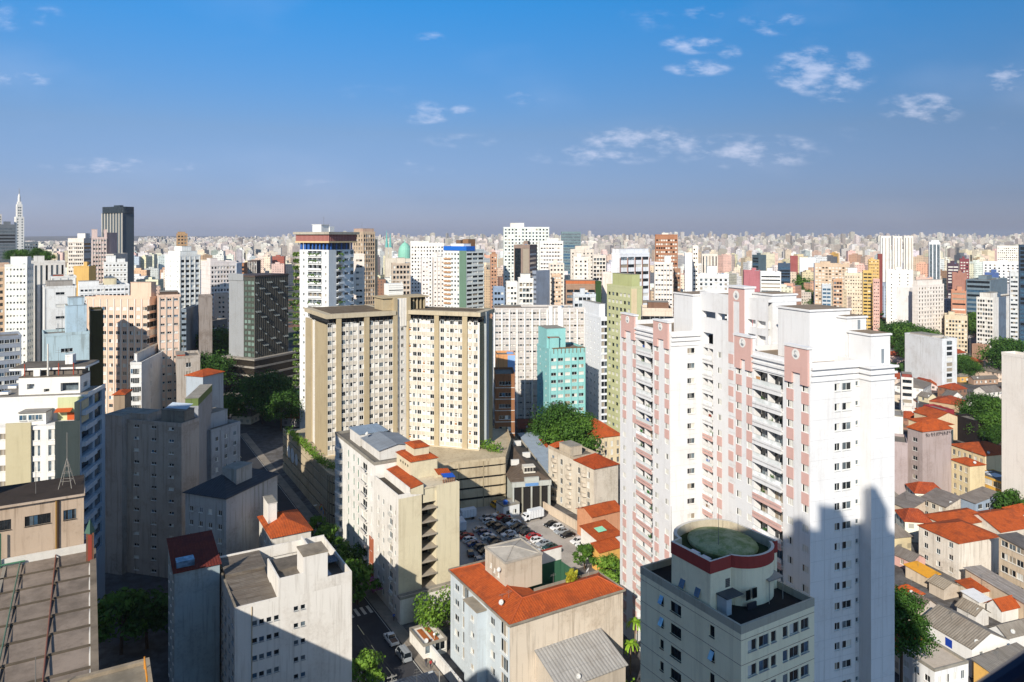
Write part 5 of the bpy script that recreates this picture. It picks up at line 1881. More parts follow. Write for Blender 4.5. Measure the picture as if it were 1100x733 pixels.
# ------------------------------------------------------------------ white tower with hanging gardens and a red attic
def garden_tower():
 b = Bd.px('apartment_tower', 'white tower with plant-filled balconies, blue columns and an overhanging red attic', 322, 353, 380, 310, 62, short='white garden tower')
 b.xr = (309, 380)
 W, D = b.W, b.D
 zt = 79.6
 FH = 3.0
 wht = plaster('#d9d9d6', .1)
 fl = [zt - 3.0 * (i + 1) for i in range(24)]
 hl = []
 for z in fl:
  hl += [(D * .10 - .45, z + 1.0, D * .10 + .45, z + 2.1), (D * .86 - .5, z + 1.0, D * .86 + .5, z + 2.1), (D * .24, z + .35, D * .72, z + 2.45, 1.2)]
 # on this side larger y lies further left in the picture
 hf = []
 for z in fl:
  hf += [(W * .30, z + .35, W * .55, z + 2.4, 1.2), (W * .62, z + 1.0, W * .78, z + 2.1), (W * .86, z + .8, W * .99, z + 2.6)]
 b.walls(wht, zt, hf, hl, depth=.2, variants='ggdcw')
 for z in fl:
  for side in (0, 1):
   q = MB()
   if side == 0:
    q.box(-.5, 1.15, D * .24, D * .72, z + .1, z + .34)
    q.box(-.55, -.42, D * .24, D * .72, z + .1, z + 1.0)
    for k in range(2):
     yy = D * (.24 + .16 * (k + 1))
     q.box(-.1, 1.15, yy - .06, yy + .06, z + .34, z + 2.44)
    q.quad((1.17, D * .25, z + .4), (1.17, D * .71, z + .4), (1.17, D * .71, z + 2.3), (1.17, D * .25, z + 2.3), 1)
   else:
    q.box(W * .3, W * .55, -1.1, 1.15, z + .1, z + .34)
    q.box(W * .3, W * .55, -1.15, -1.03, z + .1, z + 1.0)
    q.quad((W * .31, 1.17, z + .4), (W * .54, 1.17, z + .4), (W * .54, 1.17, z + 2.3), (W * .31, 1.17, z + 2.3), 1)
   o = b.part(q, 'balcony', [wht, PANES[rnd.choice('dcg')]()])
   if rnd.random() < .45:
    g = MB()
    for _ in range(26):
     if side == 0:
      c = Vector((-.5 + rnd.uniform(-.3, .3), D * rnd.uniform(.26, .7), z + .9 + rnd.uniform(-.3, .5)))
     else:
      c = Vector((W * rnd.uniform(.3, .55), -1.1 + rnd.uniform(-.3, .3), z + .9 + rnd.uniform(-.3, .5)))
     d = Vector((rnd.uniform(-1, 1), rnd.uniform(-1, 1), rnd.uniform(-.4, 1))).normalized()
     a_ = d.orthogonal().normalized() * .35
     e = d.cross(a_).normalized() * .28
     g.quad(tuple(c - a_ - e), tuple(c + a_ - e), tuple(c + a_ + e), tuple(c - a_ + e))
    b.part(g, 'balcony_plants', [leaf_mat('#2f4a1c', '#5f7a35')], o)
 # planted end balconies on the far left side, leaf trailing out
 for i, z in enumerate(fl[:20]):
  q = MB()
  q.box(.5, 5.0, D - .002, D + 3.6, z + .1, z + .4)
  q.box(.5, 5.0, D + 3.5, D + 3.65, z + .1, z + 1.05)
  q.box(.5, .65, D - .002, D + 3.6, z + .1, z + 1.05)
  o = b.part(q, 'balcony', [plaster('#bdb9b0', .3)])
  g = MB()
  for _ in range(60):
   c = Vector((.4 + rnd.uniform(-.4, .6), D + rnd.uniform(.8, 4.2), z + rnd.uniform(.2, 1.7)))
   d = Vector((rnd.uniform(-1, 1), rnd.uniform(-1, 1), rnd.uniform(-.4, 1))).normalized()
   a_ = d.orthogonal().normalized() * .42
   e = d.cross(a_).normalized() * .3
   g.quad(tuple(c - a_ - e), tuple(c + a_ - e), tuple(c + a_ + e), tuple(c - a_ + e))
  b.part(g, 'balcony_plants', [leaf_mat('#2f4a1c', '#6b8038')], o)
 # attic: blue columns, red striped box, cream brim and tank house
 q = MB()
 q.box(1.2, W - 1.2, 1.2, D - 1.2, zt, zt + 3.0)
 b.part(q, 'attic_storey', [glass('#3d4650', .2, .5)])
 q = MB()
 for i in range(8):
  y = D * (i + .3) / 8
  q.box(.1, .5, y, y + (.75 if i < 5 else 1.25), zt, zt + 3.0)
 for i in range(5):
  x = W * (i + .5) / 5
  q.box(x, x + .6, .1, .5, zt, zt + 3.0)
 b.part(q, 'blue_column', [plain('#2d5596', .5)])
 q = MB()
 q.box(-1.2, W + 1.0, -1.2, D + 1.6, zt + 3.0, zt + 3.7, 1)
 q.box(-1.0, W + .8, -1.0, D + 1.4, zt + 3.7, zt + 6.6, 0)
 for i in range(26):
  y = -1.0 + (D + 2.4) * i / 26
  q.box(-1.12, -1.003, y, y + .3, zt + 3.7, zt + 6.6, 2)
 for i in range(18):
  x = -1.0 + (W + 1.8) * i / 18
  q.box(x, x + .3, -1.12, -1.003, zt + 3.7, zt + 6.6, 2)
 b.part(q, 'red_attic', [plaster('#8f564c', .2), plaster('#c9ad7c', .15), plain('#a8716a', .7)])
 q = MB()
 q.box(-1.9, W + 1.7, -1.9, D + 2.2, zt + 6.6, zt + 7.7)
 b.part(q, 'roof', [plaster('#a59d8c', .3)])
 q = MB()
 q.box(3, 8, D * .42, D * .72, zt + 7.75, zt + 10.8)
 q.box(8, 11, D * .4, D * .6, zt + 7.75, zt + 10.2)
 q.box(2.7, 8.3, D * .40, D * .74, zt + 10.8, zt + 11.0)
 b.part(q, 'tank_house', [plaster('#dcdbd6', .1)])
 b.mast(6, D * .5, zt + 11, 3.5, .06, 2)
 b.top = 90
 b.finish()
garden_tower()
# ------------------------------------------------------------------ dark office slab on a banded base
def dark_office():
 b = Bd.px('office_tower', 'dark grey office slab with diagonal rows of window units over a banded low base', 246, 273.5, 309, 390, 63, short='dark office slab')
 b.xr = (244, 309)
 W, D = b.W, b.D
 zt = H - 43 * 390 / F
 zl = 20.0
 mb = MB()
 ys = D * .42
 mb.wall((0, 0), (1, 0), (0, -1), W, zl, zt)
 mb.wall((0, 0), (0, 1), (-1, 0), ys, zl, zt, grid(ys, zl, zt, 3, ys / 3 - .5, 1.9, .5, 3.0, m=.2), .25, 0, [2, 2, 3])
 mb.wall((0, ys), (0, 1), (-1, 0), D - ys, zl, zt, (), .2, 1)
 mb.wall((W, 0), (0, 1), (1, 0), D, zl, zt)
 mb.wall((0, D), (1, 0), (0, 1), W, zl, zt)
 nv = 18
 for i in range(nv + 1):
  x = W * i / nv
  mb.box(x - .12, x + .12, -.35, -.004, zl, zt, 4)
 b.part(mb, 'wall', [glass('#44453f', .25, .4), plaster('#8c8e8f', .15), glass('#4d5c53', .1, .7), glass('#6b7d74', .12, .7), plain('#55524a', .6)])
 q = MB()
 q.box(-.3, W + .3, -.5, D + .3, zt, zt + .9)
 q.box(-.35, 1.6, ys, D + .35, zt - 2.0, zt + 1.6, 1)
 b.part(q, 'roof', [plain('#4a3d36', .7), plaster('#8c8e8f', .15)])
 for fi in range(15):
  z = zl + 2 + fi * 3.1
  if z > zt - 3:
   break
  for i in range(nv):
   if (i + fi * 3) % 7 < (3 if fi % 5 in (1, 2) or fi > 9 else 1):
    q = MB()
    x = W * (i + .5) / nv
    q.quad((x - .55, -.36, z + 1.6), (x + .55, -.36, z + 1.6), (x + .55, -1.15, z + .7), (x - .55, -1.15, z + .7))
    q.quad((x - .55, -.36, z + 1.55), (x - .55, -1.15, z + .65), (x + .55, -1.15, z + .65), (x + .55, -.36, z + 1.55))
    b.part(q, 'open_sash', [plain('#7d7f78', .4)])
 # base
 q = MB()
 for k, z in enumerate((6.0, 10.5, 15.0, 19.2)):
  e = 3.0 if k < 3 else 3.4
  q.box(-e, W + e + 6, -e, D + 2, z, z + .9)
 for i in range(14):
  x = -2.0 + (W + 8) * i / 14
  q.box(x, x + .5, -2.2, -1.7, 0, 6.0)
 b.part(q, 'podium_slab', [plaster('#8e867a', .35)])
 q = MB()
 q.box(-2.2, W + 8, -2.2, D + 1.5, 6.9, 10.45)
 q.box(-2.2, W + 8, -2.2, D + 1.5, 11.4, 14.95)
 q.box(-2.2, W + 8, -2.2, D + 1.5, 15.9, 19.15)
 q.box(-1, W + 7, -1.2, D + 1.5, 0, 5.95)
 b.part(q, 'podium_glazing', [glass('#2b2620', .2, .5)])
 b.top = zt + 2
dark_office()
# ------------------------------------------------------------------ foreground left: sheds and the beige wall behind
def foreground_left():
 b = Bd('industrial_building', 'long flat roof of old corrugated panels crossed by green and red pipes', *pq(-48, 78), GA, 49.0, 50.4, short='corrugated panel roof')
 b.xr = (0, 105)
 z = 36.6
 W, D = b.W, b.D
 b.walls(plaster('#8d8273', .5), z, windows=False)
 q = MB()
 q.quad((0, 0, z + .4), (W - .8, 0, z + .4), (W - .8, D, z + .4), (0, D, z + .4))
 q.quad((0, 0, z), (0, D, z), (W, D, z), (W, 0, z))
 for i in range(10):
  y = D * i / 10
  pts = [(0, y), (W - .8, y), (W - .8, y + .5), (0, y + .5)]
  q.prism(pts, z + .4, z + .66, 1)
 for i in range(10):
  y = D * i / 10
  for k in range(11):
   x = W - .8 - k * 4.2
   if x - 4 > 0:
    q.quad((x - 4.0, y + .6, z + .42), (x - .15, y + .6, z + .42), (x - .15, y + D / 10 - .1, z + .62), (x - 4.0, y + D / 10 - .1, z + .62))
 for k in range(6):
  x = W - 3.3 - k * 8.4 - 8.4
  q.quad((x, .0, z + .66), (x + .45, .0, z + .66), (x + .45, D, z + .66), (x, D, z + .66), 2)
 b.part(q, 'roof', [concrete('#83766a', .6), concrete('#5f5446', .5), plain('#8c8478', .8)])
 for x, c in ((W - 5.2, '#6f4436'), (W - 9.6, '#4a6656'), (W - 18.0, '#4a6656')):
  q = MB()
  q.tube((x, 0, z + .95), (x, D - .4, z + .95), .09, n=8)
  for i in range(11):
   y = .3 + (D - 1) * i / 10
   q.tube((x, y, z + .4), (x, y, z + .95), .07, n=6)
  b.part(q, 'roof_pipe', [plain(c, .6)])
 q = MB()
 q.tube((0, D - .6, z + 1.0), (W - 9, D - .6, z + 1.0), .13, n=8)
 for x in (W - 12, W - 21, W - 30):
  q.tube((x, D - .6, z + .4), (x, D - .6, z + 5.6), .12, n=8)
 b.part(q, 'roof_pipe', [plain('#3f6b52', .6)])
 q = MB()
 q.box(0, W - 1.0, D - .35, D - .05, z + .4, z + 1.7)
 q.box(W - .8, W, 0, D, z, z + .75, 1)
 q.box(W - .95, W - .8, 0, D, z + .4, z + .55, 2)
 b.part(q, 'gutter', [plain('#c9c4ba', .6), concrete('#7b6f60', .6), plain('#d8d5cc', .6)])
 # slim riveted mast at the roof corner with a pointed cap
 q = MB()
 q.box(W - 1.3, W - .3, D - 4.3, D - 3.3, z + .4, z + 4.6)
 q.box(W - 1.05, W - .55, D - 4.35, D - 4.31, z + .6, z + 4.4, 1)
 i = len(q.v)
 q.lathe([(.75, z + 4.6), (.1, z + 6.4), (.02, z + 6.6)], W - .8, D - 3.8, 4, 2)
 b.part(q, 'vent_shaft', [plain('#6d4a36', .7), plain('#8b3a2a', .7), plain('#39574a', .6)])
 b.top = z + 3
 # the beige wall with three strip windows
 c = Bd('industrial_building', 'rust-stained beige wall building with strip windows and a dark flat roof', *pq(-60, 128.6), GA, 59.4, 9.0, short='rust-stained beige wall')
 c.xr = (0, 92)
 zt = 46.0
 holes = []
 for x0, x1 in ((-10, 12), (26.5, 54.5), (68, 82)):
  holes.append((c.sF(x0), 42.3, c.sF(x1), 43.8))
 c.walls(plaster('#b39c83', .5), zt - .3, holes, variants='ddgbd', frame='k', split=6)
 q = MB()
 q.box(-.4, c.W + .15, -.5, c.D + .3, zt - .3, zt)
 q.quad((-.4, -.3, zt + .01), (c.W, -.3, zt + .01), (c.W, c.D, zt + .25), (-.4, c.D, zt + .25), 1)
 c.part(q, 'roof', [plaster('#b59f88', .4), concrete('#3c342e', .5)])
 for xp, cc in ((60.5, '#8a6a35'), (62.5, '#3d2a1c')):
  q = MB()
  q.tube((c.sF(xp), -.16, z), (c.sF(xp), -.16, zt), .12, n=8)
  c.part(q, 'drainpipe', [plain(cc, .7)])
 q = MB()
 x0 = c.sF(72, 4)
 for k in range(4):
  a_ = k * math.pi / 2 + .5
  q.tube((x0 + 1.3 * math.cos(a_), 4 + 1.3 * math.sin(a_), zt + .1), (x0, 4, zt + 4.6), .05, n=5)
 for h in (1.2, 2.4, 3.4):
  for k in range(4):
   f = 1 - h / 4.6
   a0, a1 = k * math.pi / 2 + .5, (k + 1) * math.pi / 2 + .5
   q.tube((x0 + 1.3 * f * math.cos(a0), 4 + 1.3 * f * math.sin(a0), zt + h), (x0 + 1.3 * f * math.cos(a1), 4 + 1.3 * f * math.sin(a1), zt + h), .03, n=4)
 q.tube((x0, 4, zt + 4.6), (x0, 4, zt + 8.6), .04, n=5)
 c.part(q, 'antenna', [plain('#8b857c', .5)])
 c.mast(c.sF(38.5, 3), 3, zt + .1, 4.0, .05, 0)
 c.finish()
 # the near roof corner at the lower left edge
 d = Bd('apartment_block', 'stained concrete roof corner with an orange crate at the bottom left edge', *pq(-30, 36), GA, 34.4, 32.6, short='stained roof corner')
 d.xr = (90, 166)
 zt = 49.4
 d.walls(plaster('#93846f', .5), zt - .35, windows=False)
 d.flat_roof(zt - .35, ph=.35, t=.35, par=concrete('#9c8d78', .6), floor=concrete('#8d8372', .6))
 q = MB()
 q.tube((34, 31, zt), (34, 31, zt + 1.0), .06, n=6, mi=0)
 q.tube((34, 28, zt), (34, 28, zt + 1.0), .06, n=6)
 q.tube((34, 28, zt + .95), (34, 31, zt + .95), .06, n=6)
 q.tube((34, 28, zt + .5), (34, 31, zt + .5), .05, n=6)
 d.part(q, 'railing', [plain('#c07d1f', .5)])
 d.mast(26.5, 30.5, zt, 3.4, .06, 0)
 d.dish(33.2, 22.5, zt + .2, .6, 2.2)
 cr = MB()
 X, Y = pq(-9, 62.5)
 cr.box(-1.6, 1.6, -1.2, 1.2, 0, .12)
 for x0_, x1_, y0_, y1_ in ((-1.6, 1.6, -1.2, -1.08), (-1.6, 1.6, 1.08, 1.2), (-1.6, -1.48, -1.08, 1.08), (1.48, 1.6, -1.08, 1.08)):
  cr.box(x0_, x1_, y0_, y1_, .12, 1.3)
 cr.box(-1.7, 1.7, -1.3, 1.3, 1.3, 1.42)
 o = cr.build('crate', [plain('#c08a3e', .7)], None, (X, Y, zt - .3 + .01), R(18))
 tag(o, 'orange-brown crate standing on the stained roof at the bottom left edge', 'crate')
foreground_left()
# ------------------------------------------------------------------ white building with penthouse and terrace (left)
def terrace_building():
 b = Bd.px('apartment_block', 'white and khaki terraced building with a white penthouse under a thin overhanging roof', -30, 86, 113, 158, 10.6, short='terraced white building')
 b.xr = (0, 113)
 W, D = b.W, b.D
 zt = b.z_at(431, W, 0)
 khaki, wht = plaster('#b5aa86', .15), plaster('#d9d6cf', .15)
 FH = 3.4
 Fh = []
 zf = b.z_at(456, W, 0)
 cA, cB = b.sF(38.5), b.sF(56.5)
 for i in range(9):
  z = zf - 3.1 - FH * i
  for c in (cA, cB):
   Fh.append((c - .85, z, c + .85, z + 2.3))
 for i in range(9):
  z = zf - 2.6 - FH * i
  for x in (2, ):
   c = b.sF(3)
   Fh.append((c - .6, z, c + .6, z + 1.3))
 Rh = []
 for i in range(11):
  z = zt - 3.2 - FH * i
  Rh.append((D * .06, z + 1.0, D * .48, z + 3.0, .9))
  Rh.append((D * .56, z + .6, D * .86, z + 3.0, .4))
 mb = MB()
 mb.wall((0, 0), (1, 0), (0, -1), W, 0, zf, Fh, .25)
 mb.wall((W, 0), (0, 1), (1, 0), D, 0, zt, Rh, .3, 2, [3, 3, 4])
 mb.wall((0, 0), (0, 1), (-1, 0), D, 0, zt)
 mb.wall((0, D), (1, 0), (0, 1), W, 0, zt)
 xa, xb, xc, xd = b.sF(7), b.sF(34), b.sF(60), b.sF(86)
 for x0, x1 in ((xa, xb), (xc, xd - .004)):
  mb.box(x0, x1, -.45, -.004, 0, zf + .9, 1)
 mb.quad((0, 5, zf), (W, 5, zf), (W, 5, zt), (0, 5, zt))
 mb.quad((0, 0, zf), (W, 0, zf), (W, 5, zf), (0, 5, zf))
 b.part(mb, 'wall', [wht, khaki, plaster('#8fa3b3', .2), PANES['g'](), PANES['d']()])
 for h in Fh:
  b.wins.append((((h[0] + h[2]) / 2, .17, h[1]), 0., round(h[2] - h[0], 2), round(h[3] - h[1], 2), 'gwg' if h[2] - h[0] > 1.5 else 'ds', 'w', 3, True) if h[2] - h[0] > 1.5 else (((h[0] + h[2]) / 2, .17, h[1]), 0., 1.2, 1.3, 'c', 'w', 2, True))
 for i in range(11):
  z = zt - 3.2 - FH * i
  q = MB()
  q.box(W + .003, W + .9, D * .05, D * .5, z - .1, z + .95)
  b.part(q, 'balcony', [plaster('#aeb9c2', .2)])
 # terrace level: rooms, orange awning, pale green wall, parapets
 q = MB()
 q.box(b.sF(17), b.sF(46), 1.5, 4.6, zf + .02, zf + 2.6)
 q.box(b.sF(16), b.sF(47), 1.2, 4.8, zf + 2.6, zf + 2.8, 1)
 o = b.part(q, 'terrace_room', [wht, concrete('#8e8a84', .4)])
 for xp in (21, 31, 38):
  b.wins.append(((b.sF(xp), 1.46, zf + 1.0), 0., 1.5, 1.2, 'bg', 'w', 2, True))
 q = MB()
 q.box(b.sF(52), b.sF(80), 4.6, 4.95, zf + .02, zt, 0)
 q.quad((b.sF(51), 3.0, zf + 2.1), (b.sF(69), 3.0, zf + 2.1), (b.sF(69), 4.6, zf + 2.7), (b.sF(51), 4.6, zf + 2.7), 1)
 q.box(b.sF(63), b.sF(79), 4.4, 4.58, zf + .05, zf + 1.6, 1)
 q.box(b.sF(79), b.sF(86), .4, 4.9, zf + .02, zt - .3, 2)
 b.part(q, 'terrace_wall', [plaster('#bcc08e', .15), plain('#b1501f', .7), khaki])
 # roof, skylights
 q = MB()
 q.box(0, W, 4.96, 5.3, zt, zt + .35)
 q.quad((0, 5, zt + .1), (W, 5, zt + .1), (W, D, zt + .4), (0, D, zt + .4), 1)
 q.box(W - .3, W + .1, 5.3, D, zt, zt + .8)
 b.part(q, 'roof', [wht, corrugated('#8f897f', 1, .5, .4)])
 for xp, yy in ((4, 8), (13, 15), (22, 22)):
  q = MB()
  x = b.sF(xp, yy)
  q.box(x - .9, x + .9, yy, yy + 1.5, zt + .42, zt + 1.0)
  q.quad((x - .8, yy - .01, zt + 1.01), (x + .8, yy - .01, zt + 1.01), (x + .8, yy + 1.4, zt + 1.01), (x - .8, yy + 1.4, zt + 1.01), 1)
  b.part(q, 'skylight', [wht, glass('#2d3f55', .1, .8)])
 # penthouse
 x0, x1 = b.sF(20, 8), b.sF(86, 8)
 zp = b.z_at(404, W, 8)
 q = MB()
 q.wall((x0, 8), (1, 0), (0, -1), x1 - x0, zt + .2, zp, [(b.sF(29, 8) - x0, zt + 1.4, b.sF(37, 8) - x0, zt + 2.6), (b.sF(47, 8) - x0, zt + .7, b.sF(53, 8) - x0, zt + 1.4), (b.sF(65, 8) - x0, zt + .7, x1 - x0 - .3, zt + 2.6)], 1.2, 0, [1, 1, 2])
 q.wall((x0, 8), (0, 1), (-1, 0), D - 9, zt + .2, zp)
 q.wall((x1, 8), (0, 1), (1, 0), D - 9, zt + .2, zp, [(2, zt + 1, 4.5, zt + 2.2)], .3, 0, [1])
 q.wall((x0, D - 1), (1, 0), (0, 1), x1 - x0, zt + .2, zp)
 o = b.part(q, 'penthouse', [wht, PANES['g'](), plaster('#9aa5b0', .1)])
 q = MB()
 q.box(x0 - 2.5, x1 + .6, 9.3, D + 3, zp + 1.5, zp + 1.95)
 q.box(x0, x1, 8, D - 1, zp, zp + .25, 1)
 q.quad((x0 - 2.4, 9.4, zp + 1.96), (x1 + .5, 9.4, zp + 1.96), (x1 + .5, D + 2.9, zp + 2.2), (x0 - 2.4, D + 2.9, zp + 2.2), 1)
 q.box(x0 + .3, x1 - .3, 10, D - 1.2, zp + .25, zp + 1.5, 2)
 b.part(q, 'penthouse_roof', [wht, concrete('#6a6258', .6), plaster('#6d655c', .3)], o)
 for xp, c_ in ((26.5, '#a3402a'), (63, '#a3402a'), (79, '#a3402a')):
  q = MB()
  x = b.sF(xp, 9)
  q.tube((x, 9, zp + .25), (x, 9, zp + 3.0), .12, n=6)
  b.part(q, 'roof_pipe', [plain(c_, .6)], o)
 q = MB()
 x = b.sF(51.5, 8.6)
 q.tube((x, 8.6, zp + .25), (x, 8.6, zp + 7.5), .22, .16, 8)
 b.part(MB().box(b.sF(36, 8.6), b.sF(43, 8.6), 8.5, 9.0, zp + .25, zp + 1.7), 'vent_box', [wht], o)
 b.part(MB().box(b.sF(70, 12), b.sF(78, 12), 12, 14, zp + 2.2, zp + 4.4), 'tank_house', [wht], o)
 b.part(q, 'chimney', [plaster('#d2cdc2', .3)], o)
 for q_ in (b.sF(60, 9),):
  b.mast(b.sF(63, 10), 10, zp + 2, 4.5, .04, 2)
 b.top = zp + 3
 b.finish()
terrace_building()
# ------------------------------------------------------------------ stepped white skyscraper and round-crowned dark tower on the skyline
def skyline_towers():
 Y = 900
 b = Bd.px('skyscraper', 'stepped white art-deco skyscraper with a small domed lantern and spire', 8, 17, 26, Y, 45, short='stepped white skyscraper')
 w = b.W
 m = plaster('#dcd8cf', .12)
 zz = lambda y: H - (y - HY) * Y / F
 def tier(i, z0, z1):
  o_ = w * i
  q = MB()
  q.wall((o_, o_), (1, 0), (0, -1), w - 2 * o_, z0, z1, [(x - .8, z + 1, x + .8, z + 2.6) for z in np.arange(z0, z1 - 3.5, 3.4) for x in np.linspace(2, w - 2 * o_ - 2, max(2, int((w - 2 * o_) / 3.6)))], .4, 0, [1])
  q.wall((o_, o_), (0, 1), (-1, 0), w - 2 * o_, z0, z1, [(x - .7, z + 1, x + .7, z + 2.6) for z in np.arange(z0, z1 - 3.5, 3.4) for x in np.linspace(2, w - 2 * o_ - 2, max(2, int((w - 2 * o_) / 4.5)))], .4, 0, [1])
  q.box(o_ + .01, w - o_, o_ + .01, w - o_, z1 - .01, z1 + .6)
  q.quad((w - o_, o_, z0), (w - o_, w - o_, z0), (w - o_, w - o_, z1), (w - o_, o_, z1))
  q.quad((o_, w - o_, z0), (w - o_, w - o_, z0), (w - o_, w - o_, z1), (o_, w - o_, z1))
  b.part(q, 'tier', [m, PANES['g']()])
 tier(0, 0, zz(233.5))
 tier(.16, zz(233.5), zz(220))
 tier(.27, zz(220), zz(217))
 q = MB()
 c = w / 2
 q.lathe([(w * .17, zz(217)), (w * .17, zz(211.5)), (w * .14, zz(210.5)), (w * .08, zz(208.7)), (w * .03, zz(208))], c, c, 16)
 b.part(q, 'lantern', [m])
 q = MB()
 q.tube((c, c, zz(208)), (c, c, zz(201.5)), .45, .12, 6)
 b.part(q, 'spire', [plain('#8d8b86', .5)])
 b.top = zz(202)
 Y = 700
 b = Bd.px('skyscraper', 'dark glass skyscraper with pale vertical fins and a dark round-cornered crown', 110, 131.5, 144, Y, 62, short='dark crowned skyscraper')
 zt = H - (229 - HY) * Y / F
 zc = H - (222 - HY) * Y / F
 W, D = b.W, b.D
 q = MB()
 q.wall((0, 0), (1, 0), (0, -1), W, 0, zt, grid(W, 20, zt, 1, W - 1, 1.9, .6, 3.6, m=.2), .3, 0, [2])
 q.wall((0, 0), (0, 1), (-1, 0), D, 0, zt, grid(D, 20, zt - 7, 7, D / 7 - 1.2, 2.2, .6, 3.6, m=.2), .3, 0, [2])
 q.box(.01, W, .01, D, 0, zt)
 for i in range(8):
  y = D * i / 7
  q.box(-.6, -.01, y - .55, y + .55, 0, zt, 1)
 b.part(q, 'wall', [plain('#4d565c', .4), plaster('#b8b0a2', .1), glass('#273238', .12, .7)])
 q = MB()
 r_ = 3.5
 fp = []
 for cx_, cy_, t0 in ((W - r_ + 1, D - r_ + 1, 0), (r_ - 1, D - r_ + 1, 90), (r_ - 1, r_ - 1, 180), (W - r_ + 1, r_ - 1, 270)):
  for t in range(0, 91, 30):
   fp.append((cx_ + r_ * math.cos(R(t0 + t)), cy_ + r_ * math.sin(R(t0 + t))))
 q.prism(fp, zt, zc)
 q.box(W * .3, W * .6, D * .3, D * .6, zc, zc + 1.6)
 b.part(q, 'crown', [glass('#1c2328', .3, .5)])
 b.top = zc
skyline_towers()
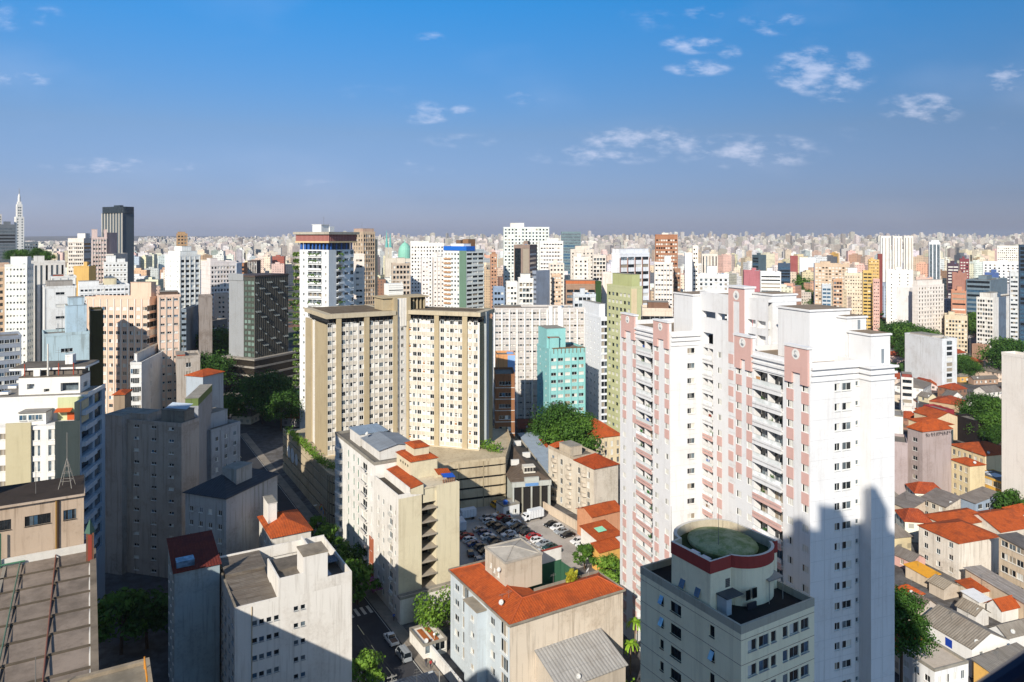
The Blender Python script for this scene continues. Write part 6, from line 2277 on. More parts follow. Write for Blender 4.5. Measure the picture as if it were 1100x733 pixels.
# ------------------------------------------------------------------ middle distance, one line per building
# kind, label, x0, x1, x2, top row, depth, turn, colour, front openings, side openings, options
T, A_, O_ = 'apartment_tower', 'apartment_block', 'office_block'
g = lambda n, w=1.3, h=1.3, m=.4: ('g', n, w, h, m)
bnd = lambda h=1.5, n=1: ('b', h, n)
MIDS = [
 # --- left
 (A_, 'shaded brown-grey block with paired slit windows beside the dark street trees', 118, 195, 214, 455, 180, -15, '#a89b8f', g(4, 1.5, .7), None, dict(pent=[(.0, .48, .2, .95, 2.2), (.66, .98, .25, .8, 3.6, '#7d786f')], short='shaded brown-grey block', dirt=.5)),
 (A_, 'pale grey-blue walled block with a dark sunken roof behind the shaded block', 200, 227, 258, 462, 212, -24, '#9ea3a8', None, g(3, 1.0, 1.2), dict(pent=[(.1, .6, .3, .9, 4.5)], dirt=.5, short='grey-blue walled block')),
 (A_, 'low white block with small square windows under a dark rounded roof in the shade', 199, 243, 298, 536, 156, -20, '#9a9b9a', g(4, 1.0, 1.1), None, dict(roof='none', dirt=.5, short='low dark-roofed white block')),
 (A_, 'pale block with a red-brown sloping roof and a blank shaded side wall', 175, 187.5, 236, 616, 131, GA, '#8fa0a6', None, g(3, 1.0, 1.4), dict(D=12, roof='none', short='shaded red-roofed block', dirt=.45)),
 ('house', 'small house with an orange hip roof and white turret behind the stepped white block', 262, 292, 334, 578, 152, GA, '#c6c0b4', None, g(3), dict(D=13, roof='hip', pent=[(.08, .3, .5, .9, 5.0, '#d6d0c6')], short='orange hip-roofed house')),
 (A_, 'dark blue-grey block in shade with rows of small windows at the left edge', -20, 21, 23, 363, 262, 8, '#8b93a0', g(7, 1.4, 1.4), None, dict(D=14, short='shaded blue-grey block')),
 (T, 'narrow cream tower beside the white tower at the left edge', -10, 3, 6, 288, 345, 10, '#d9b48c', g(2, 1.2, 1.6), None, dict(short='narrow cream edge tower')),
 (T, 'tall white tower of many small windows with stepped top at the left edge', 5, 29, 36, 284, 330, 14, '#d8d8cf', g(6, .7, .8), g(3, .9, 1.2), dict(pent=[(.2, .95, .2, .8, 4.4)], short='white small-windowed tower')),
 (A_, 'white gabled tower wall with a single column of slit windows', 44, 47, 82, 308, 300, 12, '#d9d8d3', g(1, 3.2, 1.1), None, dict(fh=5.0, pent=[(.1, .9, .2, .8, 3.0, '#9c958c')], short='white slit-windowed wall')),
 (A_, 'white block with a small red roof behind the slit-windowed white wall', 53, 55, 82, 297, 335, 12, '#dad8d1', g(3, 1.0, .8), None, dict(short='white red-capped block', pent=[(.1, .5, .2, .8, 1.4, '#a44a2a')])),
 (A_, 'pale blue weathered block with stacked rooftop terraces', 45, 47, 96, 359, 232, 8, '#a9bfc4', g(2, 2.0, 1.2, 5.0), None, dict(pent=[(.5, .95, .2, .8, 9.5, '#a8c0cc'), (.55, .9, .25, .7, 12.0, '#a8c0cc')], dirt=.5, short='pale blue weathered block', fh=5.2)),
 (A_, 'block with a blank dark olive side wall beside the peach block', 96, 97.5, 111, 334, 246, 5, '#3f3a1e', None, None, dict(D=14, short='dark olive wall', dirt=.2)),  # very dark olive stands in for shade on this face
 (A_, 'long peach block with many square windows and dark curved balconies', 92, 161, 170, 319, 268, -4, '#d3b197', g(9, 1.5, 1.3, .6), ('k', 1, 9.0), dict(pent=[(.66, .98, .3, .9, 6.2)], dirt=.2, short='long peach block')),
 (A_, 'peach stair wing with slit windows beside the long peach block', 170, 192.5, 194, 317, 262, 0, '#d6b59c', g(3, 1.3, .8), None, dict(D=12, pent=[(.1, .9, .2, .8, 1.8, '#5d4a3e')], short='peach stair wing', zlow=22)),
 (O_, 'dark grey-blue slab with horizontal glazing at the left edge', -8, 15, 17, 241, 750, 8, '#5f6870', bnd(1.9), None, dict(short='dark banded slab', fh=3.4, panes='dg')),
 (O_, 'thin grey tower top above the dark banded slab at the left edge', -4, 1, 2, 230, 880, 8, '#b5b1a8', g(2), None, dict(short='thin grey edge tower')),
 (O_, 'small blue-grey tower beside the stepped white skyscraper', 26, 40, 41, 260, 800, 5, '#62717c', g(5, 1.4, 1.6), None, dict(short='small blue-grey tower')),
 (O_, 'pale pink-beige slab with a dark side beneath the crowned skyscraper', 73, 90, 98, 256, 560, 6, '#d6c8b6', g(8, 1.0, 1.4), bnd(1.6), dict(pent=[(.5, 1, .2, .8, 4.6, '#d9d2c6')], short='pink-beige slab')),
 (O_, 'stepped pink block with brown windows in front of the crowned skyscraper', 99, 112.5, 115, 255, 520, 6, '#d2ada0', g(5, 1.2, 1.3), None, dict(pent=[(.0, .35, .1, .9, 6.7), (.82, 1.0, .1, .9, 6.7)], D=10, short='stepped pink block')),
 (O_, 'plain pink-brown wing beside the stepped pink block', 114, 118.5, 127, 250, 530, 10, '#bf9c93', None, None, dict(D=14, short='pink-brown wing')),
 (A_, 'bright yellow blank-walled block with a brown side', 79, 95.5, 103, 286, 430, 8, '#dba02c', None, None, dict(short='yellow blank-walled block', dirt=.15)),
 (A_, 'stepped white block with slit windows right of the yellow block', 112, 134, 137, 282, 450, 6, '#d9d7d0', g(6, 1.0, 1.0), None, dict(pent=[(.1, .5, .3, .8, 5), (.55, .9, .2, .7, 3)], short='stepped white slit block')),
 (A_, 'white terraced block below the yellow block', 85, 137, 139, 307, 400, 4, '#dad9d4', g(12, 1.4, 1.1), None, dict(pent=[(.0, .4, .3, .8, 3), (.5, .75, .3, .8, 4.2, '#d9c48c')], D=16, short='white terraced block')),
 (A_, 'beige small block behind the white terraced block', 114, 122, 137, 273, 500, 12, '#c9bba6', g(4, 1.2, 1.2), g(2, 1.2, 1.2), dict(short='beige small block')),
 (O_, 'old stone-faced hall with tall dark windows and roof garden trees', 30, 68, 70, 281, 420, 5, '#cfc8bb', ('v', 7, 1.1), None, dict(D=16, short='stone-faced hall', panes='ggd')),
 (A_, 'low grey-beige block behind the stone hall, trees on its roof', 8, 52, 56, 285, 455, 5, '#b9b3a6', g(8, 1.2, 1.4), None, dict(D=14, short='tree-topped grey block')),
 (A_, 'low cream block at the left edge with an orange roof band', -6, 9, 10, 283, 390, 8, '#c9a489', g(3), None, dict(D=12, short='low cream edge block')),
 (T, 'white art-deco tower with stepped corners and dark window bays', 177, 193, 215.5, 274, 430, 48, '#d9dad2', g(4, 2.0, 1.6), g(4, .9, 1.1), dict(pent=[(.1, .9, .1, .9, 3.2), (.25, .7, .2, .7, 6.0)], short='white art-deco tower')),
 (T, 'slim tan-brown tower rising behind the white art-deco tower', 190, 198, 201.5, 251, 650, 8, '#b5834a', g(3, 1.6, 1.4), g(2), dict(short='slim tan-brown tower', pent=[(.1, .8, .2, .8, 2.5)])),
 (A_, 'pink-white hotel slab with a tight grid of square windows', 216, 226, 253.5, 281, 480, 40, '#d8c9c0', g(8, 1.3, 1.5), None, dict(short='pink-white grid slab')),
 (A_, 'peach block with a column of slots below the grid slab', 228, 231, 245, 316, 460, 10, '#cda58a', g(2, 1.2, 1.2, 6.0), None, dict(short='peach slot block')),
 (A_, 'weathered ochre party-wall block between the art-deco tower and the dark slab', 212, 214, 228, 318, 400, 12, '#8a7b70', None, None, dict(dirt=.8, short='weathered party wall')),
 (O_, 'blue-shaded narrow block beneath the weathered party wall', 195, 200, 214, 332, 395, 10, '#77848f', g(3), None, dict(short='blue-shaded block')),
 (A_, 'orange-brown framed block beside a dark brown one behind the dark slab', 258, 262, 271, 283, 560, 10, '#b96c34', g(2, 2.2, 1.6), None, dict(short='orange-brown framed block')),
 (O_, 'dark brown windowed block behind the dark office slab', 266, 276, 284, 280, 545, 6, '#57453f', g(5, 1.4, 1.4), None, dict(D=12, short='dark brown block')),
 (O_, 'pale blue narrow block left of the orange-brown framed block', 252, 254, 260, 283, 520, 10, '#c9d3da', None, None, dict(short='pale blue narrow block')),
 (O_, 'low white curved hall at the end of the tree-lined street', 209, 230, 238, 353, 430, 6, '#d5d5d0', g(5, 1.8, 1.4), None, dict(D=12, short='low white hall')),
 (A_, 'concrete party-wall block with orange tiled patches left of the dark trees', 187, 190, 215, 383, 250, 12, '#a89d90', g(1, 1.6, 1.6, 5), None, dict(dirt=.7, short='concrete party-wall block', pent=[(.0, .35, .1, .9, 1.2, '#b84c24')])),
 (A_, 'white block with three slit bays in front of the long peach block', 140, 152, 188, 389, 240, 10, '#cfcdc8', g(4, 1.2, 1.6), g(2, .6, 1.6), dict(short='white slit-bay block', pent=[(.0, .25, .1, .9, 3.2)])),
 ('house', 'orange-roofed low house at the foot of the concrete party-wall block', 200, 218, 240, 405, 222, -20, '#9aa3ab', None, None, dict(roof='hip', short='orange-roofed low house')),
 ('house', 'small orange hip-roofed building beside the terraced white building', 122, 134, 141, 424, 205, 12, '#8f7a62', None, None, dict(roof='hip', short='small orange hip building')),  # wall browned to imitate the dark shadow in the gap
 ('house', 'green-tarpaulin roofed shed on the roofs right of the shaded block', 199, 213, 228, 436, 200, 12, '#8c8f94', None, None, dict(pent=[(.0, 1, .0, 1, 3.0, '#5f7038')], short='green shed', zlow=0)),
 (A_, 'dark terraced apartment block between the peach block and the dark office slab', 215, 226, 244, 345, 430, -20, '#7a736a', g(4), g(3), dict(short='dark terraced block')),
 # --- centre
 (O_, 'tan office tower with a dark window grid behind the garden tower', 379, 390, 403, 249, 520, 40, '#bd9c74', g(5, 1.6, 2.0), g(4, 1.8, 1.8), dict(pent=[(.0, .9, .0, .9, 3.2, '#b98f72')], short='tan grid tower')),
 (O_, 'blank cream side tower attached to the tan grid tower', 402, 405.5, 412, 257, 540, 10, '#d3b98c', None, None, dict(D=14, short='blank cream tower')),
 (A_, 'plain pale pink block at the foot of the tan grid tower', 378, 380, 391.5, 273, 360, 12, '#d9cbbd', g(2, 1.4, 1.0, 1.0), None, dict(short='plain pale pink block')),
 (O_, 'ornate tan building with an attic storey left of the white grid tower', 418, 421, 441, 283, 420, 10, '#b99f82', g(5, 1.3, 1.6), None, dict(pent=[(.25, .7, .2, .8, 4, '#c9b79d')], short='ornate tan building')),
 (T, 'large white tower with a dense grid of square windows and rounded top', 438, 441, 477, 261, 600, 12, '#dcd5ca', g(11, 1.2, 1.3), None, dict(pent=[(.0, .55, .2, .8, 2.4)], short='dense white grid tower')),
 (T, 'pinkish white narrow tower in front of the dense white grid tower', 451, 453, 461, 278, 500, 10, '#dfcfc4', g(2, 1.0, 1.0), None, dict(D=12, short='pinkish narrow tower')),
 (T, 'pinkish white slab left of the blue-banded tower', 462, 465, 478, 276, 505, 10, '#ddd0c8', g(3, 1.0, 1.0), None, dict(D=12, short='pinkish white slab')),
 (T, 'white and grey-green tower with a blue band and two brown roof tanks', 477, 501, 520, 268, 480, 50, '#cfd6cf', bnd(1.5, 3), g(7, 1.5, 1.3), dict(pent=[(.1, .5, .2, .75, 4.6, '#d5d9d8'), (.55, .95, .35, .6, 7.6, '#8f5a2c'), (.55, .95, .7, .9, 7.0, '#7d5638')], short='blue-banded tower')),
 (T, 'slim orange-brown tower right of the blue-banded tower', 524, 527, 534, 273, 620, 10, '#bb7c50', g(2), None, dict(pent=[(.2, .8, .2, .8, 2.4, '#b06a3a')], short='slim orange-brown tower')),
 (A_, 'low blue-grey house block below the slim orange-brown tower', 526, 530, 542, 309, 380, 12, '#8094ac', g(3), None, dict(short='low blue-grey block')),
 (A_, 'white low block with dark windows beside the blue-grey one', 540, 544, 556, 303, 420, 12, '#d8d2c8', g(3), None, dict(short='white low block')),
 (T, 'broad white and pale green tower with an even window grid on the skyline', 538, 541, 590, 244, 650, 10, '#cfdcd2', g(13, 1.5, 1.6), None, dict(pent=[(.15, .45, .2, .8, 4.6, '#d8cfc2')], short='broad pale green tower')),
 (O_, 'brown framed tower with two black glass panels', 552, 569, 577, 263, 480, -14, '#8a6e5b', ('v', 2, 4.2), bnd(1.4), dict(short='black glass panelled tower')),
 (A_, 'white block with a deep square sunshade grid', 554, 557, 573, 299, 400, 10, '#d3cfc4', g(4, 1.6, 1.9), None, dict(pent=[(.15, .8, .2, .8, 3.2)], short='sunshade grid block', depth=.9)),
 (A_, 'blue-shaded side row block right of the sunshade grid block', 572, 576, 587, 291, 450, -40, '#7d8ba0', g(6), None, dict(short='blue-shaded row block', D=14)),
 (T, 'white tower with fine horizontal bands left of the teal glass tower', 577, 580, 605, 259, 560, 10, '#ddd4c8', g(8, 1.5, 1.0), None, dict(pent=[(.3, .8, .2, .8, 3.0)], short='fine-banded white tower')),
 ('skyscraper', 'blue-green glass tower on the skyline', 600, 603, 624, 249, 900, 10, '#5f7f86', bnd(2.2), None, dict(short='teal glass tower', panes='bg', fh=3.6)),
 (A_, 'stepped beige block below the teal glass tower', 609, 613, 638, 268, 640, 10, '#cbbba6', g(6), None, dict(pent=[(.2, .8, .2, .8, 4)], short='stepped beige block')),
 (A_, 'pale block with a dark grid of loggias right of the stepped beige block', 634, 637, 651, 274, 560, 10, '#cbbfae', g(4, 1.7, 1.9), None, dict(short='loggia grid block', depth=.8)),
 (A_, 'cream block with plain walls behind the orange-roofed terrace', 612, 616, 632, 276, 520, 10, '#d9cdbb', g(3), None, dict(short='plain cream block')),
 (A_, 'orange-roofed terrace block with a dark open storey', 605, 608, 640, 305, 395, 10, '#9a7a62', bnd(1.6, 4), None, dict(pent=[(.0, 1.0, .1, .9, 2.6, '#b5622e')], short='orange-roofed terrace')),
 (A_, 'grey block with balconies in front of the orange-roofed terrace', 612, 616, 640, 316, 345, 10, '#b9bec3', g(5, 1.6, 1.5), None, dict(short='grey balcony block')),
 (A_, 'dark green narrow wall beside the cream blank tower', 639, 640, 646, 303, 385, 8, '#2f4a24', None, None, dict(D=10, short='dark green wall')),
 (A_, 'blank peach tower left of the pale blue banded office', 645, 647, 657, 293, 400, 10, '#dcc0ac', None, None, dict(short='blank peach tower')),
 (A_, 'small tiled-roof pale orange house block below the fine-banded white tower', 590, 593, 603, 295, 470, 10, '#d3a578', g(3), None, dict(short='pale orange block')),
 (A_, 'cream block stepping down beneath the fine-banded white tower', 586, 590, 606, 283, 520, 10, '#d9c6b0', g(4), None, dict(short='cream stepped block')),
 (O_, 'white office block with broad window bands and a pale blue blank side', 657, 666, 697.5, 272, 430, 32, '#d7d9dd', bnd(1.9, 4), None, dict(pent=[(.0, 1.0, .1, .9, 3.4)], short='white banded office', fh=4.4, lcol=None)),
 (O_, 'long pale grey slab with white fins and varied window rows', 529, 531, 628, 331, 340, -6, '#bdb6b0', g(26, 1.3, .8), None, dict(D=14, short='long pale grey slab', pent=[(.0, .3, .2, .8, 1.3, '#6a5a4e')], panes='dggwwcc')),
 (A_, 'white block with small windows on its long side and dark balconies on its end', 621, 645.5, 653, 341, 322, 15, '#d5d7d9', ('k', 2, 1.5), g(6, .9, .9), dict(pent=[(.1, .95, .1, .9, 6.6)], short='white dark-balcony block', dirt=.1)),
 (A_, 'turquoise block with mixed windows and a brown roof terrace', 577, 590, 629, 375, 298, 16, '#7fbcba', g(5, 2.2, 1.3), g(2, .9, .8), dict(pent=[(.0, .52, .2, .9, 8.8), (.05, .3, .1, .6, 5.6)], short='turquoise block', dirt=.15, panes='dwwcgo')),
 (T, 'olive green tower of small white-edged windows with a cream end strip', 652, 678, 690, 308, 288, 24, '#b3b483', None, g(6, 1.9, 1.4), dict(pent=[(.3, 1.0, .1, .9, 5.6, '#a9ad72')], short='olive green tower', dirt=.15, obj=False, panes='wwdg')),
 (A_, 'cream stepped terrace apartments beside the olive green tower', 687, 690, 722, 331, 232, 14, '#cbb9a4', ('k', 2, 6.0), None, dict(pent=[(.2, .9, .2, .8, 2.6, '#7a5a46')], short='cream terrace apartments')),
 (A_, 'brown ten-window block standing in shade right of the beige V tower', 530, 532, 553, 402, 268, -4, '#8a5a34', g(2, 2.2, 1.4, 1.4), None, dict(fh=4.2, short='brown ten-window block', panes='bwdg', D=14)),
 (A_, 'orange and sky-blue walled small block above the brown one', 530, 533, 553, 381, 300, -8, '#c98a4e', None, None, dict(short='orange and blue block', D=10)),
 (A_, 'weathered white block with rounded balconies and a blank stained end wall', 589, 638, 664, 504, 215, GA, '#c9bda9', None, g(5, 1.3, 1.8), dict(dirt=.5, short='weathered white block', roof='none')),
 # --- right
 (T, 'patterned brick-orange tower with white window dots on the skyline', 701, 704, 728, 252, 560, 10, '#ad6436', g(9, 1.3, 1.4), None, dict(panes='wwwwdc', pent=[(.3, .6, .3, .7, 2.2, '#d3c6b4')], short='brick-orange tower')),
 (A_, 'white block with red edges in front of the brick-orange tower', 700, 703, 723, 282, 450, 8, '#d9d0c6', g(6, 1.1, 1.0), None, dict(pent=[(.55, .9, .2, .8, 5.0)], short='white red-edged block')),
 (A_, 'reddish brown narrow block beside the white red-edged block', 722, 724, 731, 289, 470, 8, '#a06a44', g(2), None, dict(short='reddish narrow block')),
 (T, 'plain white slab tower with a windowless face', 735, 736, 743.5, 272, 480, 8, '#dfdfe0', None, None, dict(D=14, short='plain white slab')),
 (T, 'slim cream tower attached to the plain white slab', 741, 744, 750, 264, 500, 8, '#dfd0bd', g(2, 1.0, 1.2), None, dict(D=14, short='slim cream tower')),
 (A_, 'grey and white striped block with stacked balconies', 747, 750, 783, 294, 500, 8, '#c3c8cb', g(6, 1.6, 1.5), None, dict(pent=[(.3, .62, .2, .8, 6.0, '#dbe0e6')], short='grey and white striped block')),
 (T, 'cluster of pale beige slabs behind the striped block', 751, 754, 771, 273, 800, 8, '#cfc0ad', ('v', 5, 1.2), None, dict(short='pale beige slab cluster')),
 ('warehouse', 'pink-red painted low hall', 797, 799, 818, 291, 640, 8, '#b5555e', None, None, dict(D=20, short='pink-red hall')),
 (O_, 'dark teal glass office pair among low roofs', 808, 815, 823, 274, 780, 20, '#3f5a66', None, bnd(2.0), dict(short='dark teal office', panes='bd')),
 (A_, 'white low building with a green canopy stripe', 814, 817, 839, 292, 600, 8, '#d7d6d0', bnd(1.2), None, dict(short='white green-striped building', D=16)),
 (O_, 'dark blue glass low office left of the orange grid slab', 832, 836, 849, 283, 760, 8, '#2f4a68', bnd(1.8), None, dict(short='dark blue low office', panes='bd')),
 (A_, 'red-brown block on the middle skyline', 846, 849, 857, 275, 900, 8, '#a33f3a', None, None, dict(short='red-brown block')),
 (A_, 'pale blue-white blank blocks behind the orange grid slab', 856, 859, 876, 277, 950, 8, '#c9d6de', None, None, dict(short='pale blue-white block')),
 (A_, 'long orange-beige slab with white gridded windows', 872, 875, 912, 283, 700, 10, '#c9a57c', g(10, 1.9, 1.4), None, dict(panes='wwwwdc', short='orange grid slab', D=14)),
 (A_, 'beige dotted block in front of the orange grid slab', 904, 907, 927, 293, 650, 8, '#d9c29c', g(7, 1.2, 1.0), None, dict(pent=[(.2, .7, .2, .8, 5.2, '#dcdcda')], short='beige dotted block')),
 (A_, 'small orange and white balcony block before the orange grid slab', 892, 895, 905, 300, 560, 8, '#c98d5c', g(3, 1.6, 1.6), None, dict(short='orange and white balcony block', pent=[(.0, .25, .0, 1, 1.2, '#ded8cf')])),
 (A_, 'blue-windowed grey block left of the orange and white balcony block', 880, 883, 893, 306, 575, 8, '#aeb8c2', bnd(1.6, 2), None, dict(short='blue-windowed block', panes='b')),
 (T, 'bright yellow tower with small windows', 931, 933, 944.5, 279, 700, 8, '#dba63e', g(5, 1.0, 1.0), None, dict(short='bright yellow tower', D=12)),
 (A_, 'yellow-ochre balcony block beneath the bright yellow tower', 925, 927, 937, 291, 640, 8, '#d5a735', bnd(1.3, 2), None, dict(short='yellow balcony block')),
 (A_, 'salmon pink block below the bright yellow tower', 936, 938, 945, 300, 620, 8, '#d79a86', g(3, .9, .9), None, dict(short='salmon pink block')),
 (A_, 'dark red slab behind the bright yellow tower', 942, 943, 948, 273, 740, 8, '#8c2f28', None, None, dict(D=14, short='dark red slab')),
 (A_, 'white block with two window columns right of the yellow tower', 949, 952, 981, 290, 640, 8, '#ded8cc', g(3, 1.0, 1.0, 1.0), None, dict(short='white two-column block', D=14)),
 (T, 'first of three joined pale beige slabs on the right skyline, leftmost', 944, 946, 957, 253.5, 900, 8, '#d9cfc2', ('v', 3, .8), None, dict(short='left beige triplet slab', group='three joined beige slabs', panes='gc', D=16)),
 (T, 'middle one of three joined pale beige slabs on the right skyline', 957, 959, 969, 254, 905, 8, '#dcd3c6', ('v', 3, .8), None, dict(short='middle beige triplet slab', group='three joined beige slabs', panes='gc', D=16)),
 (T, 'rightmost of three joined pale beige slabs on the right skyline', 969, 971, 981, 253.5, 900, 8, '#d5cabb', ('v', 3, .8), None, dict(short='right beige triplet slab', group='three joined beige slabs', panes='gc', D=16)),
 (T, 'white tower with pale grey window strips right of the beige slabs', 996, 998, 1010, 260, 700, 8, '#dcdde0', ('v', 3, 2.4), None, dict(pent=[(.2, .9, .2, .8, 2.4)], short='white strip tower', panes='gg', D=14)),
 (A_, 'broad white block with rows of small windows and a blank diagonal side wall', 980, 986, 1014, 306, 540, 24, '#dccfbf', g(9, 1.3, 1.5), None, dict(pent=[(.0, .95, .1, .9, 4.2)], short='broad white windowed block')),
 (A_, 'blank white wall block left of the broad white windowed block', 963, 977, 980, 309, 560, 34, '#dbd6cf', None, None, dict(short='blank white wall block')),
 (A_, 'peach roof storey above the broad white windowed block', 980, 984, 1002, 298, 600, 10, '#cfa58e', None, None, dict(short='peach roof block')),
 (O_, 'dark purple and white striped block on the right', 1015, 1018, 1030, 283, 720, 8, '#4a3346', bnd(1.4, 2), None, dict(short='purple striped block', panes='wwd')),
 (O_, 'maroon and white block beside the purple striped block', 1028, 1031, 1041, 278, 760, 8, '#8a2f3a', g(3, 1.6, 1.4), None, dict(short='maroon block', panes='wwd')),
 (A_, 'brick red block below the maroon block', 1020, 1023, 1039, 293, 620, 8, '#a8644e', None, None, dict(short='brick red block', D=14)),
 (A_, 'low block with bright orange balcony bands', 1019, 1022, 1038, 312, 560, 6, '#c9774c', bnd(1.3), None, dict(short='orange-banded low block', D=14, fh=4)),
 (O_, 'dark blue-grey glass office with horizontal bands', 1038, 1064, 1082, 301, 600, 42, '#5d7484', None, bnd(2.0), dict(short='dark blue banded office', panes='bd', fh=3.8)),
 (A_, 'white wide block with dotted windows behind the dark blue banded office', 1052, 1056, 1096, 281, 760, 8, '#d5d5d4', g(8, 1.6, 1.6), None, dict(short='white dotted wide block')),
 (A_, 'white patterned slab on the right skyline', 1069, 1071, 1096, 264, 950, 8, '#d9d0c0', g(11, 1.2, 1.2), None, dict(short='white patterned slab')),
 (O_, 'bright blue low block before the white dotted wide block', 1055, 1058, 1073, 293, 690, 8, '#2f55a0', None, None, dict(short='bright blue low block')),
 (T, 'narrow grey tower left of the dark blue edge tower', 1082, 1085, 1094, 292, 480, 8, '#b9bcbc', g(3, 1.2, 1.2), None, dict(short='narrow grey tower', D=10)),
 (O_, 'dark blue glass tower cut by the right edge', 1092, 1095, 1110, 263, 520, 8, '#24415f', bnd(2.0), None, dict(short='dark blue edge tower', panes='bd', D=14)),
 (A_, 'white apartments seen end-on with stained windows on the right', 1049, 1067, 1104, 320, 500, 34, '#d8d2c7', None, g(6, 1.3, 1.6), dict(pent=[(.0, .3, .2, .8, 4)], short='white end-on apartments', dirt=.45)),
 (A_, 'orange brick box beneath the white end-on apartments', 1044, 1056, 1063, 371, 475, 20, '#b8805a', None, None, dict(short='orange brick box', dirt=.4)),
 ('warehouse', 'long white-grey gridded blank wall of a low warehouse', 972, 1012, 1028, 364, 405, 16, '#c6c8ca', ('k', 1, 4.0), None, dict(short='gridded warehouse wall', pent=[(.1, .9, .3, .9, 1.6, '#b7ab9c')])),
 (A_, 'cream yellow low block behind the warehouse', 1012, 1015, 1040, 338, 540, 10, '#cdb68c', g(7, 1.2, 1.6), None, dict(short='cream yellow low block', D=14)),
 (A_, 'plain off-white tall wall cut by the right edge', 1076, 1135, 1150, 388, 205, 14, '#e3dace', None, None, dict(short='plain off-white edge wall', dirt=.15, pent=[(.1, .6, .2, .6, 2.0)])),
 (A_, 'mauve-grey block with graffiti letters along the top of its blank wall', 975, 991, 1022, 464, 232, 18, '#a3938f', None, g(1, 1.8, 1.3, .6), dict(short='mauve graffiti block', dirt=.3, roof='none')),
 (A_, 'mauve-grey wall with peeling orange patches beside the white tower', 955, 957, 975, 474, 236, 14, '#a29290', None, None, dict(short='peeling mauve wall', dirt=.3)),
 ('warehouse', 'yellow walled garage with grey roof and dark gridded windows', 1045, 1089, 1112, 523, 222, 14, '#d9a52a', None, ('g', 4, 3.2, 1.8, .6), dict(short='yellow garage', roof='none', fh=5.5)),
 (A_, 'dark green low box beside the yellow garage', 1029, 1040, 1046, 511, 232, 14, '#4f5240', None, None, dict(short='dark green low box', roof='none')),
 (A_, 'white three-bay low building with dark window strips left of the orange roofs', 966, 968, 981, 405, 330, 8, '#cfcac4', bnd(1.5), None, dict(short='white strip-windowed low building', pent=[(.1, .9, .2, .8, 2.0, '#8a3f34')])),
 (O_, 'dark red and white low building among the tiled roofs', 992, 1014, 1025, 441, 318, 14, '#8f2430', g(2, 1.6, 1.2), None, dict(short='dark red low building', D=None)),
 (O_, 'black-walled low building with blue-grey end below the big trees', 1025, 1048, 1062, 452, 296, 14, '#231d1e', None, None, dict(short='black-walled low building', dirt=.1)),
]
built = {}
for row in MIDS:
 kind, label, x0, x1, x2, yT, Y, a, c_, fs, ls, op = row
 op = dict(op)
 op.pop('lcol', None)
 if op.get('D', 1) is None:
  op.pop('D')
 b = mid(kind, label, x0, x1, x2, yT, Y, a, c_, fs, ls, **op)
 built[op.get('short', label)] = b
# extra modelling on some of them
b = built['shaded red-roofed block']
b.pitched(b.zt, 1.8, 'shed', 'x', mat=tiles('#6e2f24', 0), ov=.3)
q = MB()
q.box(b.W * .05, b.W * .45, .8, 3.0, b.zt + .4, b.zt + 1.5)
b.part(q, 'skylight', [glass('#3d5468', .1, .8)])
b = built['low dark-roofed white block']
b.pitched(b.zt, 3.0, 'hip', 'x' if b.W > b.D else 'y', mat=corrugated('#3b4047', 0, .6, .4))
b.block('penthouse', b.W * .5, b.W * .85, b.D * .3, b.D * .6, b.zt + .5, b.zt + 4.6, plaster('#8d8f8c', .5))
b = built['shaded brown-grey block']
b.block('stair_tower', -.3, b.W * .24, -1.6, 4.0, 0, b.zt + 1.2, plaster('#a3988e', .5))
b = built['mauve graffiti block']
b.pitched(b.zt, 2.6, 'hip', 'x' if b.W > b.D else 'y', mat=tiles('#b95626', 0))
# angular graffiti letters painted along the top edge
q = MB()
rr = random.Random(5)
x = 1.2
while x < b.W * .97:
 h_ = 1.25
 z_ = b.zt - 1.9
 for k in range(rr.choice([2, 3, 3])):
  xa, xb = x + rr.uniform(0, .45), x + rr.uniform(0, .45)
  za, zb = z_ + rr.choice([0, .1, .6]), z_ + h_ * rr.choice([.5, 1, 1])
  q.quad((xa, -.012, za), (xa + .2, -.012, za), (xb + .2, -.012, zb), (xb, -.012, zb))
 q.quad((x, -.013, z_ + h_ * .5), (x + .5, -.013, z_ + h_ * .55), (x + .5, -.013, z_ + h_ * .66), (x, -.013, z_ + h_ * .62))
 x += rr.uniform(.62, .8)
b.part(q, 'graffiti', [plain('#221f24', .8)])
b = built['yellow garage']
b.flat_roof(b.zt, ph=.12, par=plaster('#d9a52a', .2), floor=corrugated('#77726c', 0, .6, .6))
q = MB()
q.quad((b.W * .25, b.D * .55, b.zt + .13), (b.W * .7, b.D * .55, b.zt + .13), (b.W * .7, b.D * .8, b.zt + .13), (b.W * .25, b.D * .8, b.zt + .13))
q.quad((b.W * .08, b.D * .86, b.zt + .13), (b.W * .7, b.D * .86, b.zt + .13), (b.W * .7, b.D * .93, b.zt + .13), (b.W * .08, b.D * .93, b.zt + .13))
b.part(q, 'roof_sheet', [plain('#cfd3d8', .5)])
b = built['dark green low box']
b.flat_roof(b.zt, ph=.3)
b = built['weathered white block']
zt = b.zt
q = MB()
b.flat_roof(zt, y0=b.D * .42, ph=.9, par=plaster('#b5a68f', .6), floor=concrete('#7a6f62', .6))
b.pitched(zt, 2.6, 'hip', 'x' if b.W > b.D * .4 else 'y', y1=b.D * .4, mat=tiles('#a8481f', 0))
b.block('penthouse', 1.0, b.W * .6, b.D * .55, b.D * .8, zt + .06, zt + 3.0, plaster('#b5a68f', .6))
b.pitched(zt + .9, 1.2, 'hip', 'x', y0=b.D * .86, y1=b.D, x0=.3, x1=b.W * .7, ov=.0, mat=tiles('#b95626', 0))
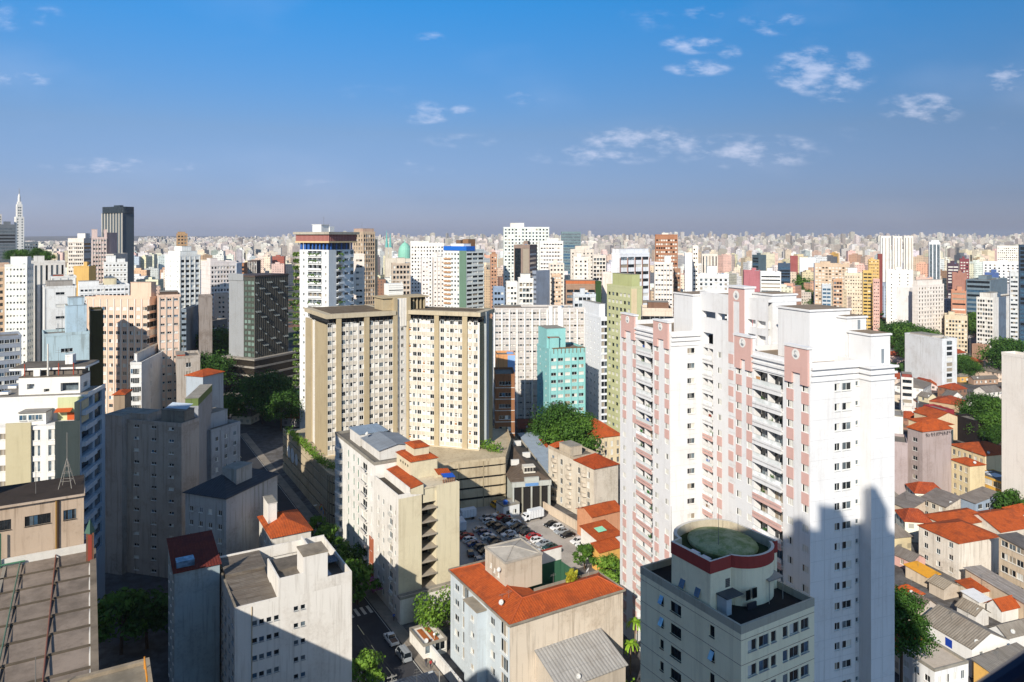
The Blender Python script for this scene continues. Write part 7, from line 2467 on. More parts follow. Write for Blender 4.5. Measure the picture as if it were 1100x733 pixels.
for i in range(5):
 z = zt - 3.4 - i * 3.0
 if z < .5:
  break
 for c in (.2, .52, .85):
  q = MB()
  yy = b.D * c
  pts = [(0, yy - 1.5)] + [(-1.0 * math.cos(R(t)), yy + 1.5 * math.sin(R(t))) for t in range(-75, 76, 25)] + [(0, yy + 1.5)]
  q.prism(pts, z, z + .95)
  b.part(q, 'balcony', [plaster('#c2b5a1', .5)])
b = built['turquoise block']
q = MB()
q.box(b.W * .1, b.W * .98, -.3, 2.2, b.zt, b.zt + .12)
for i in range(9):
 x = b.W * (.12 + .84 * i / 8)
 q.box(x - .1, x + .1, -.2, 0.0, b.zt - 2.0, b.zt)
b.part(q, 'roof_pergola', [plain('#7a5c3c', .8)])
b.pitched(b.zt + 4.3, .9, 'shed', 'x', x0=b.W * .02, x1=b.W * .3, y0=b.D * .1, y1=b.D * .55, mat=tiles(), ov=.2)
b = built['orange and blue block']
q = MB()
q.box(b.W * .62, b.W + .1, -.12, b.D, 0, b.zt - .4)
b.part(q, 'blue_wall', [plaster('#7fa8dc', .1)])
b = built['long pale grey slab']
q = MB()
for i in range(13):
 x = b.W * i / 12
 q.box(x - .35, x + .35, -.5, -.003, 0, b.zt - .9)
for i in (6.2, 7.2):
 x = b.W * i / 10
 q.box(x - .9, x + .9, -.7, -.003, 0, b.zt + .6)
b.part(q, 'fin', [plaster('#d9d6d0', .1)])
b = built['olive green tower']
q = MB()
q.box(b.W * .02, b.W * .5, -.1, -.003, 0, b.zt - .9)
b.part(q, 'end_strip', [plaster('#cfb990', .15)])
b = built['white banded office']
q = MB()
for i in range(5):
 x = b.W * i / 4
 q.box(x - .25, x + .25, -.4, -.003, 20, b.zt - 3)
b.part(q, 'column', [plaster('#9a7060', .2)])
b = built['blue-banded tower']
q = MB()
q.box(-.4, b.W * .45, -.4, b.D + .2, b.zt - .9, b.zt + 2.0)
b.part(q, 'blue_band', [plain('#1d5fb5', .5)])
q = MB()
q.box(-.3, -.003, 0, b.D * .3, 10, b.zt - .9)
b.part(q, 'green_panel', [plaster('#5f7d68', .1)])
for z in np.arange(40, b.zt - 4, 3.0):
 q = MB()
 q.box(-.9, -.003, b.D * .68, b.D * .98, z, z + 1.0)
 b.part(q, 'balcony', [plaster('#b98a5e', .2)])
b = built['orange grid slab']
q = MB()
q.box(-.35, -.003, 0, b.D, 0, b.zt)
b.part(q, 'blue_end_wall', [plain('#3f5a86', .6)])
b = built['dense white grid tower']
b = built['shaded brown-grey block']
q = MB()
q.quad((b.W * .7, 2, b.zt + 3.0), (b.W * .99, 2, b.zt + 3.0), (b.W * .99, b.D * .7, b.zt + 3.9), (b.W * .7, b.D * .7, b.zt + 3.9))
b.part(q, 'roof_sheet', [plain('#aab4bd', .5)])
b = built['pale blue weathered block']
b.part(MB().box(b.W * .3, b.W * .32, 1, 1.2, b.zt, b.zt + 3), 'roof_pipe', [plain('#8a8f90', .5)])
# cathedral: green copper dome and twin spires
cb = Bd.px('cathedral', 'cathedral with a green copper dome and thin teal spires on the skyline', 412, 414, 441, 800, 8, D=26, short='green-domed cathedral')
zz = lambda y, Y=800: H - (y - HY) * Y / F
cb.walls(plaster('#c9beab', .3), zz(278), windows=False)
q = MB()
rr_ = 7.5
q.lathe([(rr_, zz(278)), (rr_, zz(273)), (rr_ * .95, zz(269)), (rr_ * .75, zz(265)), (rr_ * .4, zz(262)), (.5, zz(260.5)), (.2, zz(257))], cb.W * .8, 12, 20)
cb.part(q, 'dome', [plain('#7fb5a0', .6)])
q = MB()
for dx_, top in ((1.5, 247), (5.5, 251)):
 q = MB()
 q.box(dx_ - 1.6, dx_ + 1.6, 2, 5.2, zz(278), zz(266))
 q.lathe([(1.7, zz(266)), (.1, zz(top))], dx_, 3.6, 8, 1)
 cb.part(q, 'spire', [plaster('#b9b09f', .3), plain('#5fa39b', .6)])
# ------------------------------------------------------------------ low houses, sheds and small things on the right and in the middle
def house(kind, label, x0, x1, x2, yT, Y, a, wall, roof, ax, rh, rm, fs=None, ls=None, D=None, W=None, short=None, ov=.35, group=None, dirt=.3):
 b = Bd.px(kind, label, x0, x1, x2, Y, a, D, W, short=short, group=group)
 cy = (0, 0) if b.left else (b.W, 0)
 zt = max(2.6, b.z_at(yT, *cy))
 b.zt = zt
 fh = 3.0 if zt < 9 else 3.1
 f, sd = facade(fs, b.W, 0, zt + .4, fh), facade(ls, b.D, 0, zt + .4, fh)
 b.walls(plaster(wall, dirt), zt, f, sd if b.left else (), () if b.left else sd, depth=.16, variants='ddcwgo')
 if roof == 'flat':
  b.flat_roof(zt, ph=.5, floor=rm)
 else:
  b.pitched(zt, rh, roof, ax, mat=rm, ov=ov)
  if rnd.random() < .6:
   b.mast(b.W * rnd.uniform(.3, .7), b.D * rnd.uniform(.3, .7), zt + rh * .3, rh + rnd.uniform(1.2, 2.4), .04, 3)
 if rnd.random() < .4:
  b.dish(b.W * rnd.uniform(.1, .4), .3, zt + .1, .45, 4.2)
 b.finish()
 return b
ORA, GRY, BEI = (lambda ax=0: tiles('#b95626', ax)), (lambda ax=0, h='#8c847a': corrugated(h, ax, .5, .5)), (lambda ax=0: corrugated('#a89a86', ax, .5, .4))
HS = [
 ('house', 'white house with a big grey gable roof and a bright blue window', 991, 1044, 1070, 697, 140, 19, '#dcdad6', 'gable', 'y', 2.3, GRY(1, '#9a9082'), g(2, .9, .7), None, dict(W=9.3, short='white blue-windowed house', dirt=.1)),
 ('house', 'white-walled low house with a grey roof at the right edge', 1062, 1082, 1100, 686, 147, 19, '#dad8d4', 'gable', 'x', 1.6, GRY(0, '#948b7e'), None, None, dict(W=10, short='white-walled edge house', dirt=.1)),
 ('house', 'small house with a sandy grey roof behind the blue-windowed house', 1028, 1048, 1062, 669, 158, 19, '#cfcac2', 'gable', 'y', 1.5, GRY(1, '#9c907f'), None, None, dict(short='sandy-roofed small house')),
 ('house', 'small white gabled house with orange roof left of the right edge', 1060, 1076, 1094, 670, 160, 19, '#d8d4cc', 'gable', 'x', 1.8, ORA(0), None, None, dict(short='small orange gabled house')),
 ('house', 'low building with an ochre parapet at the bottom right corner', 1046, 1071, 1118, 727, 133, 24, '#d7a544', 'shed', 'x', .8, GRY(0, '#8f887e'), None, None, dict(short='ochre parapet building')),
 ('house', 'low white annexe with a flat terrace, a blue and a red door', 966, 1004, 1040, 722, 131, 19, '#dcdbd8', 'flat', 'x', 0, concrete('#b9ab9a', .3), g(4, .9, 1.6), g(3, 1.2, 1.2), dict(short='white annexe')),
 ('apartment_block', 'white stained three-storey building with an orange tiled roof', 987, 1030, 1074, 584, 180, 18, '#d6ccbd', 'hip', 'x', 2.2, ORA(0), None, g(3, 1.2, 1.3), dict(short='stained orange-roofed building', dirt=.55)),
 ('house', 'large orange tiled roof behind the stained three-storey building', 1030, 1075, 1112, 572, 196, 18, '#cfc4b4', 'gable', 'x', 2.6, ORA(0), None, None, dict(short='large orange roof')),
 ('apartment_block', 'beige building with a dark grey roof and open windows at the right edge', 1073, 1120, 1140, 600, 166, 14, '#c7b296', 'shed', 'x', .8, GRY(0, '#6f6a66'), None, ('g', 5, 1.8, 1.5, .5), dict(short='beige edge building')),
 ('warehouse', 'long low beige wall with a patched pale sheet roof', 1037, 1112, 1130, 655, 158, 13, '#c4ae92', 'shed', 'x', .9, corrugated('#a59d96', 0, 1.2, .5), None, None, dict(short='long beige low shed', dirt=.4)),
 ('house', 'small house with a pink wall and grey roof beside the white tower', 958, 980, 994, 606, 184, 25, '#cf9d8f', 'gable', 'y', 1.5, GRY(1, '#857c73'), None, g(1, 1.0, 1.2), dict(short='pink-walled small house')),
 ('shed', 'low lean-to with a bright yellow-orange roof', 985, 996, 1009, 625, 176, 22, '#c9b498', 'shed', 'x', .5, plain('#d8982a', .7), None, None, dict(short='yellow-roofed lean-to', D=6)),
 ('shed', 'sandy curved-roof shed beside the yellow-roofed lean-to', 998, 1014, 1030, 636, 170, 20, '#bfae99', 'gable', 'y', 1.2, BEI(1), None, None, dict(short='sandy shed')),
 ('house', 'orange hip-roofed house behind the dark tree at the tower foot', 958, 976, 992, 646, 166, 22, '#c4b6a6', 'hip', 'y', 1.6, ORA(1), None, None, dict(short='orange hip house by the dark tree')),
 ('house', 'brown-grey roofed house between the tree and the white house', 974, 990, 1006, 655, 158, 24, '#c0b0a0', 'gable', 'y', 1.7, GRY(1, '#7d7066'), None, None, dict(short='brown-grey roofed house')),
 ('house', 'small roof of mixed white and orange patches', 1028, 1048, 1070, 650, 168, 18, '#c9bda9', 'shed', 'x', .6, ORA(0), None, None, dict(short='mixed patch roof')),
 ('shed', 'white sheet-roofed shed on the orange patched yard', 1034, 1052, 1064, 655, 164, 18, '#d6d0c6', 'shed', 'x', .4, plain('#d7d6d4', .5), None, None, dict(short='white sheet shed')),
 ('warehouse', 'saw-tooth shed with a brown-edged grey roof, left one', 956, 977, 994, 548, 212, 20, '#c1ac92', 'shed', 'z', 2.2, GRY(0, '#827a74'), None, ('g', 2, 1.6, 2.0), dict(short='left saw-tooth shed', group='saw-tooth sheds')),
 ('warehouse', 'saw-tooth shed with a stained white front, middle one', 990, 1016, 1032, 545, 213, 20, '#cabda9', 'shed', 'z', 2.2, GRY(0, '#827a74'), None, ('g', 3, 1.2, 1.4), dict(short='middle saw-tooth shed', group='saw-tooth sheds', dirt=.6)),
 ('warehouse', 'saw-tooth shed with a blue-grey front, right one', 1030, 1048, 1074, 541, 216, 18, '#8fa0b3', 'shed', 'z', 2.0, GRY(0, '#8a827b'), g(3, 1.6, 1.4), None, dict(short='right saw-tooth shed', group='saw-tooth sheds')),
 ('house', 'broad low orange hip roof in front of the saw-tooth sheds', 992, 1021, 1069, 566, 198, 18, '#c9bda9', 'hip', 'x', 1.8, ORA(0), None, None, dict(short='broad low orange roof')),
 ('house', 'orange roofed house at the right edge below the yellow garage', 1078, 1096, 1120, 553, 206, 16, '#cdbfae', 'hip', 'x', 1.8, ORA(0), None, None, dict(short='orange edge house')),
 ('apartment_block', 'cream building with a broad orange roof and white cornice', 1021, 1058, 1096, 490, 238, 14, '#d8bf90', 'hip', 'x', 2.4, ORA(0), None, g(6, 1.1, 1.8), dict(short='cream corniced building', dirt=.2)),
 ('house', 'low cream wing with a small orange roof before the corniced building', 1022, 1042, 1058, 501, 229, 14, '#d3c093', 'hip', 'y', 1.4, ORA(1), None, g(3, 1.0, 1.6), dict(short='low cream wing')),
 ('house', 'orange tiled house between the graffiti block and the dark red building', 976, 1000, 1024, 458, 290, 14, '#d3bb93', 'hip', 'y', 2.0, ORA(1), None, None, dict(short='orange house by the graffiti block')),
 ('house', 'orange tiled long roof below the dark red low building', 982, 1006, 1030, 450, 302, 14, '#cdb48e', 'gable', 'y', 2.2, ORA(1), None, None, dict(short='long orange roof')),
 ('house', 'cream house with a grey gable among the small houses', 986, 997, 1006, 428, 372, 20, '#d9cba6', 'gable', 'y', 2.0, GRY(1), None, g(1), dict(short='cream gabled house')),
 ('house', 'white house with a steep dark grey gable roof', 1012, 1022, 1034, 427, 368, 20, '#d8d4cc', 'gable', 'y', 2.4, GRY(1, '#77716b'), g(2), g(2), dict(short='white dark-gabled house')),
 ('house', 'white house with a grey roof left of the big trees', 1033, 1041, 1056, 431, 362, 20, '#dad6cf', 'gable', 'y', 2.4, GRY(1, '#7f7872'), g(2), None, dict(short='white house by the trees')),
 ('house', 'long white house with a grey-brown roof above the big trees', 1046, 1060, 1076, 424, 385, 20, '#d9d3c9', 'gable', 'x', 2.4, GRY(0, '#8b837a'), g(3), None, dict(short='long white house')),
 ('house', 'pink and white patterned small house under the warehouse wall', 990, 994, 1006, 416, 405, 14, '#d9b9b0', 'gable', 'y', 1.6, ORA(1), g(2), None, dict(short='pink and white small house')),
 ('house', 'brick-red roof strip under the gridded warehouse wall', 981, 990, 1003, 411, 412, 16, '#a67a66', 'gable', 'y', 1.6, tiles('#9a4428', 1), None, None, dict(short='brick-red roof strip')),
 ('house', 'yellow house with an arched parapet below the balcony warehouse', 1026, 1031, 1042, 405, 425, 12, '#d3a24e', 'hip', 'x', 1.6, GRY(0), g(2), None, dict(short='yellow arched house')),
 ('house', 'brown low row house right of the yellow arched house', 1040, 1046, 1072, 408, 418, 10, '#a4836a', 'gable', 'x', 1.6, GRY(0, '#7c746c'), g(5), None, dict(short='brown row house')),
 ('house', 'small white-walled orange house beside the lamp pole', 966, 972, 984, 433, 350, 16, '#d3cdc3', 'gable', 'y', 2.0, ORA(1), None, g(1), dict(short='small white orange-roofed house')),
 ('house', 'white cube house at the tower edge with a blue mural', 955, 958, 970, 447, 300, 10, '#d6d6d3', 'flat', 'x', 0, concrete('#8f8a82'), None, None, dict(short='white mural cube')),
 # centre
 ('warehouse', 'large dark-gabled market hall with skylit roof and pale green front', 546, 551, 590, 519, 224, 12, '#a5aaa2', 'hip', 'y', 3.4, corrugated('#6b5d50', 1, .5, .8), None, None, dict(D=62, short='dark-gabled market hall', ov=.6)),
 ('warehouse', 'long shed with a pale blue-grey sheet roof beside the market hall', 584, 589, 600, 508, 236, 12, '#b9b3a6', 'shed', 'x', .8, corrugated('#a3b0bc', 1, .5, .2), None, None, dict(D=45, W=7, short='pale sheet-roofed shed')),
 ('house', 'brown hall with a row of arched dormers behind the market hall', 554, 557, 588, 468, 312, 6, '#8a6754', 'gable', 'x', 2.4, tiles('#6d3a2a', 0), g(5, 1.6, 1.6), None, dict(short='brown dormered hall', D=14)),
 ('house', 'orange roof wedge beside the weathered white block', 574, 582, 596, 486, 262, 14, '#c9b49a', 'gable', 'y', 2.2, ORA(1), None, None, dict(short='orange roof wedge')),
 ('church', 'cream hall with a big orange tiled roof behind the round trees', 618, 640, 668, 471, 268, 22, '#d3bf98', 'hip', 'y', 4.2, ORA(1), g(4, 1.0, 2.0), g(4, 1.0, 2.0), dict(short='orange-roofed cream hall')),
 ('house', 'orange-roofed low house with a white terrace beside the parking lot', 620, 636, 668, 556, 202, GA, '#c98a5f', 'gable', 'x', 1.6, ORA(0), None, None, dict(short='parking-side orange house')),
 ('house', 'second orange roof with a pale green sheet beside the parking lot', 624, 642, 668, 581, 188, GA, '#d6d0c6', 'shed', 'x', 1.2, ORA(0), None, None, dict(short='green-patched orange roof')),
 ('house', 'yellow ochre walled low house between two round street trees', 636, 644, 668, 594, 184, GA, '#dba23e', 'shed', 'x', 1.2, ORA(0), None, None, dict(short='yellow ochre house')),
 ('house', 'small white kiosk house with roof tank at the back of the parking lot', 533, 541, 558, 545, 219, GA, '#d3d3d0', 'flat', 'x', 0, concrete('#8c8a86'), g(2), None, dict(short='white kiosk house')),
 ('shed', 'low beige shed roof by the parking lot wall', 553, 558, 580, 541, 226, GA, '#b5a68e', 'shed', 'x', .5, BEI(0), None, None, dict(short='low beige lot shed', D=5)),
 ('house', 'white pergola house with two brown roof panels beside the garden', 440, 455, 480, 702, 146, GA, '#d8d3c8', 'flat', 'x', 0, plain('#d3ccc0', .7), g(2, 2.2, 1.6), None, dict(short='white pergola house')),
 ('house', 'dark slate-blue roof with a white edge at the bottom of the street', 368, 440, 484, 770, 119, 24, '#c9c9c9', 'hip', 'x', 1.8, corrugated('#4a5463', 0, .6, .3), None, None, dict(D=10, short='slate-blue roof')),
 ('shed', 'pale corrugated lean-to against the stained side wall', 587, 602, 672, 741, 122, GA, '#b9ad9c', 'shed', 'x', 3.0, corrugated('#a9a7a3', 0, .7, .3), None, None, dict(D=8.0, short='pale corrugated lean-to')),
 ('house', 'weathered white annexe at the foot of the cream block', 404, 430, 494, 645, 159, GA, '#d6cfc3', 'flat', 'x', 0, concrete('#b5a996', .4), None, None, dict(D=1.6, short='white foot annexe')),
]
for row in HS:
 *args, op = row
 built[op['short']] = house(*args, **op)
b = built['white blue-windowed house']
for yy, z, w, h in ((b.D * .45, b.zt - 2.3, 1.5, 1.6), (b.D * .8, b.zt - 4.6, 1.2, 2.0)):
 q = MB()
 q.box(-.05, -.005, yy - w / 2, yy + w / 2, z, z + h)
 b.part(q, 'blue_shutter', [plain('#1c3f9c', .5)])
for yy in (b.D * .16,):
 q = MB()
 for i in range(4):
  q.box(-.04, -.006, b.D * .28 + i * 1.0, b.D * .28 + i * 1.0 + .75, b.zt - 5.2, b.zt - 4.0)
 b.part(q, 'window_row', [plain('#a39a86', .5)])
b.mast(b.W * .3, b.D * .6, b.zt + 1.4, 2.6, .04, 2)
b = built['white annexe']
for yy, c_ in ((b.D * .12, '#b5202a'), (b.D * .3, '#1c2f9c')):
 q = MB()
 q.box(-.06, -.005, yy - .5, yy + .5, .1, 2.2)
 b.part(q, 'door', [plain(c_, .5)])
b = built['dark-gabled market hall']
q = MB()
q.box(-.5, b.W + .5, -.8, -.02, b.zt - 1.2, b.zt + .3)
q.box(b.W * .3, b.W * .7, -.9, -.1, b.zt + .3, b.zt + 1.6)
for i in range(5):
 x = b.W * i / 4
 q.box(x - .22, x + .22, -.7, -.05, 0, b.zt - 1.2, 2 if i in (1, 3) else 0)
q.box(.5, b.W - .5, -.06, -.01, 0, b.zt - 1.3, 1)
b.part(q, 'entrance_front', [plaster('#a9aba3', .4), plain('#1d1a18', .8), plaster('#8f8b7a', .3)])
q = MB()
q.box(b.W * .32, b.W * .68, -1.0, -.92, b.zt - 1.0, b.zt - .1)
b.part(q, 'sign_board', [plain('#5f86b5', .5)])
q = MB()
q.box(b.W * .34, b.W * .66, 2.0, 5.0, b.zt + 2.0, b.zt + 4.0)
for i in range(4):
 x = b.W * (.345 + .08 * i)
 q.quad((x + .1, 1.99, b.zt + 2.5), (x + .9, 1.99, b.zt + 2.5), (x + .9, 1.99, b.zt + 3.7), (x + .1, 1.99, b.zt + 3.7), 1)
b.part(q, 'roof_dormer', [plain('#c9c2b4', .7), plain('#2b2724', .6)])
for i in range(7):
 q = MB()
 yy = 10 + i * 7
 xx = b.W * .5 + (1.2 if i % 2 else -4.2)
 q.box(xx, xx + 2.6, yy, yy + .9, b.zt + 2.2, b.zt + 3.9)
 b.part(q, 'skylight', [plain('#c9c6bf', .5)])
b = built['white pergola house']
q = MB()
for k in range(2):
 x0_ = b.W * (.22 + .32 * k)
 q.box(x0_, x0_ + b.W * .2, b.D * .12, b.D * .85, b.zt + .1, b.zt + .2)
b.part(q, 'roof_panel', [plain('#a05a2a', .7)])
b = built['green-patched orange roof']
q = MB()
q.quad((b.W * .25, b.D * .3, b.zt + .95), (b.W * .6, b.D * .3, b.zt + .95), (b.W * .6, b.D * .6, b.zt + 1.35), (b.W * .25, b.D * .6, b.zt + 1.35))
b.part(q, 'roof_sheet', [plain('#8fd0a8', .5)])
b = built['white kiosk house']
b.tank(b.W * .3, b.D * .4, b.zt + .06, .8, 1.2, '#2f63b5')
# ------------------------------------------------------------------ garden walls
def wall_run(label, pts, h, t, c_, name='wall'):
 q = MB()
 for (x0, y0), (x1, y1) in zip(pts, pts[1:]):
  dx, dy = x1 - x0, y1 - y0
  L = math.hypot(dx, dy)
  nx, ny = -dy / L * t / 2, dx / L * t / 2
  q.prism([(x0 - nx, y0 - ny), (x1 - nx, y1 - ny), (x1 + nx, y1 + ny), (x0 + nx, y0 + ny)], 0, h)
  q.prism([(x0 - nx * 1.5, y0 - ny * 1.5), (x1 - nx * 1.5, y1 - ny * 1.5), (x1 + nx * 1.5, y1 + ny * 1.5), (x0 + nx * 1.5, y0 + ny * 1.5)], h, h + .12)
 o = q.build(name, [plaster(c_, .4)])
 tag(o, label, 'wall')
wall_run('pale orange-topped boundary wall along the right side of the parking lot', [pq(122.3, 153), pq(122.3, 200)], 2.6, .3, '#c9b59c')
wall_run('white wall at the back of the parking lot', [pq(104, 203.8), pq(122, 203.8)], 3.2, .3, '#d3d0ca')
wall_run('white street wall in front of the garden beside the pergola house', [pq(59.8, 110), pq(59.8, 138)], 2.4, .3, '#d6d3cc')
# ------------------------------------------------------------------ trees
def make_tree(kind, rx, rz, h, seed, leaves, hues, n=1500, size=.6):
 r = random.Random(seed)
 root = empty(kind, (0, 0, 0))
 tr = MB()
 top = (r.uniform(-.3, .3), r.uniform(-.3, .3), h - rz * 1.1)
 tr.tube((0, 0, -.3), top, .32, .2, 8)
 for _ in range(6):
  a_ = r.uniform(0, 6.28)
  q = (top[0] + rx * .6 * math.cos(a_), top[1] + rx * .6 * math.sin(a_), h - rz * r.uniform(.4, 1.0))
  tr.tube(top, q, .15, .05, 6)
 t = tr.build('trunk', [plain('#4b3a2c', .9)], root)
 cr = MB()
 blobs = []
 for _ in range(leaves):
  a_, e = r.uniform(0, 6.28), r.uniform(-.5, 1.0)
  d = r.uniform(.3, 1.08)
  blobs.append((rx * d * math.cos(a_) * math.cos(e * 1.2), rx * d * math.sin(a_) * math.cos(e * 1.2), h - rz + rz * .85 * math.sin(e * 1.2), rx * r.uniform(.22, .42)))
 for i in range(n):
  b = blobs[i % len(blobs)]
  d = Vector((r.gauss(0, 1), r.gauss(0, 1), r.gauss(0, 1))).normalized()
  rad = b[3] * r.uniform(.5, 1.3)
  c = Vector((b[0], b[1], b[2])) + Vector((d.x * rad, d.y * rad, d.z * rad * .8))
  nn = (d + Vector((r.uniform(-.7, .7), r.uniform(-.7, .7), r.uniform(-.3, .8)))).normalized()
  a_ = nn.orthogonal().normalized()
  a_.rotate(__import__('mathutils').Quaternion(nn, r.uniform(0, 6.28)))
  e = nn.cross(a_)
  s1, s2 = size * r.uniform(.6, 1.2), size * r.uniform(.35, .7)
  cr.poly([tuple(c - a_ * s1), tuple(c - e * s2 + nn * .06), tuple(c + a_ * s1), tuple(c + e * s2 + nn * .06)])
 c = cr.build('crown', [leaf_mat(*hues)], root)
 _kids[root.name] = [t, c]
 return root
def palm(seed):
 r = random.Random(seed)
 root = empty('palm_tree', (0, 0, 0))
 tr = MB()
 tr.tube((0, 0, -.2), (.1, 0, 7.0), .2, .13, 8)
 t = tr.build('trunk', [plain('#7a6a54', .9)], root)
 cr = MB()
 for i in range(13):
  a_ = 6.28 * i / 13 + r.uniform(-.2, .2)
  up = r.uniform(.2, 1.2)
  p = Vector((.1, 0, 7.0))
  d = Vector((math.cos(a_), math.sin(a_), up)).normalized()
  side = Vector((-math.sin(a_), math.cos(a_), 0))
  w = .38
  for k in range(6):
   d2 = (d + Vector((0, 0, -.28 * (k + 1) * .5))).normalized()
   q = p + d2 * .5
   w2 = w * .86
   cr.quad(tuple(p - side * w), tuple(p + side * w), tuple(q + side * w2), tuple(q - side * w2))
   p, d, w = q, d2, w2
 c = cr.build('crown', [leaf_mat('#4f7a1c', '#9fbf3a')], root)
 _kids[root.name] = [t, c]
 return root
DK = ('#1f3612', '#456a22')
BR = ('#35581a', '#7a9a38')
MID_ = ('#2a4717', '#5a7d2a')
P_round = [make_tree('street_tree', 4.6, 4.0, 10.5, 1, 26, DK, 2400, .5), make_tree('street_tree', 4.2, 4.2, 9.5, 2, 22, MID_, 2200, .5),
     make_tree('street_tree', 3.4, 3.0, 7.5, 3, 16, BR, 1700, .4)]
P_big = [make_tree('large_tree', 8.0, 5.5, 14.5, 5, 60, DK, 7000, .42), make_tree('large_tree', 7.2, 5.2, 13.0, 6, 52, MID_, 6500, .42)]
P_palm = palm(9)
used = set()
def tree(proto, X, Y, s=1.0, z=0.0, label='', group=None, sz=None, rot=None):
 if proto.name not in used:
  used.add(proto.name)
  o = proto
 else:
  o = copy_tree(proto)
 o.location = (X, Y, z)
 o.rotation_euler = (0, 0, rnd.uniform(0, 6.28) if rot is None else rot)
 o.scale = (s, s, sz or s)
 tag(o, label, 'tree', group)
 return o
def tree_px(proto, x, ytop, Y, label, h, s=None, group=None):
 """tree whose crown top is seen at (x, ytop); h the prototype height"""
 p = P(x, ytop, Y)
 k = max(.3, p.z / h) if s is None else s
 return tree(proto, p.x, Y, k if s is None else s, p.z - k * h if s is not None else 0.0, label, group)
# street trees and garden trees near the eye
tree_px(P_round[2], 391, 701, 136, 'bright green sunlit tree by the corner of the white stepped block', 7.5)
tree_px(P_round[1], 628, 585, 186, 'dark round tree left of the yellow ochre house', 9.5)
tree_px(P_round[2], 655, 597, 176, 'small round tree right of the yellow ochre house by the white tower', 7.5)
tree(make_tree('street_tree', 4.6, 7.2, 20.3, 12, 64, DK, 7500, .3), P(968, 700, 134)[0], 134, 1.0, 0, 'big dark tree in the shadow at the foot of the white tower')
tree_px(P_palm, 677, 688, 141, 'pale green palm beside the stained side wall, nearer one', 7.8)
tree_px(P_palm, 682, 664, 148, 'yellow-green palm behind the stained side wall, farther one', 7.8)
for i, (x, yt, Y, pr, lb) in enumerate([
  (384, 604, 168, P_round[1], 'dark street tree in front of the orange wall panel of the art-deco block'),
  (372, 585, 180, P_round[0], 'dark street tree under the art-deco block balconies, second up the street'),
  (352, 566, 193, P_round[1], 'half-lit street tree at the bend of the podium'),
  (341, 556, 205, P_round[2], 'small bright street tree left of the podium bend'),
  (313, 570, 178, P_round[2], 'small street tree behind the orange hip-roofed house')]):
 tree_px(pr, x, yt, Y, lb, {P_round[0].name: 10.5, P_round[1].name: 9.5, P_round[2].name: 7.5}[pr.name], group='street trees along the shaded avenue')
# the clump at the top of the shaded avenue
for i, (x, yt, Y, pr, lb) in enumerate([
  (282, 403, 330, P_big[0], 'large lit tree at the left of the avenue clump, tallest one'),
  (297, 407, 345, P_big[1], 'large lit tree behind the tallest one of the avenue clump'),
  (246, 424, 330, P_big[1], 'half-hidden tree beside the banded dark office base'),
  (302, 422, 318, P_big[0], 'tree at the right end of the avenue clump near the podium hedge')]):
 tree_px(pr, x, yt, Y, lb, 14.5 if pr is P_big[0] else 13.0, group='trees at the top of the shaded avenue')
for i, (x, yt, Y, pr, lb) in enumerate([
  (601, 437, 285, P_big[0], 'large bright round tree left of the orange-roofed cream hall'),
  (622, 446, 280, P_big[1], 'second bright round tree beside the orange-roofed cream hall'),
  (588, 452, 283, P_big[0], 'darker round tree at the left of the pair by the turquoise block'),
  (612, 455, 268, P_big[1], 'low dark round tree in front of the bright pair')]):
 tree_px(pr, x, yt, Y, lb, 14.5 if pr is P_big[0] else 13.0, group='round trees below the turquoise block')
for i, (x, yt, Y, lb) in enumerate([
  (1056, 425, 322, 'broad bright tree above the black-walled low building'),
  (1070, 430, 316, 'broad tree right of the bright one, by the off-white edge wall'),
  (1046, 437, 325, 'lower bright tree left of the broad pair'),
  (1066, 445, 296, 'dark shaded tree behind the black-walled low building'),
  (1070, 458, 290, 'dark tree against the off-white edge wall, lowest one')]):
 tree_px(P_big[i % 2], x, yt, Y, lb, (14.5, 13.0)[i % 2], group='trees by the off-white edge wall')
for i, (x, yt, Y, lb) in enumerate([
  (966, 347, 520, 'leafy tree against the white tower edge above the warehouse'),
  (976, 350, 505, 'leafy tree above the left corner of the warehouse'),
  (988, 353, 500, 'leafy tree above the middle of the warehouse'),
  (997, 356, 492, 'leafy tree above the right part of the warehouse'),
  (981, 362, 470, 'lower leafy tree just behind the warehouse wall'),
  (1082, 365, 440, 'flat-topped tree at the left of the off-white edge wall'),
  (1088, 369, 430, 'dark tree partly behind the off-white edge wall'),
  (1034, 382, 440, 'small tree beside the orange brick box'),
  (1040, 388, 430, 'second small tree beside the orange brick box'),
  (1048, 337, 590, 'shaded tree beside the dark blue banded office'),
  (853, 296, 860, 'tree mass left of the orange grid slab, upper'),
  (866, 300, 840, 'tree against the orange grid slab side'),
  (852, 308, 800, 'tree below the upper tree mass on the middle right'),
  (862, 312, 780, 'lowest tree left of the orange grid slab')]):
 tree_px(P_big[i % 2], x, yt, Y, lb, (14.5, 13.0)[i % 2], group='trees among the right-hand roofs')
for i, (x, yt, Y, lb) in enumerate([
  (1086, 528, 214, 'round dark tree in front of the yellow garage'),
  (1096, 522, 220, 'round tree right of the yellow garage tree at the edge'),
  (1000, 436, 345, 'small palm-like tree between the gabled houses'),
  (968, 456, 322, 'small tree beside the lamp pole near the white tower')]):
 tree_px(P_round[i % 3], x, yt, Y, lb, (10.5, 9.5, 7.5)[i % 3])
for i, (x, yt, lb) in enumerate([(14, 277, 'roof-garden tree at the left on the grey block'), (24, 275, 'second roof-garden tree from the left on the grey block'),
         (40, 275, 'roof-garden tree in the middle above the stone hall'), (49, 277, 'roof-garden tree at the right above the stone hall')]):
 tree_px(P_big[i % 2], x, yt, 462, lb, 7.0, .62, group='roof-garden trees above the stone hall')
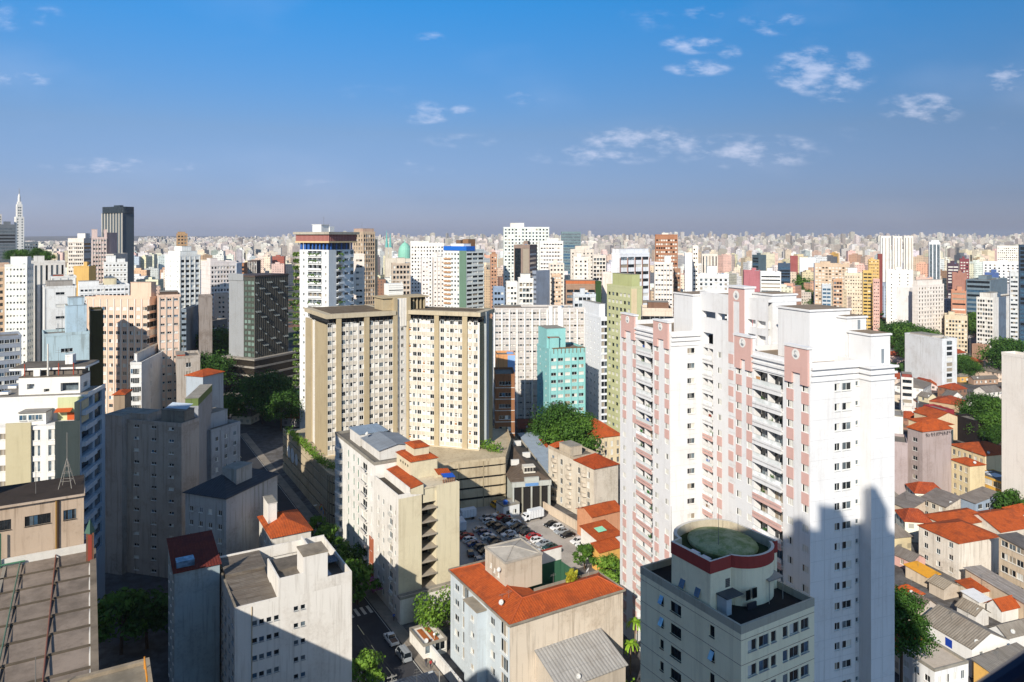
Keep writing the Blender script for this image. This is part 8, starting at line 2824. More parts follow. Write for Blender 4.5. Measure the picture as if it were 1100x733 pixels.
for i, (x, yt, Y, lb) in enumerate([(158, 636, 150, 'dark shaded tree in the courtyard left of the red-roofed block'), (130, 640, 148, 'dark courtyard tree behind the corrugated roof')]):
 tree_px(P_round[i % 2], x, yt, Y, lb, (10.5, 9.5)[i % 2], group='dark courtyard trees')
for i, (x, yt, Y, lb) in enumerate([(205, 362, 430, 'tree by the low white hall at the end of the avenue'), (232, 356, 425, 'tree right of the low white hall'), (222, 382, 380, 'dark shaded tree below the low white hall')]):
 tree_px(P_big[i % 2], x, yt, Y, lb, (14.5, 13.0)[i % 2])
def hedge(name, label, pts, z, w, h, n, hues, cat='hedge', seed=3, size=.4):
 r = random.Random(seed)
 q = MB()
 L = [math.dist(a[:2], b[:2]) for a, b in zip(pts, pts[1:])]
 tot = sum(L)
 for i in range(n):
  t = r.uniform(0, tot)
  k = 0
  while k < len(L) - 1 and t > L[k]:
   t -= L[k]
   k += 1
  f = t / L[k]
  x = pts[k][0] + (pts[k + 1][0] - pts[k][0]) * f + r.uniform(-w, w)
  y = pts[k][1] + (pts[k + 1][1] - pts[k][1]) * f + r.uniform(-w, w)
  c = Vector((x, y, z + h * r.random() ** .7 * (1.0 + .4 * math.sin(t * 1.3))))
  nn = Vector((r.uniform(-1, 1), r.uniform(-1, 1), r.uniform(-.2, 1))).normalized()
  a_ = nn.orthogonal().normalized() * size * r.uniform(.6, 1.2)
  e = nn.cross(a_).normalized() * size * r.uniform(.35, .7)
  q.poly([tuple(c - a_), tuple(c - e), tuple(c + a_), tuple(c + e)])
 o = q.build(name, [leaf_mat(*hues)])
 tag(o, label, cat)
 return o
hedge('hedge', 'long green hedge on the deck of the podium beside the beige V tower', [pq(62.6, 268), pq(62.8, 224), pq(66, 214)], 14.2, 1.3, 1.8, 1500, BR)
hedge('shrub', 'bushes at the rounded corner of the podium deck', [pq(68, 209.5), pq(74, 207.5)], 14.2, 1.2, 2.0, 320, MID_, 'shrub')
hedge('shrub', 'bright green bush on the right corner of the podium deck', [P(519, 478, 243)[:2], P(536, 482, 238)[:2]], 14.2, 1.6, 2.4, 420, BR, 'shrub')
hedge('shrub', 'round bush at the foot of the left wing of the V tower', [P(366, 470, 231)[:2], P(372, 470, 232)[:2]], 14.2, 1.6, 3.6, 420, MID_, 'shrub')
hedge('garden_plants', 'leafy garden plants behind the white street wall', [pq(62.5, 139), pq(62.5, 145.5), pq(75, 145.5), pq(76, 139)], .2, 2.0, 5.6, 2600, BR, 'plants')
hedge('garden_plants', 'planting between the stained side wall and the white tower foot', [P(672, 690, 134)[:2], P(684, 700, 128)[:2]], .2, 1.5, 2.4, 520, ('#4f7a1c', '#a9bf3c'), 'plants')
hedge('shrub', 'yellow-green roof shrub in the green courtyard of the orange-roofed block', [P(612, 640, 141)[:2], P(616, 640, 141)[:2]], 17.0, .8, 2.6, 320, ('#6a7a1c', '#b5a93a'), 'shrub')
# ------------------------------------------------------------------ vehicles
def loft(mb, secs, mi=0):
 """secs: list of closed loops with equal counts"""
 i = len(mb.v)
 n = len(secs[0])
 for s_ in secs:
  mb.v += s_
 for a in range(len(secs) - 1):
  for j in range(n):
   k = (j + 1) % n
   mb.f.append((i + a * n + j, i + a * n + k, i + (a + 1) * n + k, i + (a + 1) * n + j))
   mb.m.append(mi)
 mb.f.append(tuple(i + j for j in reversed(range(n))))
 mb.m.append(mi)
 mb.f.append(tuple(i + (len(secs) - 1) * n + j for j in range(n)))
 mb.m.append(mi)
def make_car(kind, length, body_prof, roof_z, cab, bonnet_z, W=1.72):
 root = empty(kind, (0, 0, 0))
 L = length / 2
 b = MB()
 # body sections along x: (x, half width, bottom, top)
 def sec(x, hw, zb, zt):
  return [(x, -hw, zb), (x, hw, zb), (x, hw, (zb + zt) / 2), (x, hw * .92, zt), (x, -hw * .92, zt), (x, -hw, (zb + zt) / 2)]
 loft(b, [sec(x, hw * W / 2, zb, zt) for x, hw, zb, zt in body_prof])
 # roof and pillars (cab: base front x, top front x, top rear x, base rear x)
 f0, f1, r1, r0 = cab
 hw, tw = W * .46, W * .38
 z0, z1 = bonnet_z - .02, roof_z
 b.poly([(f1, -tw, z1), (r1, -tw, z1), (r1, tw, z1), (f1, tw, z1)])
 for s_ in (-1, 1):
  for xa, xb in ((f0, f1), (r0, r1), ((f0 + r0) / 2, (f1 + r1) / 2)):
   b.tube((xa, s_ * hw, z0), (xb, s_ * tw, z1), .05, n=5)
 body = b.build('body', [plain('#dddddd', .25, .6)], root)
 g_ = MB()
 e = .02
 g_.quad((f0, -hw + e, z0), (f0, hw - e, z0), (f1, tw - e, z1 - e), (f1, -tw + e, z1 - e))
 g_.quad((r0, hw - e, z0), (r0, -hw + e, z0), (r1, -tw + e, z1 - e), (r1, tw - e, z1 - e))
 for s_ in (-1, 1):
  g_.quad((f0, s_ * (hw - e), z0), (r0, s_ * (hw - e), z0), (r1, s_ * (tw - e), z1 - e), (f1, s_ * (tw - e), z1 - e))
 gl = g_.build('windows', [glass('#0d1318', .06, .8)], root)
 kids = [body, gl]
 for x in (L * .62, -L * .62):
  for s_ in (-1, 1):
   w = MB()
   w.tube((x, s_ * (W / 2 - .2), .31), (x, s_ * (W / 2 + .01), .31), .31, n=14, mi=0)
   w.tube((x, s_ * (W / 2 + .005), .31), (x, s_ * (W / 2 + .02), .31), .19, n=10, mi=1)
   kids.append(w.build('wheel', [plain('#161616', .8), plain('#9a9c9e', .35)], root))
 for s_ in (-1, 1):
  w = MB()
  w.box(L - .1, L - .01, s_ * W * .36 - .17, s_ * W * .36 + .17, .58, .74)
  kids.append(w.build('headlight', [plain('#d6dadd', .15)], root))
  w = MB()
  w.box(-L + .01, -L + .09, s_ * W * .38 - .12, s_ * W * .38 + .12, .62, .82)
  kids.append(w.build('tail_light', [plain('#7a1414', .3)], root))
 _kids[root.name] = kids
 return root
hatch = make_car('parked_car', 4.0, [(-2.0, .78, .38, .72), (-1.93, .95, .28, .92), (-1.2, 1, .25, .96), (.7, 1, .25, .94), (1.6, .97, .25, .84), (1.92, .88, .3, .74), (2.0, .74, .38, .62)], 1.46, (.95, .25, -1.35, -1.85), .92)
sedan = make_car('parked_car', 4.5, [(-2.25, .78, .38, .74), (-2.15, .94, .28, .92), (-1.3, 1, .25, .96), (.9, 1, .25, .92), (1.8, .97, .25, .84), (2.15, .88, .3, .74), (2.25, .74, .38, .62)], 1.42, (1.0, .25, -.95, -1.65), .92)
van = make_car('parked_van', 4.8, [(-2.4, .9, .38, 1.1), (-2.35, .98, .3, 1.2), (-1.2, 1, .28, 1.25), (1.3, 1, .28, 1.22), (2.1, .97, .28, 1.0), (2.35, .9, .32, .85), (2.4, .8, .4, .7)], 2.0, (1.75, 1.15, -2.2, -2.38), 1.2, 1.85)
pickup = make_car('pickup_truck', 4.9, [(-2.45, .95, .45, .9), (-2.4, .98, .42, 1.0), (-.4, 1, .4, 1.0), (.9, 1, .38, 1.0), (1.9, .97, .38, .95), (2.4, .9, .4, .85), (2.45, .8, .48, .75)], 1.7, (1.1, .6, -.35, -.5), .98, 1.8)
q = MB()
q.box(-2.3, -.6, -.72, .72, .985, 1.02)
q.box(-2.4, -.5, -.85, -.74, 1.0, 1.14, 1)
q.box(-2.4, -.5, .74, .85, 1.0, 1.14, 1)
_kids[pickup.name].append(q.build('cargo_bed', [plain('#6a5548', .8), plain('#d3d2ce', .4)], pickup))
PAINT = {'white': '#d6d6d4', 'silver': '#8f9396', 'black': '#141517', 'red': '#9c1418', 'dark grey': '#3a3d40', 'dark green': '#1f3a30', 'blue': '#22406e', 'beige': '#b5a888', 'yellow': '#c99a2a'}
_first = set()
def car(proto, p, q_, rot, colour, label, group):
 if proto.name in _first:
  o = copy_tree(proto)
 else:
  o = proto
  _first.add(proto.name)
 X, Y = pq(p, q_)
 o.location = (X, Y, .03)
 o.rotation_euler = (0, 0, R(GA) + R(rot))
 tag(o, label, 'van' if 'van' in proto.name else ('pickup' if 'pickup' in proto.name else 'car'), group)
 body = [c for c in bpy.data.objects if c.parent == o and c.name.startswith('body')][0]
 body.material_slots[0].link = 'OBJECT'
 body.material_slots[0].material = plain(PAINT[colour], .25, .6, var=.04, name='car_paint')
 return o
# parking lot: two packed columns in the middle, a column against the right wall, a few in the shade on the left
LOT = 'cars parked in the lot'
order = ['nearest', 'second nearest', 'third', 'fourth', 'fifth', 'sixth', 'seventh', 'eighth', 'ninth', 'tenth', 'eleventh', 'farthest']
mid_l = ['silver', 'white', 'black', 'white', 'dark grey', 'silver', 'white', 'black', 'dark grey', 'black', 'white', 'silver']
mid_r = ['dark green', 'dark green', 'silver', 'white', 'red', 'black', 'dark grey', 'black', 'white', 'black', 'red', 'white']
for i in range(12):
 qv = 162.5 + i * 2.75
 car(hatch if i % 3 else sedan, 103.2 + rnd.uniform(-.25, .25), qv, rnd.choice([0, 180]) + rnd.uniform(-3, 3), mid_l[i], f'{mid_l[i]} car in the left packed column of the parking lot, {order[i]} in it', LOT)
 car(sedan if i % 3 else hatch, 108.4 + rnd.uniform(-.25, .25), qv + .6, rnd.choice([0, 180]) + rnd.uniform(-3, 3), mid_r[i], f'{mid_r[i]} car in the right packed column of the parking lot, {order[i]} in it', LOT)
for i, c_ in enumerate(['red', 'black', 'dark grey', 'white', 'blue', 'silver']):
 car(sedan if i % 2 else hatch, 97.6 + rnd.uniform(-.3, .3), 172 + i * 2.8, rnd.uniform(-5, 5), c_, f'{c_} car at the shadow edge left of the packed columns, {order[i]} in its row', LOT)
for i, c_ in enumerate(['silver', 'white', 'black', 'dark grey', 'blue', 'white', 'red']):
 car(hatch if i % 2 else sedan, 92.2 + rnd.uniform(-.3, .3), 166.5 + i * 2.9, rnd.uniform(-5, 5), c_, f'{c_} car in the shaded row farthest left in the lot, {order[i]} in it', LOT)
for i, c_ in enumerate(['white', 'silver', 'black']):
 car(hatch, 88.2, 164 + i * 4.6, 70 + rnd.uniform(-4, 4), c_, f'{c_} car parked in the shade close to the cream block, {order[i]} of three', LOT)
_rw = [('dark grey', 158.5, hatch),  ('white', 162.4, sedan), ('black', 170.0, sedan), ('silver', 173.0, sedan), ('white', 176.0, hatch), ('black', 178.8, sedan), ('dark grey', 193.5, hatch), ('black', 196.5, sedan), ('white', 165.2, hatch), ('red', 199.2, hatch), ('silver', 155.6, sedan)]
_qs = [r_[1] for r_ in _rw]
for i, (c_, qv, pr) in enumerate(_rw):
 car(pr, 117.6 + rnd.uniform(-.3, .3), qv, 180 + rnd.uniform(-4, 4), c_, f'{c_} car by the right wall of the parking lot, {"first second third fourth fifth sixth seventh eighth ninth tenth eleventh".split()[sorted(_qs).index(qv)]} from the near end', LOT)
for i, (c_, lb) in enumerate([('yellow', 'yellow-orange van at the back of the parking lot beside the white kiosk house'), ('beige', 'beige van second from the white kiosk house'), ('white', 'white van third from the white kiosk house')]):
 car(van, 110.5 + i * 2.9, 199.5, 90, c_, lb, 'vans at the back of the parking lot')
# on the avenue
car(pickup, 54.9, 144.5, 90, 'white', 'white pickup truck parked in the shaded avenue', None)
car(van, 55.0, 137.8, 90, 'silver', 'dark silver van parked behind the white pickup truck', None)
car(sedan, 53.8, 122.5, 95, 'black', 'black car leaving the sunlit patch of the avenue', None)
car(hatch, 47.4, 132.0, 90, 'white', 'white car beside the bright tree at the white stepped block', None)
for i, (p, qv, c_, lb) in enumerate([(47.2, 172, 'white', 'white car in the dark stretch of the avenue, nearest on its left kerb'), (47.2, 181, 'silver', 'silver car second on the left kerb of the dark avenue'),
          (47.3, 195, 'black', 'black car third on the left kerb of the dark avenue'), (51.5, 204, 'white', 'white car driving in the middle of the dark avenue'),
          (47.3, 216, 'blue', 'blue car fourth on the left kerb of the dark avenue'), (54.7, 222, 'white', 'white car by the podium street wall'),
          (47.3, 236, 'silver', 'silver car far up the dark avenue on the left kerb'), (51.6, 248, 'white', 'white car far up the dark avenue in the middle lane'),
          (54.8, 262, 'silver', 'silver car far up the avenue by the podium street wall')]):
 car(hatch if i % 2 else sedan, p, qv, 90 + rnd.uniform(-2, 2), c_, lb, 'cars on the dark avenue')
def box_truck(label, p, q_, rot, cab_c, box_c):
 root = empty('box_truck', (*pq(p, q_), .03), R(GA + rot))
 tag(root, label, 'truck')
 b = MB()
 loft(b, [[(x, -w, .55), (x, w, .55), (x, w, 1.5), (x, w * .93, z), (x, -w * .93, z), (x, -w, 1.5)] for x, w, z in ((1.6, 1.0, 2.35), (2.9, 1.0, 2.35), (3.3, .98, 1.7), (3.4, .9, 1.4))])
 b.build('cab', [plain(cab_c, .3, .5)], root)
 b = MB()
 b.box(-3.3, 1.45, -1.1, 1.1, .8, 3.1)
 for i in range(6):
  for s_ in (-1, 1):
   b.box(-3.2 + i * .9, -3.14 + i * .9, s_ * 1.12 - .015, s_ * 1.12 + .015, .85, 3.05, 1)
 b.box(-3.3, 2.8, -.45, .45, .5, .8, 1)
 b.build('cargo_box', [plain(box_c, .5), plain('#8f9194', .5)], root)
 b = MB()
 b.quad((3.0, -.9, 2.22), (3.0, .9, 2.22), (3.34, .9, 1.62), (3.34, -.9, 1.62))
 for s_ in (-1, 1):
  b.quad((2.0, s_ * 1.005, 1.5), (2.9, s_ * 1.005, 1.5), (2.7, s_ * .97, 2.2), (2.0, s_ * .97, 2.2))
 b.build('windows', [glass('#0d1318', .06, .8)], root)
 for x in (2.4, -2.2):
  for s_ in (-1, 1):
   w = MB()
   w.tube((x, s_ * .8, .42), (x, s_ * 1.08, .42), .42, n=14)
   w.build('wheel', [plain('#161616', .8)], root)
box_truck('white box truck parked against the right wall of the parking lot', 115.5, 185.5, 180, '#d9dadb', '#d3d5d6')
box_truck('blue-white box truck in the shade at the back of the parking lot, left one', 93.5, 190.5, 80, '#7f98b5', '#b9c3cc')
box_truck('white box truck in the shade at the back of the parking lot, right one', 98.0, 196.0, 175, '#c3c9cf', '#c9ced2')
# ------------------------------------------------------------------ street furniture, people
def pole(label, X, Y, h, arm=None, kind='street_lamp', z=0.0, c_='#8d8b85'):
 root = empty(kind, (X, Y, z), R(GA))
 tag(root, label, kind.replace('_', ' '))
 q = MB()
 q.tube((0, 0, 0), (0, 0, h), .13, .08, 8)
 if arm:
  q.tube((0, 0, h - .3), (arm * .5, 0, h + .3), .05, n=6)
  q.tube((arm * .5, 0, h + .3), (arm, 0, h + .35), .05, n=6)
 else:
  for zz_ in (h - .5, h - 1.3):
   q.box(-.9, .9, -.06, .06, zz_, zz_ + .12)
   for x in (-.75, -.3, .3, .75):
    q.tube((x, 0, zz_ + .12), (x, 0, zz_ + .32), .05, n=6)
 q.build('post', [plain(c_, .7)], root)
 if arm:
  q = MB()
  q.box(arm - .1, arm + .75, -.16, .16, h + .27, h + .42)
  q.build('lamp_head', [plain('#b5b8b8', .4)], root)
 else:
  q = MB()
  q.lathe([(.28, h - 2.6), (.3, h - 1.7), (.15, h - 1.6)], .4, 0, 10)
  q.build('transformer', [plain('#8a8d8e', .5)], root)
pole('tall grey lamp post in front of the orange L-roofed block', *P(472, 733, 128)[:2], 8.5, -2.0)
pole('curved lamp post beside the podium wall on the dark avenue', *pq(57.4, 205), 9, -2.4)
pole('lamp post on the left pavement of the avenue by the orange hip-roofed house', *pq(44.9, 178), 9, 2.4)
for i, qv in enumerate((118, 146, 174, 202)):
 pole(f'concrete utility pole on the left pavement of the avenue, {("nearest", "second nearest", "third", "farthest")[i]} of four', *pq(45.0, qv), 10, None, 'utility_pole')
 if i:
  q = MB()
  for dx_ in (-.6, .0, .6):
   for k in range(8):
    t0, t1 = k / 8, (k + 1) / 8
    q.tube((*pq(45 + dx_, qv - 28 + 28 * t0), 9.9 - 2.4 * t0 * (1 - t0)), (*pq(45 + dx_, qv - 28 + 28 * t1), 9.9 - 2.4 * t1 * (1 - t1)), .03, n=4)
  tag(q.build('overhead_cable', [plain('#1b1b1c', .7)]), f'dark overhead cables strung along the avenue, {("", "nearest", "middle", "farthest")[i]} span', 'cable', 'overhead cables on the avenue')
pole('wooden utility pole before the white annexe at the lower right', *P(984, 722, 131)[:2], 9.0, None, 'utility_pole')
pole('utility pole with transformer beside the white mural cube', *P(970, 470, 305)[:2], 17, None, 'utility_pole')
pole('second utility pole between the tiled houses right of the white tower', *P(986, 462, 318)[:2], 15, None, 'utility_pole')
pole('lamp post in the road beside the cream yellow low block', *P(1042, 352, 520)[:2], 14, -3.0)
for i, (p, qv) in enumerate(((61.2, 136.5), (67, 137.5))):
 root = empty('garden_lamp', (*pq(p, qv), 0), 0)
 tag(root, ('white globe garden lamp near the street wall', 'white globe garden lamp deeper in the planting')[i], 'lamp', 'garden lamps')
 MB().tube((0, 0, 0), (0, 0, 3.4), .05, n=6).build('post', [plain('#c9c9c4', .5)], root)
 q = MB()
 q.lathe([(.05, 3.4), (.22, 3.5), (.28, 3.68), (.22, 3.86), (.05, 3.95)], 0, 0, 12)
 q.build('globe', [plain('#dcdcd8', .3)], root)
def person(label, X, Y, face, top, trousers, stride=.3, z=.15):
 verts = [(0, 0, .95), (0, 0, 1.2), (0, 0, 1.42), (0, 0, 1.52), (0, 0, 1.66), (.1, 0, .9), (.1, stride * .5, .5), (.1, stride, .08), (.1, stride + .14, .03),
    (-.1, 0, .9), (-.1, -stride * .4, .5), (-.1, -stride, .1), (-.1, -stride + .14, .03), (.2, 0, 1.4), (.25, -.1, 1.12), (.24, .05, .88), (-.2, 0, 1.4), (-.25, .1, 1.12), (-.24, .22, .9)]
 edges = [(0, 1), (1, 2), (2, 3), (3, 4), (0, 5), (5, 6), (6, 7), (7, 8), (0, 9), (9, 10), (10, 11), (11, 12), (2, 13), (13, 14), (14, 15), (2, 16), (16, 17), (17, 18)]
 rad = [.15, .14, .15, .06, .115, .1, .075, .05, .04, .1, .075, .05, .04, .07, .05, .035, .07, .05, .035]
 me = bpy.data.meshes.new('person')
 me.from_pydata(verts, edges, [])
 o = bpy.data.objects.new('person', me)
 col.objects.link(o)
 md = o.modifiers.new('skin', 'SKIN')
 for i, r_ in enumerate(rad):
  me.skin_vertices[0].data[i].radius = (r_, r_ * .85)
 me.skin_vertices[0].data[0].use_root = True
 sb = o.modifiers.new('sub', 'SUBSURF')
 sb.levels = sb.render_levels = 1
 m, k = new_mat('clothed_figure')
 zc = k.n('ShaderNodeSeparateXYZ', {0: k.n('ShaderNodeTexCoord').outputs['Object']}).outputs[2]
 cc = k.mix(k.m('GREATER_THAN', zc, .95), c4(hx(trousers)), c4(hx(top)))
 cc = k.mix(k.m('GREATER_THAN', zc, 1.47), cc, c4(hx('#8a5f48')))
 cc = k.mix(k.m('GREATER_THAN', zc, 1.7), cc, c4(hx('#1d1612')))
 finish(k, cc, .8)
 me.materials.append(m)
 o.location = (X, Y, z)
 o.rotation_euler = (0, 0, face)
 tag(o, label, 'person')
person('person in a red top walking on the pavement by the pergola house', *pq(58.2, 131.5), R(30), '#a02a2a', '#2a2a30')
person('person in a dark jacket walking beside the one in red', *pq(57.7, 132.6), R(35), '#23262c', '#3a3f52')
person('person in a pink top crossing near the bright tree', *pq(50.2, 128.5), R(100), '#c06a7a', '#2b2f3a', z=.02)
person('person in a blue shirt standing by the cream block doorway', *pq(58.4, 152), R(200), '#2f4f9a', '#22242a', .08)
for i, (X, Y, lb) in enumerate([(*pq(57.9, 150), 'pink awning over the pavement under the art-deco block')]):
 q = MB()
 q.prism([pq(57.0, 161), pq(59.2, 161), pq(59.2, 168), pq(57.0, 168)], 3.2, 3.3)
 q.quad((*pq(57.0, 161), 2.7), (*pq(57.0, 168), 2.7), (*pq(57.0, 168), 3.2), (*pq(57.0, 161), 3.2))
 tag(q.build('awning', [plain('#8a3f7a', .6)]), lb, 'awning')
# ------------------------------------------------------------------ the far city
def far_boxes(items, name, parent=None):
 """items: (X, Y, z0, rot, w, d, h, colour, window share); one mesh with wall colours and facade metres"""
 v, f, uv, colr, ws = [], [], [], [], []
 for X, Y, z0, rot, w, d, h, c, sh in items:
  cr, sr = math.cos(rot), math.sin(rot)
  def add(x0, x1, y0, y1, za, zb, side_share):
   i = len(v)
   for zq in (za, zb):
    for x, y in ((x0, y0), (x1, y0), (x1, y1), (x0, y1)):
     v.append((X + x * cr - y * sr, Y + x * sr + y * cr, z0 + zq))
   L = [x1 - x0, y1 - y0, x1 - x0, y1 - y0]
   for k in range(4):
    j = (k + 1) % 4
    f.append((i + k, i + j, i + 4 + j, i + 4 + k))
    o_ = k * 31.0
    uv.extend([(o_, za), (o_ + L[k], za), (o_ + L[k], zb), (o_, zb)])
    colr.append(c)
    ws.append(side_share)
   f.append((i + 4, i + 5, i + 6, i + 7))
   uv.extend([(0, 0)] * 4)
   g_ = sum(c) / 3
   colr.append((g_ * .55 + .03, g_ * .52 + .03, g_ * .48 + .03))
   ws.append(0.0)
  add(-w / 2, w / 2, -d / 2, d / 2, 0, h, sh)
  if h > 12:
   k1, k2 = .2 + .25 * ((X * 13.7) % 1), .25 + .3 * ((Y * 7.3) % 1)
   add(-w * k1, w * (k2 - .1), -d * .25, d * .3, h, h + 2.2 + 2.4 * ((X * 3.1 + Y) % 1), 0.0)
 me = bpy.data.meshes.new(name)
 me.from_pydata(v, [], f)
 u = me.uv_layers.new(name='facade')
 u.data.foreach_set('uv', np.array(uv, dtype=np.float32).ravel())
 ca = me.attributes.new('wall_colour', 'FLOAT_COLOR', 'FACE')
 ca.data.foreach_set('color', np.array([(*c, 1) for c in colr], dtype=np.float32).ravel())
 wa = me.attributes.new('window_share', 'FLOAT', 'FACE')
 wa.data.foreach_set('value', np.array(ws, dtype=np.float32))
 me.materials.append(far_mat())
 me.update()
 o = bpy.data.objects.new(name, me)
 col.objects.link(o)
 o.parent = parent
 return o
PAL = [('white', '#d9d6cf'), ('white', '#dcd9d4'), ('cream', '#d8ccb6'), ('cream', '#dccdb4'), ('beige', '#c6b498'), ('pinkish', '#d8c0b2'), ('pinkish', '#d3b8a8'), ('grey', '#a9a8a5'),
    ('tan', '#b8997a'), ('peach', '#d0a688'), ('pale blue', '#b5c0c9'), ('brown', '#8a6a54'), ('brick-red', '#9a5540'), ('dark grey', '#5f6468'), ('ochre', '#c79a4f')]
WTS = [7, 7, 6, 5, 4, 4, 3, 3, 2, 2, 1.2, 1.0, .9, .8, .6]
fr = random.Random(42)
foot = []
for b in ALL:
 if b.W > 1.5:
  cx_ = b.X + b.W / 2 * b.c - b.D / 2 * b.s
  cy_ = b.Y + b.W / 2 * b.s + b.D / 2 * b.c
  foot.append((cx_, cy_, math.hypot(b.W, b.D) / 2))
def lim_row(Y):
 """the highest picture row a nameless building of this distance may reach"""
 pts = [(140, 640), (200, 520), (300, 425), (400, 342), (520, 322), (700, 302), (900, 288), (1200, 276), (1700, 269), (2400, 263), (3200, 258.6), (4500, 255.8), (6500, 254.3), (9500, 253.8)]
 for (a, ra), (b, rb) in zip(pts, pts[1:]):
  if Y <= b:
   return ra + (rb - ra) * max(0, (Y - a)) / (b - a)
 return 254.2
def rand_building(Y0, Y1):
 Y = Y0 * (Y1 / Y0) ** fr.random()
 X = Y * fr.uniform(-.95, .95)
 return X, Y
cand = []
grid_cells = {}
def free(X, Y, r, gap):
 kk = .85 if Y > 345 else .74
 for fx, fy, fr_ in foot:
  if abs(fx - X) < fr_ + r and (fx - X) ** 2 + (fy - Y) ** 2 < (fr_ * kk + r * kk / .85) ** 2:
   return False
 k0, k1 = int(X // 60), int(Y // 60)
 for a in range(-1, 2):
  for b in range(-1, 2):
   for (x, y, rr_) in grid_cells.get((k0 + a, k1 + b), ()):
    if (x - X) ** 2 + (y - Y) ** 2 < (rr_ + r) ** 2 * gap:
     return False
 return True
def street_free(X, Y):
 p, q_ = X * GC + Y * GS, -X * GS + Y * GC
 if 40 < p < 60 and q_ < 470:
  return False
 if 60 < p < 126 and q_ < 300:
  return False
 return True
n_try = 0
while n_try < 33000:
 n_try += 1
 if n_try < 3000:
  X, Y = rand_building(140, 345)
  if CX + F * X / Y < 950:
   continue
 elif n_try < 12500:
  X, Y = rand_building(330, 900)
 elif n_try < 20000:
  X, Y = rand_building(800, 2400)
 else:
  X, Y = rand_building(2000, 9500)
 px_ = CX + F * X / Y
 if not street_free(X, Y):
  continue
 gz = ground_h(math.hypot(X, Y), math.atan2(Y, X))
 w, d = fr.uniform(9, 22), fr.uniform(9, 20)
 if Y > 2000:
  w, d = fr.uniform(13, 28), fr.uniform(12, 22)
 if Y < 340:
  w, d = fr.uniform(6, 10), fr.uniform(6, 10)
 r_ = math.hypot(w, d) / 2
 if not free(X, Y, r_, .8 if Y < 2000 else .7):
  continue
 u = fr.random()
 if Y < 340:
  u = fr.uniform(0, .2)
 if (px_ > 935 and Y < 640) or (px_ < 330 and Y < 500):
  u *= .25
 zmax = H - (lim_row(Y) - HY) * Y / F - gz
 if px_ < 150:
  zmax = min(zmax, H - (max(lim_row(Y), 259 if Y > 2500 else 0) - HY) * Y / F - gz)
 if u < .3:
  h = fr.uniform(5, 12 if u > .25 else 8)
 elif u < .75:
  h = fr.uniform(12, 36)
 else:
  h = fr.uniform(30, 105)
 if Y > 2600:
  if px_ > 300 and fr.random() < .22:
   zmax *= fr.uniform(1.12, 1.4)
  h = zmax * fr.uniform(.55, 1.0) if fr.random() < .8 else h * .6
  if fr.random() < .06 and px_ > 250:
   zmax *= 1.15
   h = zmax * fr.uniform(.85, 1.0)
 h = max(4, min(h, zmax))
 if zmax < 4:
  continue
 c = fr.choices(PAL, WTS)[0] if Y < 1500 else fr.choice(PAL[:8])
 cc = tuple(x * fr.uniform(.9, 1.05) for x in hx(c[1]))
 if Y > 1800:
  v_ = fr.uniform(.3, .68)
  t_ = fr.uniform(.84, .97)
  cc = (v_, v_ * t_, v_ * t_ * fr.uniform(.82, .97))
 rot = R(fr.choice([12, 14, 20, 30, -12, 45, 8]) + fr.uniform(-4, 4))
 tile_roof = h < 10 and Y < 900
 cand.append(dict(X=X, Y=Y, z0=gz - .2, rot=rot, w=w, d=d, h=h, c=cc, cn=c[0], sh=fr.uniform(.55, 1.0), tile=tile_roof))
 grid_cells.setdefault((int(X // 60), int(Y // 60)), []).append((X, Y, r_))
# which ones are seen: a coarse depth buffer over the photo frame
ZB = np.full((733, 1100), 1e9, dtype=np.float32)
ID = np.full((733, 1100), -1, dtype=np.int32)
def rect_of(X, Y, r_, ztop, zbot):
 x0, x1 = CX + F * (X - r_) / Y, CX + F * (X + r_) / Y
 return int(max(0, x0)), int(min(1100, x1 + 1)), int(max(0, HY + F * (H - ztop) / Y)), int(min(733, HY + F * (H - zbot) / Y + 1))
def splat(x0, x1, y0, y1, Y, i):
 if x1 <= x0 or y1 <= y0:
  return
 z = ZB[y0:y1, x0:x1]
 mk = z > Y
 z[mk] = Y
 ID[y0:y1, x0:x1][mk] = i
for b in ALL:
 if not hasattr(b, 'xr'):
  continue
 x0, x1 = int(max(0, b.xr[0])), int(min(1100, b.xr[1]))
 Yn = b.Y if b.Y > 5 else 225
 y0 = int(max(0, HY + F * (H - max(b.top, 3)) / Yn))
 y1 = int(min(733, HY + F * H / Yn))
 b.rect = (x0, x1, y0, y1)
 splat(x0, x1, y0, y1, Yn, -2)
for i, k in enumerate(cand):
 r_ = max(k['w'], k['d']) * .55
 k['rect'] = rect_of(k['X'], k['Y'], r_, k['z0'] + k['h'], k['z0'])
 splat(*k['rect'], k['Y'], i)
cnt = np.bincount(ID[ID >= 0], minlength=len(cand))
for i, k in enumerate(cand):
 k['seen'] = int(cnt[i])
vis = sorted([k for k in cand if k['seen'] >= 1], key=lambda k: -k['seen'])
single, mass = vis[:230], vis[230:]
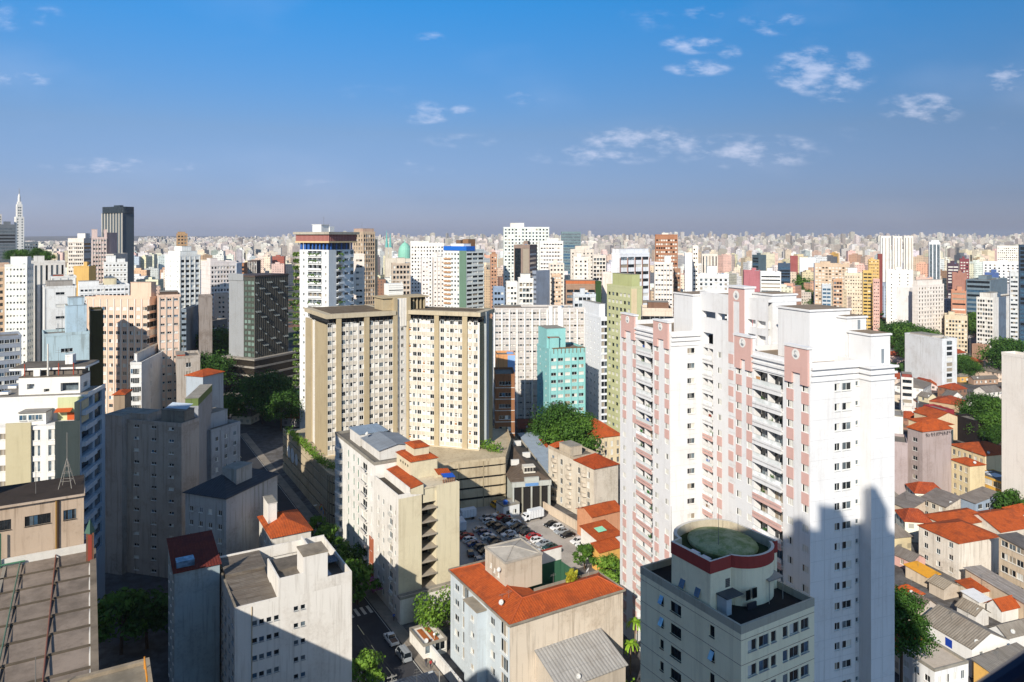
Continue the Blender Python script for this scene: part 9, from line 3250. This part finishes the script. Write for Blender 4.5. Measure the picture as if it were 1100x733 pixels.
# the mass beyond reads as one sheet of city; keep the unseen far ones too, they close gaps from other viewpoints
mass += [k for k in cand if k['seen'] < 1 and (k['Y'] > 1500 or abs(k['X'] / k['Y']) > .7)]
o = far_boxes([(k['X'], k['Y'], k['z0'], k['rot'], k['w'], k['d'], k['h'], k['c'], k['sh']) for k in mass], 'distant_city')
tag(o, 'pale sheet of countless far city blocks reaching the horizon', 'city', kind='stuff')
LM = [(b, (b.rect[0] + b.rect[1]) / 2, b.rect[2]) for b in ALL if getattr(b, 'short', None) and hasattr(b, 'rect') and b.rect[1] > b.rect[0]]
groups = {}
for k in single:
 x = (k['rect'][0] + k['rect'][1]) / 2
 y = k['rect'][2]
 best = min(LM, key=lambda t: (t[1] - x) ** 2 + 1.6 * (t[2] - y) ** 2)
 dx_ = x - best[1]
 side = 'right of' if dx_ > (best[0].rect[1] - best[0].rect[0]) * .3 + 2 else ('left of' if dx_ < -(best[0].rect[1] - best[0].rect[0]) * .3 - 2 else ('beyond' if k['Y'] > best[0].Y else 'in front of'))
 size = 'low' if k['h'] < 11 else ('mid-height' if k['h'] < 34 else 'tall')
 if k['w'] < 12 and k['h'] > 20:
  size = 'slim ' + size if size == 'tall' else 'slim'
 k['key'] = (size, k['cn'], 'tile-roofed' if k['tile'] else '', side, best[0].short)
 k['x'], k['y'] = x, y
 groups.setdefault(k['key'], []).append(k)
seen_labels = set()
ORD = ['', ', second', ', third', ', fourth', ', fifth', ', sixth', ', seventh', ', eighth', ', ninth', ', tenth', ', eleventh', ', twelfth']
for key, ks in groups.items():
 ks.sort(key=lambda k: k['x'])
 for j, k in enumerate(ks):
  kind = 'low building' if k['h'] < 11 else ('block' if k['h'] < 34 else 'tower')
  kd = 'low_building' if k['h'] < 11 else ('city_block' if k['h'] < 34 else 'city_tower')
  lb = ' '.join(w for w in f"{key[0]} {key[1]} {key[2]} {kind} {key[3]} the {key[4]}".replace('low low', 'low').replace('low ' + key[1] + ' ' + key[2] + ' low', 'low ' + key[1] + ' ' + key[2]).split())
  if len(ks) > 1:
   lb += (', leftmost' if j == 0 else (', rightmost' if j == len(ks) - 1 else ORD[j] + ' from left')) + ' of these'
  rt = empty(kd, (k['X'], k['Y'], k['z0']), k['rot'])
  tag(rt, lb, 'building', 'unnamed buildings of the wider city')
  if k['tile'] and k['w'] > 5:
   e = far_boxes([(0, 0, 0, 0, k['w'], k['d'], k['h'] * .75, k['c'], k['sh'])], 'wall', rt)
   bb = MB()
   w2, d2, h0, h1 = k['w'] / 2 + .4, k['d'] / 2 + .4, k['h'] * .75, k['h'] * .75 + 2.4
   bb.quad((-w2, -d2, h0), (w2, -d2, h0), (w2 - d2 * .6, 0, h1), (-w2 + d2 * .6, 0, h1))
   bb.quad((w2, d2, h0), (-w2, d2, h0), (-w2 + d2 * .6, 0, h1), (w2 - d2 * .6, 0, h1))
   bb.poly([(w2, -d2, h0), (w2, d2, h0), (w2 - d2 * .6, 0, h1)])
   bb.poly([(-w2, d2, h0), (-w2, -d2, h0), (-w2 + d2 * .6, 0, h1)])
   bb.build('roof', [tiles('#b0502a', 0) if (k['X'] * 7) % 1 < .62 else corrugated('#857c72', 0, .6, .5)], rt)
  else:
   far_boxes([(0, 0, 0, 0, k['w'], k['d'], k['h'], k['c'], k['sh'])], 'wall', rt)
# green patches among the far roofs
r = random.Random(8)
q = MB()
for _ in range(330):
 Y = 420 * (4200 / 420) ** r.random()
 X = Y * r.uniform(-.72, .72)
 if not street_free(X, Y) or not free(X, Y, 4, .5):
  continue
 gz = ground_h(math.hypot(X, Y), math.atan2(Y, X))
 big = max(1.0, Y / 900)
 for _ in range(14):
  c = Vector((X + r.gauss(0, 5 * big), Y + r.gauss(0, 5), gz + r.uniform(2, 9)))
  for _ in range(7):
   nn = Vector((r.gauss(0, 1), r.gauss(0, 1), r.gauss(0, 1))).normalized()
   a_ = nn.orthogonal().normalized() * 1.6 * big ** .5
   e = nn.cross(a_).normalized() * 1.2 * big ** .5
   cc = c + nn * 1.8
   q.poly([tuple(cc - a_), tuple(cc - e), tuple(cc + a_), tuple(cc + e)])
tag(q.build('distant_trees', [leaf_mat('#22381a', '#44602a')]), 'dark green tree crowns scattered between the far roofs', 'trees', kind='stuff')
# ------------------------------------------------------------------ city air: one closed box of thin haze
q = MB()
q.box(-15000, 15000, -400, 16500, -4, 210)
m, k = new_mat('city_haze')
pv = k.n('ShaderNodeVolumePrincipled', {'Color': (0.80, 0.84, 0.92, 1), 'Density': HAZE, 'Anisotropy': 0.2})
k.n('ShaderNodeOutputMaterial', {'Volume': pv.outputs[0]})
tag(q.build('haze', [m]), 'thin pale city haze', 'haze', kind='stuff')
